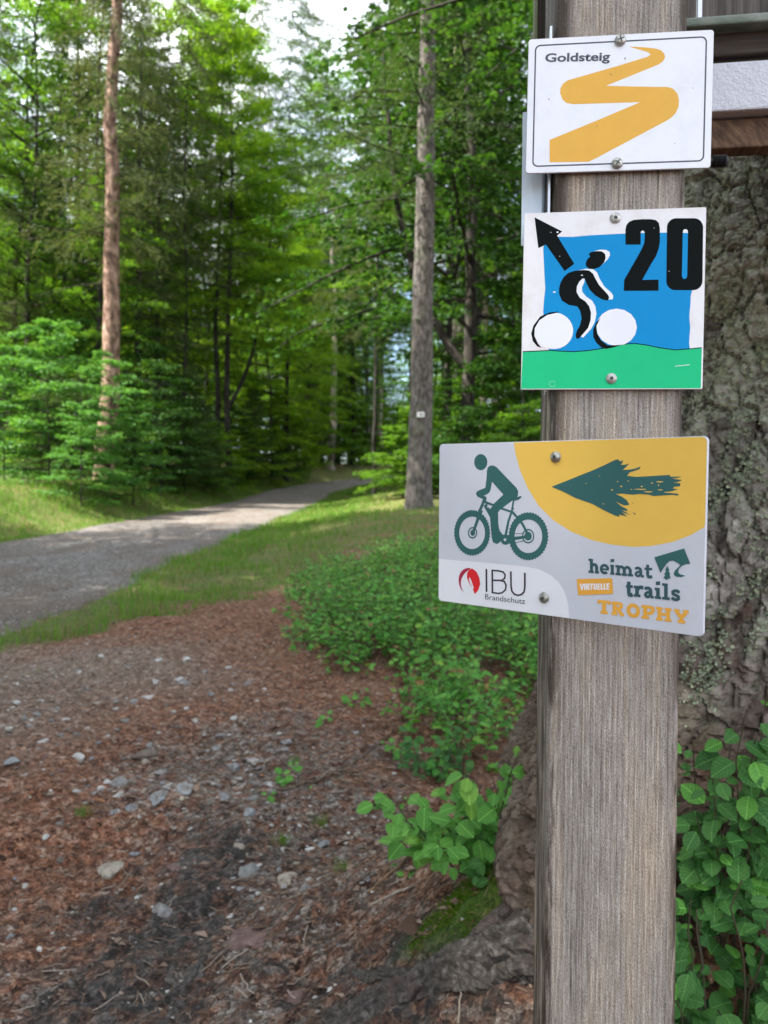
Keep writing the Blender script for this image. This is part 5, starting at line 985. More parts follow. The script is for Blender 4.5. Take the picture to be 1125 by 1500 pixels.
# ------------------------------------------------------------------ bent white plate and metal strip on the post's left side
g = Geo()
for zc0, zc1 in ((1.375, 1.487),):
    prof = [(-0.0765, 0.018), (-0.068, 0.0165), (-0.060, 0.016), (-0.0555, 0.0185), (-0.0540, 0.026), (-0.0532, 0.040)]
    zz = np.linspace(zc0, zc1, 9)
    for side, off in ((0, 0.0), (1, 0.0012)):
        V = []
        for iz, z in enumerate(zz):
            for ix, (lx, ly) in enumerate(prof):
                bend = (0.0035 * (1 - (z - zc0) / (zc1 - zc0))) if ix >= 3 else 0
                V.append(post_frame(lx - bend, ly + off, z))
        n = len(prof)
        F = [[a * n + b, a * n + b + 1, (a + 1) * n + b + 1, (a + 1) * n + b] for a in range(len(zz) - 1) for b in range(n - 1)]
        g.put(V, F)
    k = len(zz) * len(prof)
    n = len(prof)
    rim = [0 + i for i in range(n)] + [n * a + n - 1 for a in range(1, len(zz))] + [n * (len(zz) - 1) + i for i in range(n - 2, -1, -1)] + [n * a for a in range(len(zz) - 2, 0, -1)]
    F = [[rim[i], rim[(i + 1) % len(rim)], rim[(i + 1) % len(rim)] + k, rim[i] + k] for i in range(len(rim))]
    base = g.n - 2 * k
    g.F.setdefault(4, []).append(np.array(F) + base); g.M.setdefault(4, []).append(np.zeros(len(F)))
BLUEWHITE = worn_panel('bluish_white', (0.52, 0.60, 0.70), (0.50, 0.52, 0.55), 0.3, 0.35)
o = add('bent_plate', g.mesh('bent_plate', [BLUEWHITE]), label='small bent bluish white plate sticking out behind the upper two signs', category='plate')
ALU = plain('aluminium', (0.50, 0.51, 0.54), 0.4, 0.5, 0.15, 200, 0.6)
g = Geo()
for lx, ly in ((-0.0550, 0.010), (-0.0545, 0.024)):
    V, F = box((0, 0, 0), (0.0018, 0.010, 0.30))
    V = np.array([post_frame(lx + a, ly + b, 1.40 + c) for a, b, c in V]); g.put(V, F)
add('metal_strip', g.mesh('metal_strip', [ALU]), label='pair of thin metal strips edge on along the left side of the post', category='metal strip')

# ------------------------------------------------------------------ information board fixed to the back of the post
def wood(name, dark, mid, light, stretch, rot=(0, 0, 0), rough=0.75):
    m, nt, out = new_mat(name)
    ob = N(nt, 'ShaderNodeTexCoord').outputs['Object']
    mp = N(nt, 'ShaderNodeMapping'); mp.inputs['Rotation'].default_value = rot
    nt.links.new(ob, mp.inputs['Vector'])
    a = noise_n(nt, mp.outputs['Vector'], 1, 5, 0.65, stretch); b = noise_n(nt, ob, 14, 4, 0.6)
    r = ramp(nt, [(0.30, dark), (0.5, mid), (0.72, light)]); nt.links.new(a, r.inputs['Fac'])
    c = mixc(nt, math_n(nt, 'MULTIPLY', b, 0.35), r.outputs['Color'], dark)
    finish(nt, out, c, rough, 0.3, a, 0.5, 0.002)
    return m


W_GREY = wood('board_grey', (0.035, 0.028, 0.023), (0.10, 0.085, 0.074), (0.17, 0.15, 0.135), (170, 170, 5))
W_DARK = wood('board_dark', (0.016, 0.011, 0.008), (0.042, 0.030, 0.022), (0.085, 0.065, 0.05), (6, 120, 170))
W_UP = wood('upright_dark', (0.010, 0.007, 0.005), (0.026, 0.017, 0.012), (0.05, 0.034, 0.024), (150, 150, 4))
W_BROWN = wood('board_brown', (0.030, 0.016, 0.008), (0.095, 0.050, 0.026), (0.19, 0.115, 0.065), (150, 10, 45), (0, R_(38), 0))
W_ALGAE = wood('rail_algae', (0.06, 0.085, 0.065), (0.16, 0.19, 0.155), (0.27, 0.29, 0.26), (25, 60, 60))
m, nt, out = new_mat('white_paint_crazed')
ob = N(nt, 'ShaderNodeTexCoord').outputs['Object']
a = noise_n(nt, ob, 90, 5, 0.65, (0.6, 1, 1)); b = noise_n(nt, ob, 240, 4, 0.6); d = noise_n(nt, ob, 18, 4, 0.6)
k = ramp(nt, [(0.64, (0, 0, 0)), (0.72, (1, 1, 1))]); nt.links.new(d, k.inputs['Fac'])
c = mixc(nt, math_n(nt, 'MULTIPLY', k.outputs['Color'], 0.5), (0.50, 0.51, 0.56), (0.34, 0.34, 0.36))
finish(nt, out, c, 0.38, 0.5, math_n(nt, 'ADD', a, b), 0.55, 0.004)
W_WHITE = m

B_YAW = R_(-8.0)
board = add('information_board', None, loc=(0.21, 0.82, 1.55), rot=(0, 0, B_YAW),
            label='wooden information board with a white painted rail, mounted behind the top of the post', category='information board')


def bpart(name, size, loc, mat, bev=0.0015, rot=(0, 0, 0)):
    me = bevel_box(size, bev); me.materials.append(mat)
    return add(name, me, board, loc=loc, rot=rot)


# local x runs along the board, z is measured from the white rail
def zl(py):
    return CAM_Z + (750 - py) / FPX * 0.80 - 1.55


for i in range(8):
    bpart('plank', (0.104, 0.018, 0.50), (0.155 + 0.105 * i, 0.050 + 0.0015 * (i % 3), zl(35) + 0.25), W_GREY)
bpart('ledge', (0.86, 0.045, 0.0095), (0.515, 0.004, zl(37.5)), W_ALGAE, 0.002)
bpart('dark_rail', (0.86, 0.024, 0.0200), (0.515, 0.010, zl(57.5)), W_DARK, 0.001)
bpart('moulding', (0.86, 0.020, 0.0062), (0.515, 0.006, zl(74)), W_DARK, 0.0022)
bpart('lower_dark_rail', (0.86, 0.020, 0.0135), (0.515, 0.014, zl(86)), W_DARK, 0.001)  # dark brown strip between the moulding and the white rail
bpart('white_rail', (0.86, 0.026, 0.0500), (0.515, 0.001, zl(129)), W_WHITE, 0.002)
bpart('lower_board', (0.86, 0.022, 0.0300), (0.515, 0.012, zl(189)), W_BROWN, 0.0015)
bpart('backing_board', (0.86, 0.012, 0.115), (0.515, 0.031, zl(118)), W_UP, 0.001)
bpart('dark_diagonal', (0.05, 0.018, 0.20), (0.262, 0.026, zl(-20) + 0.055), W_UP, 0.002, (0, R_(33), 0))  # dark piece set diagonally at the top of the board
bpart('metal_edge', (0.0050, 0.006, 0.40), (0.1125, -0.006, zl(45) + 0.20), ALU, 0.0008)
bpart('upright', (0.0160, 0.05, 0.62), (-0.0440, 0.010, 0.235), W_UP, 0.001)
bpart('upright_edge', (0.0030, 0.05, 0.62), (-0.0538, 0.0105, 0.235), wood('edge_green', (0.10, 0.12, 0.06), (0.17, 0.20, 0.11), (0.26, 0.28, 0.18), (60, 60, 10)), 0.0008)
PINK = plain('pink_strip', (0.30, 0.17, 0.17), 0.5)
MAROON = plain('maroon_strip', (0.115, 0.022, 0.028), 0.5)
bpart('maroon_strip', (0.0052, 0.012, 0.40), (-0.0318, -0.0300, 0.30), MAROON, 0.0006)
bpart('pink_edge', (0.0016, 0.013, 0.40), (-0.0354, -0.0300, 0.30), PINK, 0.0004)
bpart('crossbeam', (0.16, 0.05, 0.06), (0.028, 0.040, 0.42), W_UP, 0.002)
bpart('far_post', (0.09, 0.09, 2.1), (0.98, 0.04, -0.45), W_GREY, 0.004)
# batten screwed to the post's left side
me = bevel_box((0.0058, 0.020, 0.36), 0.0006); me.materials.append(wood('batten_wood', (0.16, 0.14, 0.11), (0.28, 0.26, 0.22), (0.38, 0.36, 0.31), (60, 60, 12)))
bt = add('batten', me, loc=post_frame(-0.0560, 0.020, 1.818), rot=(0, 0, P_YAW), label='narrow pale batten on the left edge of the post top, above the white sign', category='batten')
me = bevel_box((0.0062, 0.022, 0.0125), 0.0006); me.materials.append(W_UP)
add('end_cap', me, bt, loc=(0, -0.0005, -0.1765))
# bolt end beside the golden zigzag sign
g = Geo()
nb = 16
prof = [(0.0034, 0.0)]
for i in range(9):
    prof += [(0.0050, 0.0012 * i + 0.0003), (0.0042, 0.0012 * i + 0.0009)]
prof += [(0.0040, 0.0115), (0.0012, 0.0122)]
a = np.linspace(0, 2 * np.pi, nb, endpoint=False)
V = np.array([[y, r * math.cos(t), r * math.sin(t)] for r, y in prof for t in a])
g.put(V, [[k * nb + i, k * nb + (i + 1) % nb, (k + 1) * nb + (i + 1) % nb, (k + 1) * nb + i] for k in range(len(prof) - 1) for i in range(nb)])
V, F = tube([[-0.075, 0, 0], [0.0, 0, 0]], [0.0032, 0.0032], 12); g.put(V, F)
add('threaded_bolt', g.mesh('threaded_bolt', [plain('black_bolt', (0.012, 0.012, 0.013), 0.45, 0.5)]), loc=post_frame(0.0745, 0.013, CAM_Z + (750 - 231) / FPX * 0.622), rot=(0, 0, P_YAW),
    label='black threaded bolt end poking out behind the lower right corner of the topmost sign', category='bolt')

# ------------------------------------------------------------------ forest: crowns and trunks
def leaf_quads(P, D, Nn, L, W, lobed=False):
    D = D / (np.linalg.norm(D, axis=1)[:, None] + 1e-9)
    S = np.cross(D, Nn); S /= np.linalg.norm(S, axis=1)[:, None] + 1e-9
    U = np.cross(S, D)
    L = np.broadcast_to(L, (len(P),))[:, None]; W = np.broadcast_to(W, (len(P),))[:, None]
    if lobed:
        o = [(0, 0, 0), (.08, .40, 0), (.36, .24, .03), (.52, .54, -.05), (.68, .2, .02), (1, 0, -.12), (.68, -.2, .02), (.52, -.54, -.05), (.36, -.24, .03), (.08, -.40, 0)]
    else:
        o = [(0, 0, 0), (.45, .5, .10), (1, 0, -.08), (.45, -.5, .10)]
    V = np.stack([P + D * L * t + S * W * s + U * L * u for t, s, u in o], 1)
    k = len(o)
    return V.reshape(-1, 3), np.arange(len(P) * k).reshape(-1, k)


def rand_dirs(rng, n, flat):
    v = rng.normal(0, 1, (n, 3)); v[:, 2] *= flat
    return v


def broadleaf(seed, h, zlo, R, nb, leaf, twigs, per, prof=0.6, flat=0.35, droop=0.25, lobed=False, leafmat='beech_leaf', wood='bark_dark', rise=0.35, name='crown', jit=1.0):
    rng = np.random.RandomState(seed)
    g = Geo()
    PP, DD, LL = [], [], []
    for i in range(nb):
        t = (i + 0.5) / nb
        z0 = zlo + (h * 0.97 - zlo) * t ** 0.9
        az = i * 2.39996 + rng.normal(0, 0.35)
        L = R * (1 - t) ** prof * (0.30 + 0.70 * min(1, t * 5 + 0.55)) * rng.uniform(0.65, 1.15) + 0.25
        d = np.array([math.cos(az), math.sin(az), 0])
        s = np.linspace(0, 1, 9)
        el = rise * (0.4 + t) + rng.normal(0, 0.10)
        B = np.array([0, 0, z0]) + d * (s * L)[:, None] + np.array([0, 0, 1.0]) * (L * (el * s - droop * s ** 2))[:, None]
        B += np.cumsum(rng.normal(0, 0.018 * L, (9, 3)), 0) * s[:, None]
        V, F = tube(B, 0.012 * L * (1 - 0.85 * s) + 0.004, 4); g.put(V, F, 1)
        for k in range(twigs):
            u = 0.14 + 0.86 * (k + rng.rand()) / twigs
            p = np.array([np.interp(u, s, B[:, c]) for c in range(3)])
            sd = 1 if k % 2 else -1
            ang = az + sd * rng.uniform(0.5, 1.15)
            tl = (0.16 + 0.42 * L * (1 - 0.72 * u)) * rng.uniform(0.6, 1.1)
            td = np.array([math.cos(ang), math.sin(ang), rng.normal(0.02, 0.14) - 0.12])
            n = max(3, int(per * tl / (0.42 * R * 0.6) * rng.uniform(0.8, 1.2)))
            q = np.sort(rng.rand(n)) ** 0.8
            PP.append(p + td * (q * tl)[:, None] + rng.normal(0, 0.05, (n, 3)) * np.array([1, 1, 0.9 * jit]) * (0.5 + 0.3 * R ** .5))
            sgn = np.where(np.arange(n) % 2, 1, -1)
            a2 = ang + sgn * rng.uniform(0.4, 1.3, n)
            DD.append(np.stack([np.cos(a2), np.sin(a2), rng.normal(-0.25, 0.3, n)], 1))
    P = np.concatenate(PP); D = np.concatenate(DD)
    n = len(P)
    Nn = rand_dirs(rng, n, 1.0) * flat + np.array([0, 0, 1.0])
    L = leaf * rng.uniform(0.7, 1.2, n)
    V, F = leaf_quads(P, D, Nn, L, L * (0.95 if lobed else 0.62), lobed)
    g.put(V, F, 0)
    return g.mesh(name, [M[leafmat], M[wood]])


def conifer(seed, h, zlo, R, nb, twigs, per, droop=0.35, hang=0.35, leafmat='needle', wood='bark_dark', nl=0.085, name='crown', top=0.85):
    rng = np.random.RandomState(seed)
    g = Geo()
    PP, DD = [], []
    for i in range(nb):
        t = (i + 0.5) / nb
        z0 = zlo + (h - zlo) * t
        az = i * 2.39996 + rng.normal(0, 0.3)
        L = R * (1 - t) ** top * rng.uniform(0.7, 1.12) + 0.12
        d = np.array([math.cos(az), math.sin(az), 0])
        s = np.linspace(0, 1, 8)
        B = np.array([0, 0, z0]) + d * (s * L)[:, None] + np.array([0, 0, 1.0]) * (L * (0.12 * s - droop * s ** 1.4 + 0.16 * s ** 4))[:, None]
        V, F = tube(B, 0.010 * L * (1 - 0.85 * s) + 0.004, 4); g.put(V, F, 1)
        for k in range(twigs):
            u = 0.10 + 0.90 * (k + rng.rand()) / twigs
            p = np.array([np.interp(u, s, B[:, c]) for c in range(3)])
            sd = 1 if k % 2 else -1
            ang = az + sd * rng.uniform(0.6, 1.1)
            tl = (0.10 + 0.34 * L * (1 - 0.7 * u)) * rng.uniform(0.6, 1.15)
            td = np.array([math.cos(ang), math.sin(ang), -hang * rng.uniform(0.3, 2.2)])
            n = max(4, int(per * tl / (0.2 * R) * rng.uniform(0.8, 1.2)))
            q = rng.rand(n)
            sag = np.zeros((n, 3)); sag[:, 2] = -hang * tl * q ** 2 * 0.6
            PP.append(p + td * (q * tl)[:, None] + sag + rng.normal(0, 0.025, (n, 3)))
            v = td + rng.normal(0, 0.55, (n, 3)); DD.append(v)
    P = np.concatenate(PP); D = np.concatenate(DD); n = len(P)
    Nn = rand_dirs(rng, n, 1.0) * 0.8 + np.array([0, 0, 0.6])
    L = nl * rng.uniform(0.6, 1.4, n)
    V, F = leaf_quads(P, D, Nn, L, L * 0.30)
    g.put(V, F, 0)
    return g.mesh(name, [M[leafmat], M[wood]])


def trunk_mesh(seed, h, r0, r1, mat, flare=0.35, sides=22, stubs=0, dead=0, bend=0.01, fork=None, rough=0.05, dead_lo=2.0):
    rng = np.random.RandomState(seed)
    g = Geo()
    z = np.concatenate([np.linspace(-0.4, 1.2, 14), np.linspace(1.35, h, 46)])
    P = np.stack([bend * h * (vnoise(z * 0.25 + seed, 1.0 + z * 0) + 0.3 * vnoise(z * 0.9 + seed, 5.0 + z * 0)), bend * h * vnoise(z * 0.25 + seed, 9.0 + z * 0), z], 1)
    P[:, :2] -= P[13, :2]
    r = r0 + (r1 - r0) * np.clip(z / h, 0, 1) ** 0.85 + flare * r0 * np.exp(-np.clip(z, 0, 9) / 0.28)
    V, F = tube(P, r, sides)
    V = V.reshape(len(z), sides, 3)
    a = np.arange(sides) / sides * 2 * np.pi
    d = rough * (fbm(np.cos(a)[None] * 2.2 + seed, np.sin(a)[None] * 2.2 + z[:, None] * 2.6, 4)) * 2
    d = d + 0.13 * np.cos(a * 5 + seed)[None] * np.exp(-np.clip(z, 0, 9) / 0.3)[:, None]
    V = P[:, None] + (V - P[:, None]) * (1 + d)[..., None]
    g.put(V, F)
    for _ in range(stubs):
        zz = rng.uniform(1.2, h * 0.75); i = np.argmin(abs(z - zz)); aa = rng.uniform(0, 2 * np.pi)
        dv = np.array([math.cos(aa), math.sin(aa), 0.15]); l = rng.uniform(0.03, 0.11)
        g.put(*tube(np.array([P[i] + dv * r[i] * 0.8, P[i] + dv * (r[i] + l * 0.5), P[i] + dv * (r[i] + l)]), [0.028, 0.02, 0.012], 6))
    for _ in range(dead):
        zz = rng.uniform(dead_lo, h * 0.8); i = np.argmin(abs(z - zz)); aa = rng.uniform(0, 2 * np.pi)
        l = rng.uniform(0.7, 2.6); s = np.linspace(0, 1, 8)
        dv = np.array([math.cos(aa), math.sin(aa), 0]); B = P[i] + dv * (r[i] * 0.7 + s * l)[:, None] + np.array([0, 0, 1]) * (-0.35 * l * s ** 1.5 + 0.1 * l * s)[:, None] + np.cumsum(rng.normal(0, 0.03, (8, 3)), 0)
        g.put(*tube(B, 0.016 * (1 - 0.8 * s) + 0.003, 5), 1)
        for _k in range(4):
            j = rng.randint(2, 7); b2 = aa + rng.choice([-1, 1]) * rng.uniform(0.4, 1.1); l2 = l * rng.uniform(0.15, 0.4); s2 = np.linspace(0, 1, 5)
            C = B[j] + np.array([math.cos(b2), math.sin(b2), -0.25]) * (s2 * l2)[:, None] + np.array([0, 0, -0.3 * l2]) * (s2 ** 2)[:, None]
            g.put(*tube(C, 0.007 * (1 - 0.7 * s2) + 0.002, 4), 1)
    if fork:
        for (zf, az, l, rr) in fork:
            i = np.argmin(abs(z - zf)); s = np.linspace(0, 1, 16)
            dv = np.array([math.cos(az), math.sin(az), 0])
            B = P[i] + dv * (l * 0.28 * (1 - np.exp(-s * 3)))[:, None] + np.array([0, 0, l]) * s[:, None]
            B += np.cumsum(rng.normal(0, 0.02, (16, 3)), 0)
            g.put(*tube(B, rr * (1 - 0.75 * s) + 0.004, 10))
    return g.mesh('trunk', [mat, M['bark_dark']], True)


CROWN = {
    'beech_a': broadleaf(1, 16, 2.0, 4.0, 62, 0.10, 26, 42),
    'beech_b': broadleaf(2, 13, 1.2, 3.4, 60, 0.09, 24, 38),
    'beech_c': broadleaf(3, 19, 5.0, 4.2, 58, 0.11, 26, 40),
    'maple': broadleaf(5, 15, 1.9, 4.4, 60, 0.125, 22, 22, lobed=True, leafmat='maple_leaf_shaded', flat=0.45, droop=0.35, rise=0.45),
    'spruce_a': conifer(11, 24, 6.0, 3.0, 105, 24, 26),
    'spruce_b': conifer(12, 20, 3.0, 2.7, 105, 24, 24, hang=0.6, leafmat='needle_brown'),
    'spruce_c': conifer(13, 15, 0.8, 2.6, 100, 22, 24),
    'sapling_a': broadleaf(21, 3.6, 0.25, 1.75, 24, 0.085, 18, 24, prof=0.8, flat=0.2, droop=0.14, rise=0.22, jit=0.35, leafmat='bush_leaf'),
    'sapling_b': broadleaf(22, 2.6, 0.15, 1.35, 22, 0.08, 16, 24, prof=0.8, flat=0.22, droop=0.15, rise=0.25, jit=0.4, leafmat='beech_leaf'),
    'fir_a': conifer(31, 3.6, 0.15, 1.35, 60, 16, 18, droop=0.18, hang=0.12, nl=0.07),
    'fir_b': conifer(32, 2.2, 0.1, 1.0, 46, 14, 16, droop=0.12, hang=0.08, nl=0.06),
}


def variant(src, slot_mats, name):
    me = CROWN[src].copy()
    for i, mm in slot_mats.items():
        me.materials[i] = M[mm]
    CROWN[name] = me


variant('beech_b', {0: 'beech_leaf_sunlit'}, 'beech_bright')
variant('beech_a', {0: 'beech_leaf_sunlit'}, 'beech_bright_tall')
variant('sapling_b', {0: 'beech_leaf_sunlit'}, 'sapling_bright')
variant('sapling_a', {0: 'maple_leaf_shaded'}, 'sapling_dark')  # shaded copy of the bush: its shade sits in the darker leaf colour

TRUNK = {
    'spruce': trunk_mesh(41, 24, 0.22, 0.03, M['bark_spruce'], stubs=20, dead=16),
    'spruce_grey': trunk_mesh(42, 22, 0.19, 0.03, M['bark_grey'], stubs=14, dead=12),
    'pale': trunk_mesh(43, 22, 0.18, 0.04, M['bark_pale'], stubs=10, dead=6),
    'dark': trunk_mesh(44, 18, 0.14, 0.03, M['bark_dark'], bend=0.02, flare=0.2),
    'thin': trunk_mesh(45, 12, 0.055, 0.012, M['bark_dark'], bend=0.02, flare=0.1, sides=12),
    'stem': trunk_mesh(46, 3.2, 0.022, 0.006, M['bark_dark'], bend=0.02, flare=0.1, sides=8),
}


def tree(name, label, x, y, trunk, crown, ts=1.0, cs=1.0, cz=0.0, rot=0.0, lean=(0, 0), group=None, cat='tree', zoff=0.0, tname='trunk', cname='crown'):
    r = add(name, None, loc=(x, y, float(gz(x, y)) + zoff), rot=(lean[1], lean[0], rot), label=label, category=cat)
    if group:
        r['group'] = group
    if trunk is not None:
        t = trunk if not isinstance(trunk, str) else TRUNK[trunk]
        add(tname, t, r, scale=(ts, ts, 1.0 if not isinstance(ts, tuple) else ts[1]))
    if crown:
        for c_ in (crown if isinstance(crown, (list, tuple)) else [crown]):
            add(cname, CROWN[c_], r, loc=(0, 0, cz), scale=(cs, cs, cs), rot=(0, 0, rot * 1.7 + len(c_)))
    return r


# the old spruce carries its boughs well above the picture
add('crown', CROWN['spruce_a'], old_spruce, loc=(TREE_C[0], TREE_C[1], 0.4), scale=(1.25, 1.25, 0.85))

# --- trees one can name, from left to right
WOOD_L = 'trees of the wood left of the road'
WOOD_R = 'trees of the wood right of the road'
tree('spruce_tree', 'tall reddish brown spruce trunk with branch stubs, rising from the bright bush on the left', at(152, 24), 24,
     trunk_mesh(51, 26, 0.31, 0.07, M['bark_spruce'], stubs=60, dead=34, rough=0.07, flare=0.2, dead_lo=3.5, sides=30), 'spruce_b', cs=1.0, cz=4.5, lean=(R_(0.6), 0), group=WOOD_L)
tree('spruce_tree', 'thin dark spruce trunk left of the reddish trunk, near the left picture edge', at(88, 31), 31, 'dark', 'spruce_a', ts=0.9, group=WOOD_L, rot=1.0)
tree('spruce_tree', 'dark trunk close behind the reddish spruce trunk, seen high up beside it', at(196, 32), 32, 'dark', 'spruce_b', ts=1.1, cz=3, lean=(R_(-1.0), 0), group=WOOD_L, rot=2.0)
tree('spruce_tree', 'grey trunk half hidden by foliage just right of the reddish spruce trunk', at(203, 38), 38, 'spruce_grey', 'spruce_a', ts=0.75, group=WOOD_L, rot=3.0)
tree('beech_tree', 'slim dark beech stem, left one of the pair in the dark undergrowth', at(318, 38), 38,
     trunk_mesh(52, 22, 0.165, 0.02, M['bark_dark'], bend=0.012, flare=0.2), 'beech_c', cs=1.2, cz=2.5, group=WOOD_L)
tree('beech_tree', 'dark forked beech, right one of the pair, with a bent side stem', at(334, 37.5), 37.5,
     trunk_mesh(53, 22, 0.18, 0.03, M['bark_dark'], bend=0.008, flare=0.25, fork=[(3.6, -0.2, 12.0, 0.11)]), 'beech_bright', cs=1.45, cz=5.0, group=WOOD_L, rot=1.2)
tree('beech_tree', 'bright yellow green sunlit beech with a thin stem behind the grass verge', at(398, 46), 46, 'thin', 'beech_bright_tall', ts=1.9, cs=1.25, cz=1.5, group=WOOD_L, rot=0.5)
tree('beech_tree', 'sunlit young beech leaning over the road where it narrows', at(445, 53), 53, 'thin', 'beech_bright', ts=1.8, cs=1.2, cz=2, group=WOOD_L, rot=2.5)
tree('spruce_tree', 'pale grey trunk left of the far end of the road', at(484, 57), 57, 'pale', 'spruce_a', ts=1.6, cz=5, group=WOOD_L, rot=0.4)
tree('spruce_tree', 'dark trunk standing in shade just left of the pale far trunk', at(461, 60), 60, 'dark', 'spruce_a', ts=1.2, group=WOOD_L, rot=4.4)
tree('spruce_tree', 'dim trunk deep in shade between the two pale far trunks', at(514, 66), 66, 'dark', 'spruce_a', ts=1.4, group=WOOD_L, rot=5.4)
tree('spruce_tree', 'slender pale trunk standing over the far end of the road', at(557, 68), 68, 'pale', 'spruce_a', ts=1.6, cz=6, group=WOOD_R, rot=2.2)
marked = tree('spruce_tree', 'stout straight grey spruce trunk with a white trail blaze, left of the signs', at(614, 16), 16,
              trunk_mesh(54, 24, 0.262, 0.05, M['bark_grey'], stubs=26, dead=10, flare=0.24, rough=0.06, bend=0.004, dead_lo=5, sides=34), 'spruce_a', cs=0.9, cz=1.5, group=WOOD_R)
tree('spruce_tree', 'drooping brownish spruce behind the blazed trunk, its boughs hanging over the road', at(548, 31), 31, 'dark', 'spruce_b', ts=0.7, cs=1.15, cz=3.2, group=WOOD_R, rot=3.3)
tree('spruce_tree', 'brownish drooping spruce right of the reddish trunk, high boughs against the sky', at(268, 34), 34, 'dark', 'spruce_b', ts=0.8, cs=1.2, cz=6, group=WOOD_L, rot=1.3)
tree('spruce_tree', 'dark spruce leaning into the sky gap over the road bend', at(372, 50), 50, 'dark', 'spruce_b', ts=1.2, cs=1.35, cz=6, group=WOOD_L, rot=2.9)
tree('beech_tree', 'leafy beech at the left picture edge behind the sunlit bushes', at(38, 30), 30, 'dark', 'beech_a', ts=1.0, cs=1.35, cz=2.5, group=WOOD_L, rot=3.9)
tree('beech_tree', 'leafy beech between the thin dark spruce and the reddish trunk', at(118, 36), 36, 'dark', 'beech_a', ts=1.0, cs=1.5, cz=2.0, group=WOOD_L, rot=5.1)
tree('beech_tree', 'green beech just right of the reddish trunk, behind its bare branches', at(238, 40), 40, 'dark', 'beech_bright_tall', ts=1.0, cs=1.5, cz=1.0, group=WOOD_L, rot=0.1)
tree('spruce_tree', 'dark green spruce crown left of the white sky gap, over the road', at(418, 47), 47, 'dark', 'spruce_a', ts=1.2, cs=1.6, cz=6, group=WOOD_L, rot=0.2)
tree('beech_tree', 'tall beech filling the sky gap above the yellow green trees', at(300, 45), 45, 'dark', 'beech_a', ts=1.4, cs=1.75, cz=1.0, group=WOOD_L, rot=0.9)
tree('spruce_tree', 'high spruce top against the white sky over the road bend', at(432, 64), 64, 'dark', 'spruce_a', ts=1.6, cs=1.75, group=WOOD_L, rot=1.9)
tree('beech_tree', 'high airy beech crown against the white sky right of the road bend', at(470, 74), 74, 'dark', 'beech_c', ts=1.6, cs=2.0, cz=3, group=WOOD_R, rot=4.9)
tree('beech_tree', 'broad beech behind the blazed trunk, filling the middle of the forest', at(600, 36), 36, 'dark', 'beech_c', ts=1.1, cs=1.2, cz=3, group=WOOD_R, rot=2.7)
tree('maple_tree', 'dark double stemmed maple between the blazed spruce and the signs', at(682, 20), 20,
     trunk_mesh(55, 17, 0.21, 0.04, M['bark_dark'], bend=0.012, flare=0.25, fork=[(3.6, 2.7, 9.0, 0.12)]), 'maple', cs=1.35, cz=1.0, group=WOOD_R, rot=0.3)
tree('maple_tree', 'thin dark stem beside the double stemmed maple, under the same canopy', at(655, 23), 23, 'dark', 'maple', ts=0.95, cs=1.2, cz=2.0, group=WOOD_R, rot=2.4)
tree('spruce_tree', 'pale thin trunk seen between the dark maple and the lower sign', at(724, 34), 34, 'pale', 'spruce_a', ts=0.75, cz=2, group=WOOD_R, rot=1.4)
tree('maple_tree', 'large leaved maple hidden behind the post, its boughs hanging left of the upper signs', 3.45, 8.4, 'dark', 'maple', ts=0.9, cs=0.78, cz=3.7, group=WOOD_R, rot=4.1)

# white blaze on the marked trunk
bz = Geo()
zb = CAM_Z + (750 - 607) / FPX * 15.73
xb = at(614.5, 15.73)
for k in range(6):
    a0, a1 = -0.075 + 0.025 * k, -0.05 + 0.025 * k
    bz.put([[xb + a0, 15.66 + 1.6 * a0 * a0, zb - 0.05], [xb + a1, 15.66 + 1.6 * a1 * a1, zb - 0.05], [xb + a1, 15.66 + 1.6 * a1 * a1, zb + 0.05], [xb + a0, 15.66 + 1.6 * a0 * a0, zb + 0.05]], [[0, 1, 2, 3]])
    bz.put([[xb + a0, 15.70 + 1.6 * a0 * a0, zb - 0.05], [xb + a1, 15.70 + 1.6 * a1 * a1, zb - 0.05], [xb + a1, 15.70 + 1.6 * a1 * a1, zb + 0.05], [xb + a0, 15.70 + 1.6 * a0 * a0, zb + 0.05]], [[3, 2, 1, 0]])
blz = add('trail_blaze', bz.mesh('trail_blaze', [plain('blaze_white', (0.80, 0.80, 0.78), 0.6)]), label='small white trail blaze with a dark mark on the stout grey spruce trunk', category='trail marker')
mk = Geo()
mk.put([[xb + dx, 15.655, zb + dz] for dx, dz in ((-0.02, -0.02), (0.055, -0.016), (0.055, 0.006), (0.02, 0.004), (0.0, 0.022), (-0.025, 0.012))], [[0, 1, 2, 3, 4, 5]])
add('mark', mk.mesh('mark', [plain('blaze_mark', (0.16, 0.17, 0.15), 0.6)]), blz)

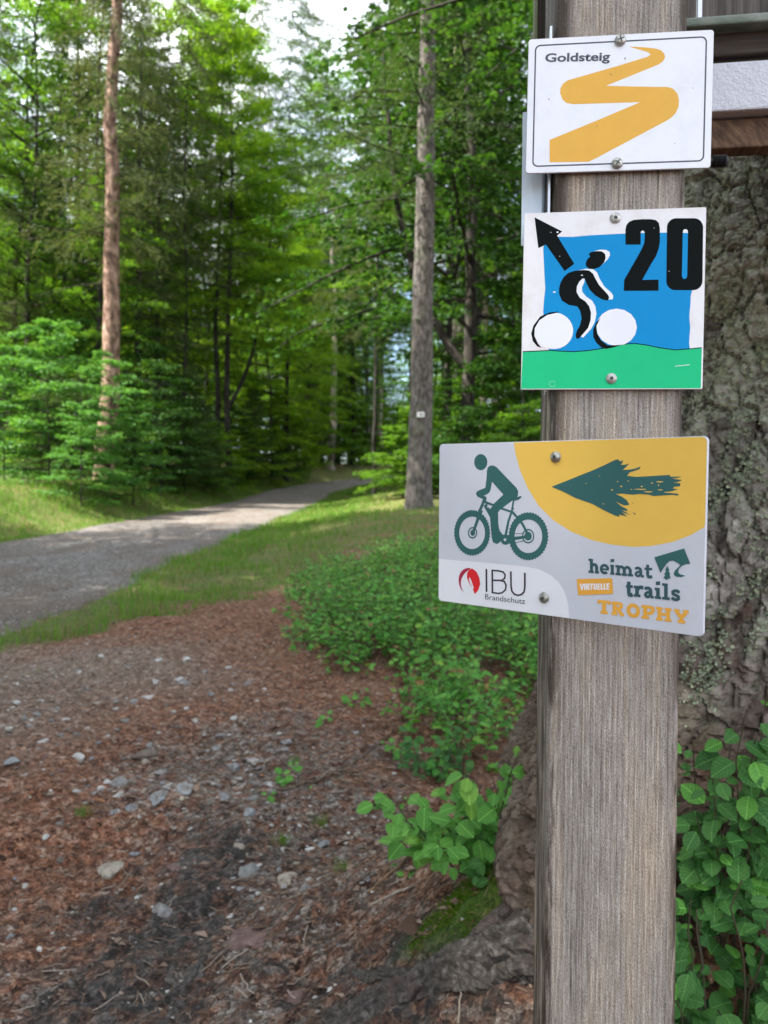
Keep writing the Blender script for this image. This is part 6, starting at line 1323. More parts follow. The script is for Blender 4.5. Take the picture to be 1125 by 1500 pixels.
# --- the bright bush at the foot of the reddish trunk, and the dark undergrowth beside it
BUSH = 'bushes and saplings along the left verge'
for px, Y, cr, s, lab in [
        (70, 20, 'sapling_a', 1.25, 'sunlit green beech bush at the left picture edge, largest on the verge'),
        (160, 22.4, 'sapling_a', 1.15, 'sunlit green beech bush hiding the foot of the reddish trunk'),
        (5, 20.5, 'sapling_a', 1.15, 'green beech bush cut by the left picture edge, above the grass'),
        (95, 28, 'sapling_a', 1.7, 'tall green beech sapling rising behind the sunlit bushes'),
        (235, 26, 'sapling_dark', 1.3, 'shaded leafy sapling right of the sunlit beech bush'),
        (196, 22.2, 'sapling_a', 0.85, 'low sunlit beech bush just right of the reddish trunk foot'),
        (118, 18.6, 'sapling_a', 0.75, 'small sunlit beech bush lowest on the left bank'),
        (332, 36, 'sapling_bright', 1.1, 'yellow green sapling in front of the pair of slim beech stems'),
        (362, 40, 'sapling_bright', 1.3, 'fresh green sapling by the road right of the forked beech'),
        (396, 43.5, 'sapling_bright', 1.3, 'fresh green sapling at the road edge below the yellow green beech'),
        (436, 50, 'sapling_bright', 1.5, 'light sapling right at the inner side of the road bend'),
        (300, 32.5, 'sapling_b', 1.2, 'green sapling on the verge left of the slim beech pair'),
        (270, 30, 'fir_a', 1.3, 'dark young fir left of the pair of slim beech stems'),
        (300, 33, 'fir_b', 1.5, 'low dark fir in front of the pair of slim beech stems'),
        (345, 39, 'sapling_dark', 1.1, 'low shaded beech sapling under the forked beech'),
        (370, 42, 'fir_a', 1.4, 'dark young fir right of the forked beech'),
        (405, 47, 'fir_a', 1.4, 'dark young fir beside the sunlit grass where the verge narrows'),
        (425, 50, 'sapling_bright', 2.0, 'yellow green sunlit sapling beside the road bend'),
        (215, 29, 'sapling_dark', 1.6, 'shaded beech sapling behind the young firs'),
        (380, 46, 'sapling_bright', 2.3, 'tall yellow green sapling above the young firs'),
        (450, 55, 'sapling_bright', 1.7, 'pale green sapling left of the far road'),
        (490, 59, 'sapling_b', 1.8, 'green sapling at the foot of the pale grey far trunk'),
        (520, 63, 'sapling_b', 2.0, 'green sapling between the two pale far trunks'),
        (545, 69, 'sapling_bright', 2.0, 'light green sapling beside the far end of the road'),
        (475, 57, 'fir_b', 1.6, 'small fir on the verge before the pale far trunk')]:
    tree('fir_sapling' if 'fir' in cr else 'beech_sapling', lab, at(px, Y), Y, 'stem', cr, ts=s, cs=s, rot=px * 0.37, group=BUSH, cat='sapling', tname='stem', cname='foliage')
for px, Y, cr, s, lab in [
        (590, 24, 'sapling_b', 0.9, 'green sapling just left of the blazed trunk foot'),
        (660, 20, 'sapling_dark', 0.9, 'shaded sapling between the blazed trunk and the lowest sign'),
        (730, 18, 'sapling_dark', 1.0, 'dark sapling right behind the lowest sign'),
        (765, 11, 'sapling_b', 0.75, 'green sapling beside the post above the lowest sign'),
        (700, 24, 'sapling_b', 1.6, 'tall green sapling behind the dark maple stems'),
        (640, 30, 'sapling_b', 1.7, 'green sapling far behind the blazed trunk'),
        (775, 19, 'sapling_dark', 1.8, 'tall dark sapling behind the square cycle sign'),
        (600, 38, 'sapling_b', 1.6, 'light sapling past the blazed trunk at the road end')]:
    tree('beech_sapling', lab, at(px, Y), Y, 'stem', cr, ts=s, cs=s, rot=px * 0.37, group='saplings right of the road', cat='sapling', tname='stem', cname='foliage')

# --- the depth of the forest
rng = np.random.RandomState(5)
taken = []


def scatter(n, xf, yr, kinds, name_lab, group, dmin, keep=lambda x, y: True):
    k = tries = 0
    while k < n and tries < 6000:
        tries += 1
        y = rng.uniform(*yr); lo, hi = xf(y)
        if hi <= lo:
            continue
        x = rng.uniform(lo, hi)
        if not keep(x, y) or any((x - a) ** 2 + (y - b) ** 2 < dmin ** 2 for a, b in taken):
            continue
        eL, eR = road_edges(np.array(y))
        if eL - 1.8 < x < eR + 1.8 or (25 < y < 62 and 470 < 562 + FPX * x / y < 600):
            continue
        taken.append((x, y)); k += 1
        kind = kinds[rng.randint(len(kinds))]
        tr_, cr_, nm = kind
        s = rng.uniform(0.8, 1.15)
        tree(nm, name_lab[nm], x, y, tr_, cr_, ts=rng.uniform(0.75, 1.1) * (1 + 0.006 * y), cs=s * (1 + 0.004 * y), cz=rng.uniform(-0.3, 3.0), rot=rng.uniform(0, 6.28), lean=(rng.normal(0, 0.012), rng.normal(0, 0.012)), group=group)


K = [('spruce_grey', 'beech_c', 'beech_tree'), ('pale', 'spruce_a', 'spruce_tree'), ('dark', 'beech_b', 'beech_tree'), ('dark', 'spruce_a', 'spruce_tree'), ('spruce_grey', 'spruce_a', 'spruce_tree'), ('dark', 'spruce_b', 'spruce_tree'), ('dark', 'beech_a', 'beech_tree'), ('dark', 'beech_b', 'beech_tree'), ('dark', 'spruce_c', 'spruce_tree')]
scatter(66, lambda y: (-0.53 * y, float(road_edges(np.array(y))[0]) - 3.5), (27, 70), K,
        {'spruce_tree': 'spruce among the crowded trees deep in the wood left of the road', 'beech_tree': 'beech among the crowded trees deep in the wood left of the road'}, 'trees deep in the wood left of the road', 2.6,
        lambda x, y: not (-24 < x < -7 and abs(y - 48 - (x + 6.5) * 0.36) < 12))
scatter(36, lambda y: (float(road_edges(np.array(y))[1]) + 2.5, 0.45 * y), (26, 75), K,
        {'spruce_tree': 'spruce among the crowded trees deep in the wood right of the road', 'beech_tree': 'beech among the crowded trees deep in the wood right of the road'}, 'trees deep in the wood right of the road', 2.6)
scatter(16, lambda y: (-0.12 * y, 0.10 * y), (72, 100), [('dark', 'beech_b', 'beech_tree'), ('dark', 'spruce_c', 'spruce_tree')],
        {'spruce_tree': 'bushy spruce closing the view beyond the road end', 'beech_tree': 'bushy beech closing the view beyond the road end'}, 'low trees beyond the road end', 2.4)
for x_ in (-7.5, -5.8, -4.4, -2.9, -1.6, -0.3, 0.9, 2.0, 3.2, 4.6):
    y_ = 74 + 3.5 * math.sin(x_ * 2.3)
    tree('beech_sapling', 'pale green sapling in the thicket that ends the view down the road', x_, y_, 'stem', 'sapling_bright' if int(x_ * 10) % 2 else 'sapling_b', ts=2.2, cs=2.3, rot=x_ * 4, group='thicket beyond the road end', cat='sapling', tname='stem', cname='foliage')
scatter(44, lambda y: (-0.55 * y, 0.35 * y), (76, 125), K,
        {'spruce_tree': 'spruce in the farthest rows of the forest beyond the road end', 'beech_tree': 'beech in the farthest rows of the forest beyond the road end'}, 'farthest rows of the forest', 3.5)
# unseen trees added beside the camera to keep sun off post and trail
KS = [('spruce', 'spruce_a', 'spruce_tree'), ('dark', 'beech_c', 'beech_tree'), ('spruce', 'spruce_b', 'spruce_tree'), ('dark', 'beech_a', 'beech_tree')]
for x_, y_, cr_ in [(-9.3, -7.4, 'beech_c'), (-9.2, -5.2, 'beech_a'), (-9.5, -3.0, 'beech_c'), (-9.3, -0.9, 'spruce_c'), (-9.6, 1.2, 'beech_a'), (-10.2, 3.4, 'beech_c'), (-11.6, -1.8, 'beech_c'), (-12.2, -6.0, 'beech_c'), (-12.6, 1.4, 'beech_c'), (-11.4, 5.6, 'spruce_b'), (-9.9, 8.0, 'beech_a'), (-10.4, 10.6, 'beech_c')]:
    taken.append((x_, y_))
    tree('spruce_tree' if 'spruce' in cr_ else 'beech_tree', 'unseen tree added left of the picture to keep sun off the sign post', x_, y_, 'dark', cr_, ts=1.0, cs=1.15, rot=x_ * 3 + y_, group='added shading row left of the picture')
scatter(14, lambda y: (-22, -8.6), (-16, 6), KS,  # unseen trees added on the left to shade the foreground
        {'spruce_tree': 'unseen spruce added for shade, out of the picture to the left', 'beech_tree': 'unseen beech added for shade, out of the picture to the left'}, 'added shade trees nearer than the picture edge', 3.0,
        lambda x, y: x < -0.72 * y - 1.0)
scatter(5, lambda y: (4, 15), (-2, 8), KS,  # a few unseen trees added on the right for their shade
        {'spruce_tree': 'unseen spruce added for shade, out of the picture to the right', 'beech_tree': 'unseen beech added for shade, out of the picture to the right'}, 'added shade trees right of the picture', 3.0, lambda x, y: x > 0.62 * y + 1.5)
# understory far back
KU = [('stem', 'sapling_b', 'beech_sapling'), ('stem', 'sapling_dark', 'beech_sapling'), ('stem', 'fir_a', 'fir_sapling')]


def under(n, xf, yr, group, lab):
    k = tries = 0
    while k < n and tries < 3000:
        tries += 1
        y = rng.uniform(*yr); lo, hi = xf(y)
        x = rng.uniform(lo, hi)
        eL, eR = road_edges(np.array(y))
        if hi <= lo or eL - 2.6 < x < eR + 2.2 or (y < 66 and 470 < 562 + FPX * x / y < 604):
            continue
        k += 1
        tr_, cr_, nm = KU[rng.randint(len(KU))]
        s = rng.uniform(0.7, 1.5)
        tree(nm, lab[nm], x, y, tr_, cr_, ts=s, cs=s, rot=rng.uniform(0, 6.28), group=group, cat='sapling', tname='stem', cname='foliage')


under(34, lambda y: (-0.52 * y, float(road_edges(np.array(y))[0]) - 2.8), (23, 60), 'understory left of the road',
      {'beech_sapling': 'beech sapling in the thick understory left of the road', 'fir_sapling': 'young fir in the thick understory left of the road'})
under(26, lambda y: (float(road_edges(np.array(y))[1]) + 2.4, 0.30 * y), (22, 60), 'understory right of the road',
      {'beech_sapling': 'beech sapling in the thick understory right of the road', 'fir_sapling': 'young fir in the thick understory right of the road'})

# ------------------------------------------------------------------ ground cover, grass, litter
def blades(P, h, w, rng, bend=0.4, az=None):
    """Tapered bent blades: two quads and a tip each."""
    n = len(P); a = rng.uniform(0, 2 * np.pi, n) if az is None else az
    d = np.stack([np.cos(a), np.sin(a), np.zeros(n)], 1); s = np.stack([-np.sin(a), np.cos(a), np.zeros(n)], 1)
    h = np.broadcast_to(h, (n,))[:, None]; w = np.broadcast_to(w, (n,))[:, None]; b = (bend * rng.uniform(0.2, 1.6, n))[:, None]
    up = np.array([0, 0, 1.0])
    V = np.stack([P - s * w / 2, P + s * w / 2, P + up * h * .55 + d * h * b * .3 + s * w * .38, P + up * h * .55 + d * h * b * .3 - s * w * .38, P + up * h * (1 - .3 * b) + d * h * b], 1).reshape(-1, 3)
    k = np.arange(n)[:, None] * 5
    return V, k + np.array([[0, 1, 2, 3]]), k + np.array([[3, 2, 4]])


def grass_obj(name, P, h, w, rng, dry=0.25, bend=0.4):
    V, F4, F3 = blades(P, h, w, rng, bend)
    pick = (rng.rand(len(P)) < dry).astype(int)
    me = np_mesh(name, V, [F4, F3], [M['grass'], M['grass_dry']], False, np.concatenate([pick, pick]))
    return me


rng = np.random.RandomState(77)


def sow(n, x0, x1, y0, y1, keep):
    x = rng.uniform(x0, x1, n); y = y0 + (y1 - y0) * rng.rand(n) ** 1.5
    k = rng.rand(n) < keep(x, y)
    x, y = x[k], y[k]
    return np.stack([x, y, gz(x, y) - 0.006], 1)


def k_right(x, y):
    eL, eR = road_edges(y)
    n1 = fbm(x * 2.3, y * 2.3, 4)
    g = sm((0.75 + 0.50 * (y - 5.6) + 1.1 * n1 - (x - eR)) / 0.5) * (x > eR - 0.12) * sm((y - 4.0) / 1.0)
    strip = np.exp(-((x - eR - 0.55) / 0.55) ** 2)
    return np.clip(g * (0.25 + 0.9 * strip) * (0.4 + 1.6 * np.clip(fbm(x * 1.1 + 9, y * 0.7, 3) + 0.35, 0, 1)), 0, 1)


P = sow(90000, -3.4, 2.2, 4.2, 17, k_right)
d = P[:, 1]
add('verge_grass', grass_obj('verge_grass', P, rng.uniform(0.025, 0.085, len(P)) * (1 + 0.02 * d) * (0.45 + 1.9 * np.clip(fbm(P[:, 0] * 2.6, P[:, 1] * 2.6, 3) + 0.35, 0, 1)), 0.0022 + 0.00045 * d, rng, 0.22), kind='stuff', label='short bright grass on the near verge of the road')
P = sow(60000, -3.6, 6.0, 16, 62, lambda x, y: (x > road_edges(y)[1] - 0.1) * sm((3.5 - (x - road_edges(y)[1])) / 2.5))
d = P[:, 1]
add('verge_grass', grass_obj('verge_grass', P, rng.uniform(0.05, 0.16, len(P)), 0.0008 * d, rng, 0.25), kind='stuff', label='grass on the verge towards the far road end')


def k_left(x, y):
    eL, eR = road_edges(y)
    return (x < eL + 0.1) * sm((x - eL + 3.6) / 1.4) * (0.35 + 0.9 * np.clip(fbm(x * 1.3, y * 0.8, 3) + 0.4, 0, 1))


P = sow(130000, -11.5, -5.0, 10.5, 62, k_left)
d = P[:, 1]
add('verge_grass', grass_obj('verge_grass', P, rng.uniform(0.05, 0.20, len(P)) * (0.7 + 0.6 * sm((road_edges(d)[0] - P[:, 0]) / 2)), 0.0004 * d + 0.003, rng, 0.2), kind='stuff', label='sunlit grass and weeds on the far verge of the road')

# low weeds at the foot of the wood
wg = Geo()
P = sow(9000, -12, -7.5, 12, 45, lambda x, y: sm((road_edges(y)[0] - 1.6 - x) / 1.2) * (0.3 + np.clip(fbm(x, y, 3) + .2, 0, 1)))
n = len(P); az = rng.uniform(0, 6.28, n)
P[:, 2] += rng.uniform(0.03, 0.40, n)
wg.put(*leaf_quads(P, np.stack([np.cos(az), np.sin(az), rng.uniform(-.3, .5, n)], 1), np.array([0, 0, 1.]) + rng.normal(0, .4, (n, 3)), rng.uniform(.06, .14, n), rng.uniform(.04, .08, n)))
add('verge_weeds', wg.mesh('verge_weeds', [M['bush_leaf']]), kind='stuff', label='low leafy weeds between grass and bushes')

# bilberry cover on the mound left of the post
COVER = plan([(425, 870), (452, 930), (470, 975), (560, 985), (610, 1010), (605, 1060), (625, 1105), (640, 1130), (690, 1120), (745, 1085), (800, 1040), (900, 1000), (930, 800), (700, 780), (600, 812), (520, 840)])
COVER2 = plan([(620, 1100), (640, 1135), (660, 1150), (720, 1130), (760, 1080), (700, 1080)])


def oval_leaves(P, D, Nn, L, W):
    D = D / np.linalg.norm(D, axis=1)[:, None]
    S = np.cross(D, Nn); S /= np.linalg.norm(S, axis=1)[:, None] + 1e-9
    U = np.cross(S, D)
    L = L[:, None]; W = W[:, None]
    o = [(0, 0, 0), (.25, .40, .05), (.62, .44, .05), (1, 0, -.08), (.62, -.44, .05), (.25, -.40, .05), (.45, 0, -.03)]
    V = np.stack([P + D * L * t + S * W * s + U * L * u for t, s, u in o], 1).reshape(-1, 3)
    k = np.arange(len(P))[:, None] * 7
    return V, np.concatenate([k + np.array([[0, 1, 6, 5]]), k + np.array([[1, 2, 3, 6]]), k + np.array([[6, 3, 4, 5]])])


cg = Geo()
n = 17000
x = rng.uniform(COVER[:, 0].min() - .1, COVER[:, 0].max() + .1, n); y = rng.uniform(COVER[:, 1].min() - .1, COVER[:, 1].max() + .1, n)
kk = np.maximum(inside_soft(COVER, x + .07 * fbm(x * 4, y * 4, 3), y + .07 * fbm(x * 4 + 9, y * 4, 3), 0.20), inside_soft(COVER2, x, y, 0.06))
kk = kk * (0.25 + 0.75 * sm((fbm(x * 3.2 + 4, y * 3.2, 3) + 0.40) / 0.4))
keep = rng.rand(n) < kk * np.clip(6.0 / (y + 1.0), 0.35, 1)
x, y, kk = x[keep], y[keep], kk[keep]
LP, LD, LL = [], [], []
for xx, yy, q in zip(x, y, kk):
    z = float(gz(xx, yy)); hgt = (0.08 + 0.20 * q) * rng.uniform(0.5, 1.45) * 1.0
    az = rng.uniform(0, 6.28); dv = np.array([math.cos(az), math.sin(az), 0])
    s = np.linspace(0, 1, 4)
    B = np.array([xx, yy, z - 0.01]) + np.array([0, 0, hgt]) * s[:, None] + dv * (hgt * 0.45 * s ** 2)[:, None]
    cg.put(*tube(B, 0.0016 * (1 - .6 * s) + .0004, 3), 1)
    nl = rng.randint(6, 12)
    for i in range(nl):
        u = 0.3 + 0.7 * (i + rng.rand()) / nl
        p = np.array([np.interp(u, s, B[:, c]) for c in range(3)])
        a2 = az + (1 if i % 2 else -1) * rng.uniform(0.5, 1.4) + rng.normal(0, .3)
        LP.append(p + rng.normal(0, 0.012, 3)); LD.append((math.cos(a2), math.sin(a2), rng.normal(0.05, 0.3))); LL.append(rng.uniform(0.020, 0.052))
LP = np.array(LP); LD = np.array(LD); LL = np.array(LL)
V, F = oval_leaves(LP, LD, np.array([-.1, -.35, 1.]) + rng.normal(0, .38, LP.shape), LL, LL * 0.62)
pick = rng.rand(len(LP)); sel = np.where(pick < .80, 0, np.where(pick < .955, 2, 3))
F_ = F.reshape(3, -1, 4)
for k_ in (0, 2, 3):
    q_ = np.nonzero(sel == k_)[0]
    vi = V.reshape(-1, 7, 3)[q_].reshape(-1, 3)
    b_ = np.arange(len(q_))[:, None] * 7
    cg.put(vi, np.concatenate([b_ + np.array([[0, 1, 6, 5]]), b_ + np.array([[1, 2, 3, 6]]), b_ + np.array([[6, 3, 4, 5]])]), k_)
M['cover_pale'] = leaf_mat('cover_pale', (0.12, 0.28, 0.035), (0.17, 0.36, 0.05), (0.23, 0.40, 0.06), 0.3, 0.5, 0.25, 1.4, 1.0)
M['cover_dead'] = leaf_mat('cover_dead', (0.11, 0.060, 0.025), (0.19, 0.11, 0.045), (0.25, 0.18, 0.06), 0.15, 0.7, 0.2, 1, 1)
add('bilberry_cover', cg.mesh('bilberry_cover', [M['cover_leaf'], M['stem'], M['cover_pale'], M['cover_dead']]), kind='stuff', label='dense low cover of bilberry shrubs between the bare soil and the post')

# fallen needles and crumbs
x = rng.uniform(-3.2, 1.0, 110000); y = 1.4 + 6.0 * rng.rand(110000) ** 1.6
k0 = inside_soft(MUD[0], x, y, .1) + inside_soft(MUD[1], x, y, .1)
k = rng.rand(110000) < np.clip(0.55 + 0.9 * fbm(x * 2.5, y * 2.5, 3) + 0.35 - 0.50 * k0 - 0.60 * inside_soft(GREY, x, y, .2) - 0.35 * inside_soft(PALE, x, y, .4), 0.03, 1) * (x > road_edges(y)[1] + 0.3)
x, y = x[k], y[k]; n = len(x)
az = rng.uniform(0, 6.28, n)
P = np.stack([x, y, gz(x, y) + 0.004 + 0.004 * rng.rand(n)], 1)
L = rng.uniform(0.009, 0.022, n)
V, F = leaf_quads(P, np.stack([np.cos(az), np.sin(az), rng.normal(0, .12, n)], 1), np.array([0, 0, 1.]) + rng.normal(0, .3, (n, 3)), L, 0.0010 + 0.0004 * y)
add('needle_litter', np_mesh('needle_litter', V, [F], [M['litter']]), kind='stuff', label='rusty fallen spruce needles on the bare soil')

n = 14000
x = rng.uniform(-3.0, 0.9, n); y = 1.45 + 5.5 * rng.rand(n) ** 1.5
P = np.stack([x, y, gz(x, y) + 0.004], 1); az = rng.uniform(0, 6.28, n)
L = rng.gamma(3.0, 0.0045, n) + .004
V, F = leaf_quads(P, np.stack([np.cos(az), np.sin(az), rng.normal(0, .2, n)], 1), np.array([0, 0, 1.]) + rng.normal(0, .35, (n, 3)), L, L * rng.uniform(.3, .9, n))
FLAKE = leaf_mat('bark_flakes', (0.06, 0.035, 0.025), (0.17, 0.105, 0.075), (0.30, 0.22, 0.17), 0.02, 0.8, 0.2, 1, 1)
add('bark_crumbs', np_mesh('bark_crumbs', V, [F], [FLAKE]), kind='stuff', label='crumbs of bark and dead leaf on the bare soil')


def stone_mesh(seed, sub=3, flat=0.6, amp=0.22):
    import bmesh
    r2 = np.random.RandomState(seed)
    bm = bmesh.new(); bmesh.ops.create_icosphere(bm, subdivisions=sub, radius=0.5)
    me = bpy.data.meshes.new('stone'); bm.to_mesh(me); bm.free()
    V = np.zeros(len(me.vertices) * 3); me.vertices.foreach_get('co', V); V = V.reshape(-1, 3)
    for _ in range(11):                    # knocked-off corners
        nrm = r2.normal(0, 1, 3); nrm /= np.linalg.norm(nrm); c = r2.uniform(0.22, 0.40)
        d = V @ nrm - c
        V = V - np.clip(d, 0, 1)[:, None] * nrm
    V *= 1 + amp * 0.35 * np.stack([fbm(V[:, 0] * 3 + seed, V[:, 1] * 3 + V[:, 2] * 2, 3)] * 3, 1)
    V[:, 2] *= flat
    me.vertices.foreach_set('co', V.ravel()); me.update()
    return me


def stone_mat(name, a, b, c):
    m, nt, out = new_mat(name)
    tc = N(nt, 'ShaderNodeTexCoord'); oi = N(nt, 'ShaderNodeObjectInfo')
    va = N(nt, 'ShaderNodeVectorMath'); va.operation = 'ADD'; nt.links.new(tc.outputs['Object'], va.inputs[0]); nt.links.new(oi.outputs['Location'], va.inputs[1])
    f = noise_n(nt, va.outputs[0], 5, 6, 0.7); f2 = noise_n(nt, va.outputs[0], 22, 3, 0.6)
    r = ramp(nt, [(0.32, a), (0.5, b), (0.72, c)]); nt.links.new(f, r.inputs['Fac'])
    col = mixc(nt, math_n(nt, 'MULTIPLY', f2, 0.35), r.outputs['Color'], a)
    dr = ramp(nt, [(0.50, (0, 0, 0)), (0.64, (1, 1, 1))]); nt.links.new(noise_n(nt, va.outputs[0], 2.2, 5, 0.65), dr.inputs['Fac'])
    col = mixc(nt, math_n(nt, 'MULTIPLY', dr.outputs['Color'], 0.75), col, (0.135, 0.085, 0.06))      # clinging soil
    finish(nt, out, col, 0.85, 0.25, f, 0.5, 0.08)
    return m


SM = {'g': stone_mat('stone_grey', (0.13, 0.125, 0.12), (0.26, 0.255, 0.25), (0.40, 0.395, 0.385)),
      'b': stone_mat('stone_bluegrey', (0.15, 0.16, 0.165), (0.30, 0.315, 0.325), (0.46, 0.47, 0.475)),
      'w': stone_mat('stone_white', (0.34, 0.325, 0.31), (0.56, 0.545, 0.52), (0.70, 0.69, 0.67)),
      'c': stone_mat('stone_cream', (0.24, 0.20, 0.15), (0.42, 0.37, 0.30), (0.55, 0.50, 0.43)),
      'r': stone_mat('stone_red', (0.10, 0.062, 0.055), (0.19, 0.120, 0.108), (0.30, 0.21, 0.19)),
      'n': stone_mat('stone_brown', (0.08, 0.065, 0.055), (0.155, 0.13, 0.11), (0.24, 0.21, 0.18))}
STONE = {}
for tn in SM:
    for v in range(4):
        me = stone_mesh(100 + v * 7 + ord(tn)); me.materials.append(SM[tn]); STONE[tn, v] = me
STN = 'stones lying on the bare soil'


def stone(px, py, w, h, tn, label, lift=0.05, v=None):
    x, y, z = hit(px, py)
    sz = w / FPX * y
    dep = max(0.5, h / max(w, 1) / max(0.35, (CAM_Z - z) / math.hypot(y, CAM_Z - z)))
    v = int(px * 7 + py) % 4 if v is None else v
    hh = sz * 0.75
    return add('stone', STONE[tn, v], None, (x, y, z + hh * lift * 0.6), (random.uniform(-.15, .15), random.uniform(-.15, .15), random.uniform(-.5, .5)), (sz * 1.08, sz * 1.08 * min(1.3, dep), hh),
               label=label, category='stone', group=STN)


random.seed(4)
for a_ in [
        (160, 1277, 44, 32, 'c', 'largest cream coloured angular stone, at the lower left on dark soil'),
        (418, 1290, 36, 28, 'c', 'tan angular stone in the middle of the bare soil'),
        (117, 1109, 22, 15, 'w', 'rounded white stone on the rusty needles at the left'),
        (21, 1117, 26, 14, 'b', 'flat bluish grey stone at the left picture edge'),
        (217, 1106, 42, 20, 'n', 'brown slab of stone with a dark hollow beside it'),
        (178, 1150, 32, 21, 'g', 'grey rounded stone above the small white one in the stone cluster'),
        (173, 1167, 18, 13, 'w', 'small pale stone touching the grey rounded stone'),
        (272, 1157, 36, 15, 'b', 'long flat bluish stone at the right end of the stone cluster'),
        (232, 1170, 36, 22, 'b', 'broken bluish grey stone left of the long flat one'),
        (247, 1153, 18, 10, 'w', 'small pale oval stone above the broken bluish one'),
        (194, 1187, 28, 14, 'b', 'flat grey stone at the lower edge of the stone cluster'),
        (169, 1191, 16, 12, 'b', 'small bluish stone at the lower left of the stone cluster'),
        (210, 1193, 10, 9, 'c', 'tiny cream stone under the stone cluster'),
        (237, 1133, 20, 12, 'g', 'grey stone upper right in the stone cluster'),
        (148, 1156, 18, 9, 'w', 'slim pale stone left of the grey rounded stone'),
        (125, 1152, 12, 14, 'g', 'small upright grey stone at the left of the cluster'),
        (340, 1012, 13, 13, 'w', 'bright white stone on the red needles far up the bare soil'),
        (262, 996, 16, 11, 'w', 'white stone on rusty soil near the grass'),
        (362, 1003, 16, 8, 'g', 'flat grey stone right of the bright white stone'),
        (475, 1237, 24, 18, 'b', 'bluish white stone alone on dark soil, right of the middle'),
        (354, 1305, 18, 20, 'b', 'pale blue upright stone below the grey slab in the middle'),
        (368, 1278, 34, 20, 'g', 'grey slab left of the tan angular stone'),
        (452, 1302, 26, 15, 'g', 'grey stone right of the tan angular stone'),
        (449, 1320, 18, 10, 'b', 'small grey stone in front of the stone beside the tan one'),
        (429, 1316, 10, 9, 'w', 'tiny white stone below the tan angular stone'),
        (241, 1335, 36, 18, 'g', 'flat grey stone sunk in the dark earth at the lower left'),
        (119, 1355, 22, 20, 'c', 'grey cream stone beside the dark root at the lower left'),
        (37, 1298, 14, 13, 'w', 'white pebble on rusty needles low at the left'),
        (22, 1334, 12, 12, 'w', 'pale stone near the left picture edge, low down'),
        (16, 1372, 12, 18, 'b', 'dark bluish stone at the lower left picture edge'),
        (345, 1124, 28, 17, 'b', 'grey broken stone at the top of the middle stone row'),
        (363, 1130, 12, 14, 'w', 'small pale stone leaning beside the middle stone row'),
        (353, 1153, 12, 17, 'w', 'upright pale stone in the middle stone row'),
        (347, 1165, 16, 12, 'w', 'pale stone under the upright one in the middle stone row'),
        (329, 1169, 22, 13, 'b', 'bluish stone left in the middle stone row'),
        (371, 1169, 22, 15, 'g', 'grey round stone right in the middle stone row'),
        (366, 1191, 24, 18, 'b', 'speckled bluish stone at the bottom of the middle stone row'),
        (318, 1096, 16, 15, 'b', 'bluish stone above the middle stone row'),
        (326, 1078, 20, 10, 'g', 'slanting grey stone above the bluish one'),
        (421, 1087, 20, 14, 'b', 'bluish stone at the upper right, near the long twig'),
        (413, 1100, 18, 12, 'g', 'grey stone below the bluish one near the long twig'),
        (397, 1100, 13, 10, 'b', 'small bluish stone left of the grey one near the long twig'),
        (373, 1116, 18, 9, 'w', 'pale slanting stone right of the middle stone row'),
        (395, 1150, 16, 15, 'w', 'pale stone under the green seedling'),
        (332, 1243, 17, 10, 'g', 'left one of two flat stones side by side on dark earth'),
        (349, 1242, 22, 11, 'c', 'right one of two flat stones side by side on dark earth'),
        (411, 1263, 10, 9, 'b', 'small bluish pebble above the tan angular stone'),
        (538, 1288, 13, 11, 'b', 'bluish white pebble near the pale twig'),
        (472, 1288, 13, 9, 'w', 'white pebble between the grass tuft and the grey stone'),
        (659, 1312, 9, 7, 'w', 'tiny white pebble near the moss'),
        (255, 1272, 22, 18, 'r', 'reddish stone on dark earth right of the largest cream stone'),
        (365, 1385, 85, 34, 'r', 'wide pinkish slab of rock flush with the soil at the bottom'),
        (430, 1462, 42, 60, 'r', 'reddish rock standing out of the soil at the bottom edge'),
        (600, 1345, 14, 12, 'r', 'small pink stone beside the moss'),
        (525, 1085, 12, 10, 'r', 'small reddish stone on red needles below the shrubs'),
        (217, 1023, 18, 8, 'w', 'flat white stone far up on the rusty soil'),
        (196, 1028, 14, 9, 'g', 'grey stone next to the flat white one far up'),
        (26, 1030, 17, 10, 'w', 'white stone near the left edge just below the grass'),
        (62, 1088, 17, 8, 'w', 'flat pale stone left of the rounded white stone'),
        (186, 1056, 15, 8, 'g', 'flat grey stone on the red soil above the slab'),
        (205, 1085, 14, 8, 'r', 'pinkish flat stone above the brown slab'),
        (270, 1000, 20, 7, 'g', 'long grey stone near the grass edge'),
        (300, 985, 14, 8, 'g', 'grey stone at the upper end of the bare soil'),
        (150, 962, 14, 8, 'w', 'pale stone in the thin grass near the road'),
        (230, 968, 16, 7, 'w', 'pale flat stone at the edge of the grass')]:
    stone(*a_)
# lesser stones nobody could tell apart
k = 0
while k < 290:
    px, py = random.uniform(-20, 620), 955 + 560 * random.random() ** 0.8
    if k % 5 < 3:
        ca = random.choice([(215, 1165, 60, 22), (365, 1130, 45, 40), (400, 1290, 60, 35), (120, 1060, 90, 40), (330, 1230, 40, 40)])
        px, py = random.gauss(ca[0], ca[2]), random.gauss(ca[1], ca[3])
    if py < 1000 and px > 430 or px > 470 and random.random() < 0.5:
        continue
    x, y, z = hit(px, py)
    if y > 5.5 or inside_soft(COVER, np.array([x]), np.array([y]), .05)[0] > .2:
        continue
    k += 1
    s = random.uniform(7, 15) / FPX * y
    tn = random.choice('ggbwwwcnr')
    add('stone', STONE[tn, random.randrange(4)], None, (x, y, z + s * .12), (random.uniform(-.3, .3), random.uniform(-.3, .3), random.uniform(0, 6)), (s * random.uniform(.8, 1.3), s, s * .8),
        label='little stone, one of very many strewn alike over the bare soil', category='stone', group='little stones strewn over the bare soil')
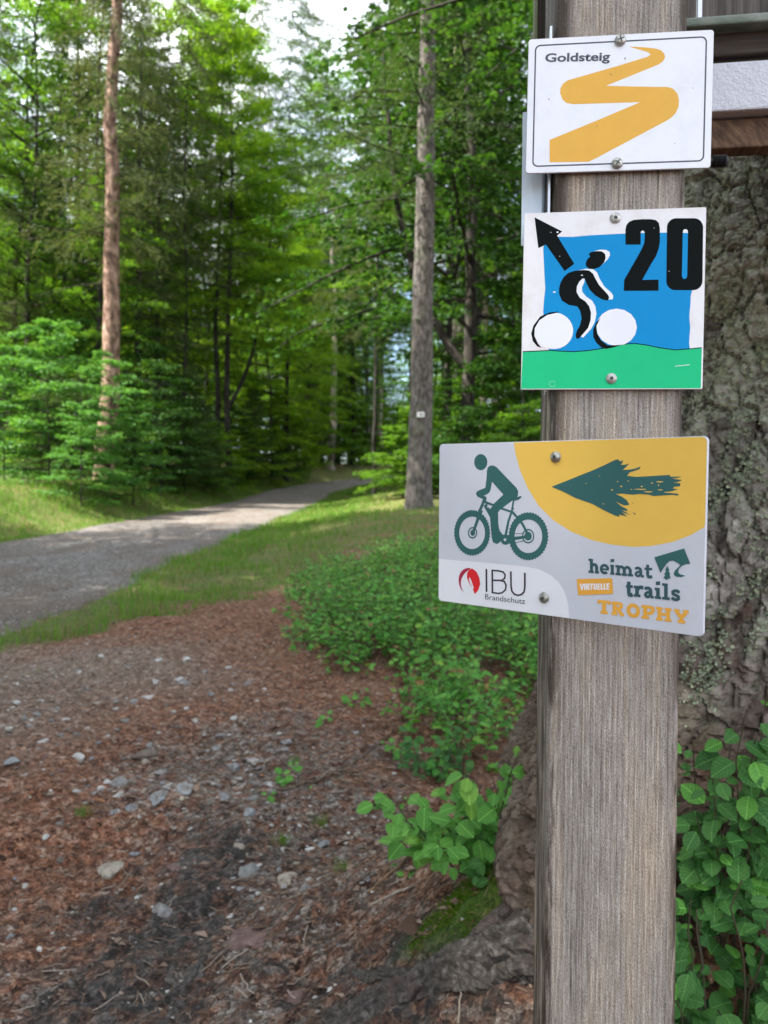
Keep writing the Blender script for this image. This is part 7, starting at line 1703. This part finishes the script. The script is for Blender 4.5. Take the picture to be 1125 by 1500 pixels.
# gravel too fine to count
gg = Geo()
ico = stone_mesh(5, 1, 0.6, 0.3); IV = np.zeros(len(ico.vertices) * 3); ico.vertices.foreach_get('co', IV); IV = IV.reshape(-1, 3)
IF = np.array([list(p.vertices) for p in ico.polygons]); bpy.data.meshes.remove(ico)
octa = np.array([[.5, 0, 0], [-.5, 0, 0], [0, .5, 0], [0, -.5, 0], [0, 0, .35], [0, 0, -.35]]); OF = np.array([[0, 2, 4], [2, 1, 4], [1, 3, 4], [3, 0, 4]])


def pebbles(n, x, y, size, base, faces, zofs=0.0):
    g = Geo(); z = gz(x, y) + zofs
    a = rng.uniform(0, 6.28, n); c, s = np.cos(a), np.sin(a)
    sc = size[:, None, None] * rng.uniform(.6, 1.3, (n, 1, 3))
    B = base[None] * sc * (1 + rng.normal(0, .12, (n, len(base), 1)))
    V = np.stack([B[..., 0] * c[:, None] - B[..., 1] * s[:, None] + x[:, None], B[..., 0] * s[:, None] + B[..., 1] * c[:, None] + y[:, None], B[..., 2] + z[:, None] + size[:, None] * .15], -1)
    g.put(V.reshape(-1, 3), (np.arange(n)[:, None, None] * len(base) + faces[None]).reshape(-1, faces.shape[1]))
    return g


n = 14000
x = rng.uniform(-3.0, 0.7, n); y = 1.4 + 4.2 * rng.rand(n) ** 1.3
keep = (x > road_edges(y)[1] + .4) & (rng.rand(n) < .3 + .7 * np.clip(inside_soft(GREY, x, y, .2) + inside_soft(PALE, x, y, .4) + .3 * inside_soft(MUD[0], x, y, .1), 0, 1))
x, y = x[keep], y[keep]
GRAVEL = leaf_mat('gravel', (0.09, 0.075, 0.065), (0.26, 0.235, 0.21), (0.56, 0.54, 0.51), 0.0, 0.85, 0.25, 1, 1)
add('gravel', pebbles(len(x), x, y, rng.gamma(2.2, .0030, len(x)) + .003, IV, IF).mesh('gravel', [GRAVEL]), kind='stuff', label='fine gravel in the bare soil')
n = 16000
y = 4.5 + 22 * rng.rand(n) ** 1.8; eL, eR = road_edges(y); x = eL + (eR - eL) * rng.rand(n)
g_ = pebbles(n, x, y, rng.gamma(2.5, .004, n) + .006, octa, OF, 0.03)
add('road_gravel', g_.mesh('road_gravel', [leaf_mat('road_stones', (0.06, 0.056, 0.052), (0.14, 0.13, 0.12), (0.27, 0.26, 0.245), 0.0, 0.9, 0.2, 1, 1)]), kind='stuff', label='loose gravel on the forest road')

# moss on the root flare
x = rng.uniform(MOSS[:, 0].min(), MOSS[:, 0].max(), 26000); y = rng.uniform(MOSS[:, 1].min(), MOSS[:, 1].max(), 26000)
k = rng.rand(26000) < inside_soft(MOSS, x + .02 * fbm(x * 20, y * 20, 2), y, .03)
P = np.stack([x[k], y[k], gz(x[k], y[k]) - .002], 1)
V, F4, F3 = blades(P, rng.uniform(.006, .018, len(P)), .0026, rng, .6)
add('moss', np_mesh('moss', V, [F4, F3], [M['moss']]), kind='stuff', label='strip of green moss along the root left of the post')

# ------------------------------------------------------------------ plants with leaves large enough to pick out
def leaf_mesh(mat, fold=.10, curl=.16):
    t = np.array([0, .12, .34, .60, .84, 1.0]); w = np.array([.0, .34, .56, .56, .34, .0])
    V = []; F = []
    for i in range(6):
        z = -curl * t[i] ** 2 + .05 * t[i]
        V += [(t[i], -w[i], z + fold * w[i]), (t[i], 0, z), (t[i], w[i], z + fold * w[i])]
    for i in range(5):
        a = i * 3
        F += [(a, a + 1, a + 4, a + 3), (a + 1, a + 2, a + 5, a + 4)]
    me = np_mesh('leaf', np.array(V) * np.array([1, .68, 1]), [np.array(F)], [mat], True)
    return me


LEAF = {k_: [leaf_mesh(M[k_], f, c_) for f, c_ in ((.10, .16), (.2, .3), (.05, .05))] for k_ in ('shrub_leaf', 'shrub_leaf_pale', 'shrub_leaf_dark')}


def plant(label, base, stems, mats, size, rng_seed, per, name='bilberry_shrub', pale=0.0, group=None, low=0.25):
    """stems: list of tip points in plan offsets; each leaf is a part."""
    rs = random.Random(rng_seed)
    root_ = add(name, None, loc=base, label=label, category='shrub')
    if group:
        root_['group'] = group
    for (dx, dy, dz) in stems:
        s = np.linspace(0, 1, 7)
        B = np.stack([dx * (.35 + .65 * s) - .0 * s, dy * (.35 + .65 * s), dz * s], 1) + np.cumsum([[rs.gauss(0, .008) for _ in range(3)] for _ in range(7)], 0)
        V, F = tube(B, .0015 * (1 - .7 * s) + .0005, 6)
        add('stem', np_mesh('stem', V, [F], [M['stem']], True), root_)
        az0 = math.atan2(dy, dx)
        for i in range(per):
            u = low + (1 - low) * (i + rs.random() * .8) / per
            p = [float(np.interp(u, s, B[:, c_])) for c_ in range(3)]
            a2 = az0 + (1 if i % 2 else -1) * rs.uniform(.3, 1.5) + (rs.uniform(-.4, .4) if i < per - 1 else 0)
            twig = rs.uniform(0.004, 0.03)
            p[0] += math.cos(a2) * twig; p[1] += math.sin(a2) * twig; p[2] += rs.uniform(-.004, .012)
            k_ = mats if rs.random() > pale else ('shrub_leaf' if mats == 'shrub_leaf_dark' else 'shrub_leaf_pale')
            sz = size * rs.uniform(.45, 1.3)
            nv = Vector((rs.gauss(-.15, .35), rs.gauss(-.65, .35), 1.0)).normalized()
            xv = Vector((math.cos(a2), math.sin(a2), rs.gauss(.05, .25))); xv = (xv - nv * xv.dot(nv)).normalized()
            yv = nv.cross(xv)
            q = Matrix((xv, yv, nv)).transposed()
            add('leaf', LEAF[k_][rs.randrange(3)], root_, loc=p, rot=q.to_euler(), scale=(sz, sz, sz))
    return root_


def fan(rs, n, rx, ry, h0, h1, bias=(0, 0)):
    return [(rs.gauss(bias[0], rx), rs.gauss(bias[1], ry), rs.uniform(h0, h1)) for _ in range(n)]


rs = random.Random(9)
x, y, z = hit(705, 1262)
plant('fresh light green shrub with large oval leaves at the foot of the root flare', (x, y, z - .01), fan(rs, 34, .085, .055, .05, .22), 'shrub_leaf', .036, 3, 12, pale=.10)
x, y, z = hit(632, 1246)
plant('small light green sprig with few leaves left of the fresh shrub', (x, y, z - .01), [(-.035, -.02, .05), (.02, -.03, .045), (.0, .02, .07), (-.03, .02, .06)], 'shrub_leaf', .042, 5, 4)
x, y, z = hit(748, 1195)
plant('small sprig growing against the bark right of the fresh shrub', (x, y, z - .01), [(.04, 0, .06), (.06, .0, .03), (.02, -.03, .04)], 'shrub_leaf', .034, 6, 4)
x, y, z = hit(650, 1140)
plant('darker shrub right behind the fresh light green one', (x, y, z - .01), fan(rs, 14, .10, .08, .05, .19), 'shrub_leaf_dark', .034, 13, 9)
x, y, z = hit(720, 1290)
plant('little dark green sprig above the moss strip', (x, y, z - .005), [(.02, 0, .03), (-.02, 0, .03), (0, -.02, .04)], 'shrub_leaf_dark', .030, 8, 4)
# beside the post on the right
x0, y0 = .50, 1.10
plant('upper green shrub right of the post, in front of the lichened bark', (x0 + .03, y0 + .04, float(gz(x0, y0)) - .01), fan(rs, 26, .085, .05, .20, .42, (.0, .0)), 'shrub_leaf_dark', .032, 21, 14, low=.35, pale=.12)
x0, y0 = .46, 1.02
plant('lower leafy green shrub at the bottom right picture corner beside the post', (x0, y0, float(gz(x0, y0)) - .01), fan(rs, 26, .085, .05, .08, .26, (.01, .0)), 'shrub_leaf_dark', .032, 22, 14, pale=.12)

# seedlings and tufts on the bare soil
for px, py, lab, n_, s_ in [(405, 1150, 'green seedling among pale stones by the long twig', 4, .030), (416, 1172, 'second seedling just below the one by the long twig', 2, .028), (575, 1112, 'small seedling on red needles below the shrubs', 4, .030),
                            (482, 1062, 'low seedling on the red needles left of the shrubs', 4, .032), (522, 1032, 'seedling at the edge of the bilberry cover', 4, .03), (588, 1192, 'tiny seedling left of the light green sprig', 3, .026), (604, 1272, 'tiny seedling between the two long twigs', 2, .026)]:
    x, y, z = hit(px, py)
    plant(lab, (x, y, z - .004), [(random.gauss(0, .025), random.gauss(0, .02), random.uniform(.025, .06)) for _ in range(n_)], 'shrub_leaf', s_, px, 4, name='seedling')
for px, py, lab in [(412, 1238, 'grass tuft in the middle of the dark soil'), (470, 1210, 'yellow green grass tuft right of the stone row'), (500, 1280, 'grass tuft near the bluish white stone'), (119, 1195, 'yellowish grass tuft left of the stone cluster'), (430, 1120, 'small grass tuft by the long twig')]:
    x, y, z = hit(px, py)
    n = 60
    P = np.stack([rng.normal(0, .014, n), rng.normal(0, .012, n), np.zeros(n)], 1)
    add('grass_tuft', grass_obj('grass_tuft', P, rng.uniform(.02, .055, n), .0016, rng, .3, .6), loc=(x, y, z - .003), label=lab, category='grass tuft')

# twigs and dead leaves
tl_ = Geo()
for _ in range(420):
    px, py = random.uniform(-20, 760), 930 + 580 * random.random() ** 0.7
    x, y, z = hit(px, py)
    if y > 7 or x < road_edges(np.array(y))[1] + .5 or inside_soft(COVER, np.array([x]), np.array([y]), .05)[0] > .2:
        continue
    a_, l_ = random.uniform(0, 6.28), random.uniform(.015, .075)
    s_ = np.linspace(-.5, .5, 5)
    B_ = np.stack([x + math.cos(a_) * l_ * s_, y + math.sin(a_) * l_ * s_, 0 * s_], 1) + rng.normal(0, .0022, (5, 3))
    B_[:, 2] = gz(B_[:, 0], B_[:, 1]) + .006 + random.uniform(0, .006)
    tl_.put(*tube(B_, random.uniform(.0007, .0019) * (1 + .08 * y), 4))
M['twig_mix'] = leaf_mat('twig_mix', (0.045, 0.030, 0.022), (0.15, 0.105, 0.075), (0.34, 0.28, 0.23), 0.0, 0.8, 0.2, 1, 1)
add('twig_litter', tl_.mesh('twig_litter', [M['twig_mix']]), kind='stuff', label='short broken twigs strewn among the needles')
def twig(label, pts, r0, r1, mat='twig', side=()):
    P = np.array([hit(*p) for p in pts]); t = np.linspace(0, 1, len(P)); tt = np.linspace(0, 1, 24)
    Q = np.stack([np.interp(tt, t, P[:, i]) for i in range(3)], 1)
    Q[:, 2] = np.maximum(gz(Q[:, 0], Q[:, 1]) + r0 * .8, Q[:, 2]); Q += np.cumsum(rng.normal(0, .0012, Q.shape), 0)
    g = Geo(); g.put(*tube(Q, np.linspace(r0, r1, 24), 7))
    for (u, pxy) in side:
        a = Q[int(u * 23)]; b = np.array(hit(*pxy)); s = np.linspace(0, 1, 12)[:, None]
        C = a * (1 - s) + b * s; C[:, 2] = gz(C[:, 0], C[:, 1]) + r0 * .7; C += np.cumsum(rng.normal(0, .001, C.shape), 0)
        g.put(*tube(C, np.linspace(r0 * .7, r1 * .7, 12), 6))
    add('twig', g.mesh('twig', [M[mat]], True), label=label, category='twig', group='twigs on the bare soil')


M['twig_pale'] = bark_mat('twig_pale', (0.14, 0.11, 0.09), (0.27, 0.225, 0.19), (0.38, 0.33, 0.29), 60, (1, 1, 0.4), 0.4, 0.002)
M['twig_tan'] = bark_mat('twig_tan', (0.12, 0.07, 0.04), (0.24, 0.15, 0.09), (0.34, 0.23, 0.15), 60, (1, 1, 0.4), 0.4, 0.002)
twig('straight pale bare twig on the dark soil left of the moss', [(529, 1339), (565, 1322), (606, 1303)], .0042, .0036, 'twig_pale')
twig('long tan twig running up to the light green shrub', [(540, 1311), (575, 1284), (612, 1252)], .0036, .0026, 'twig_tan')
twig('thin dark twig beside the long tan one', [(588, 1305), (612, 1280)], .002, .0016, 'twig_tan')
twig('long forked dead branch lying across the red needles', [(405, 1158), (470, 1145), (520, 1118), (575, 1075), (612, 1040)], .0055, .003, 'twig', [(.38, (612, 1124)), (.40, (608, 1162))])
twig('second thin branch below the long forked one', [(486, 1142), (540, 1148), (600, 1138)], .003, .002, 'twig_tan')
twig('crooked dark twig left of the middle stone row', [(268, 1166), (300, 1140), (322, 1112), (343, 1095)], .0050, .0026, 'twig')
twig('thin pale stalk on the soil above the pale twig', [(565, 1267), (589, 1262)], .0016, .0014, 'twig_pale')
DEAD = leaf_mat('dead_leaf', (0.24, 0.10, 0.045), (0.30, 0.13, 0.06), (0.36, 0.17, 0.08), .1, .7, .2, 1, 1)
dl = leaf_mesh(DEAD, .25, .3)
for px, py, s_, lab in [(551, 1267, .040, 'orange brown dead leaf right of the bluish white stone'), (137, 1177, .042, 'orange dead leaf in the stone cluster'), (273, 1330, .022, 'small orange dead leaf near the flat sunk stone'),
                        (380, 1139, .032, 'ochre dead leaf by the middle stone row'), (451, 1023, .038, 'reddish dead leaf at the edge of the red needles'), (726, 1403, .026, 'small tan dead leaf on the dark root')]:
    x, y, z = hit(px, py)
    add('dead_leaf', dl, loc=(x, y, z + .006), rot=(random.uniform(-.4, .4), random.uniform(-.3, .3), random.uniform(-.6, .8)), scale=(s_, s_, s_), label=lab, category='dead leaf')
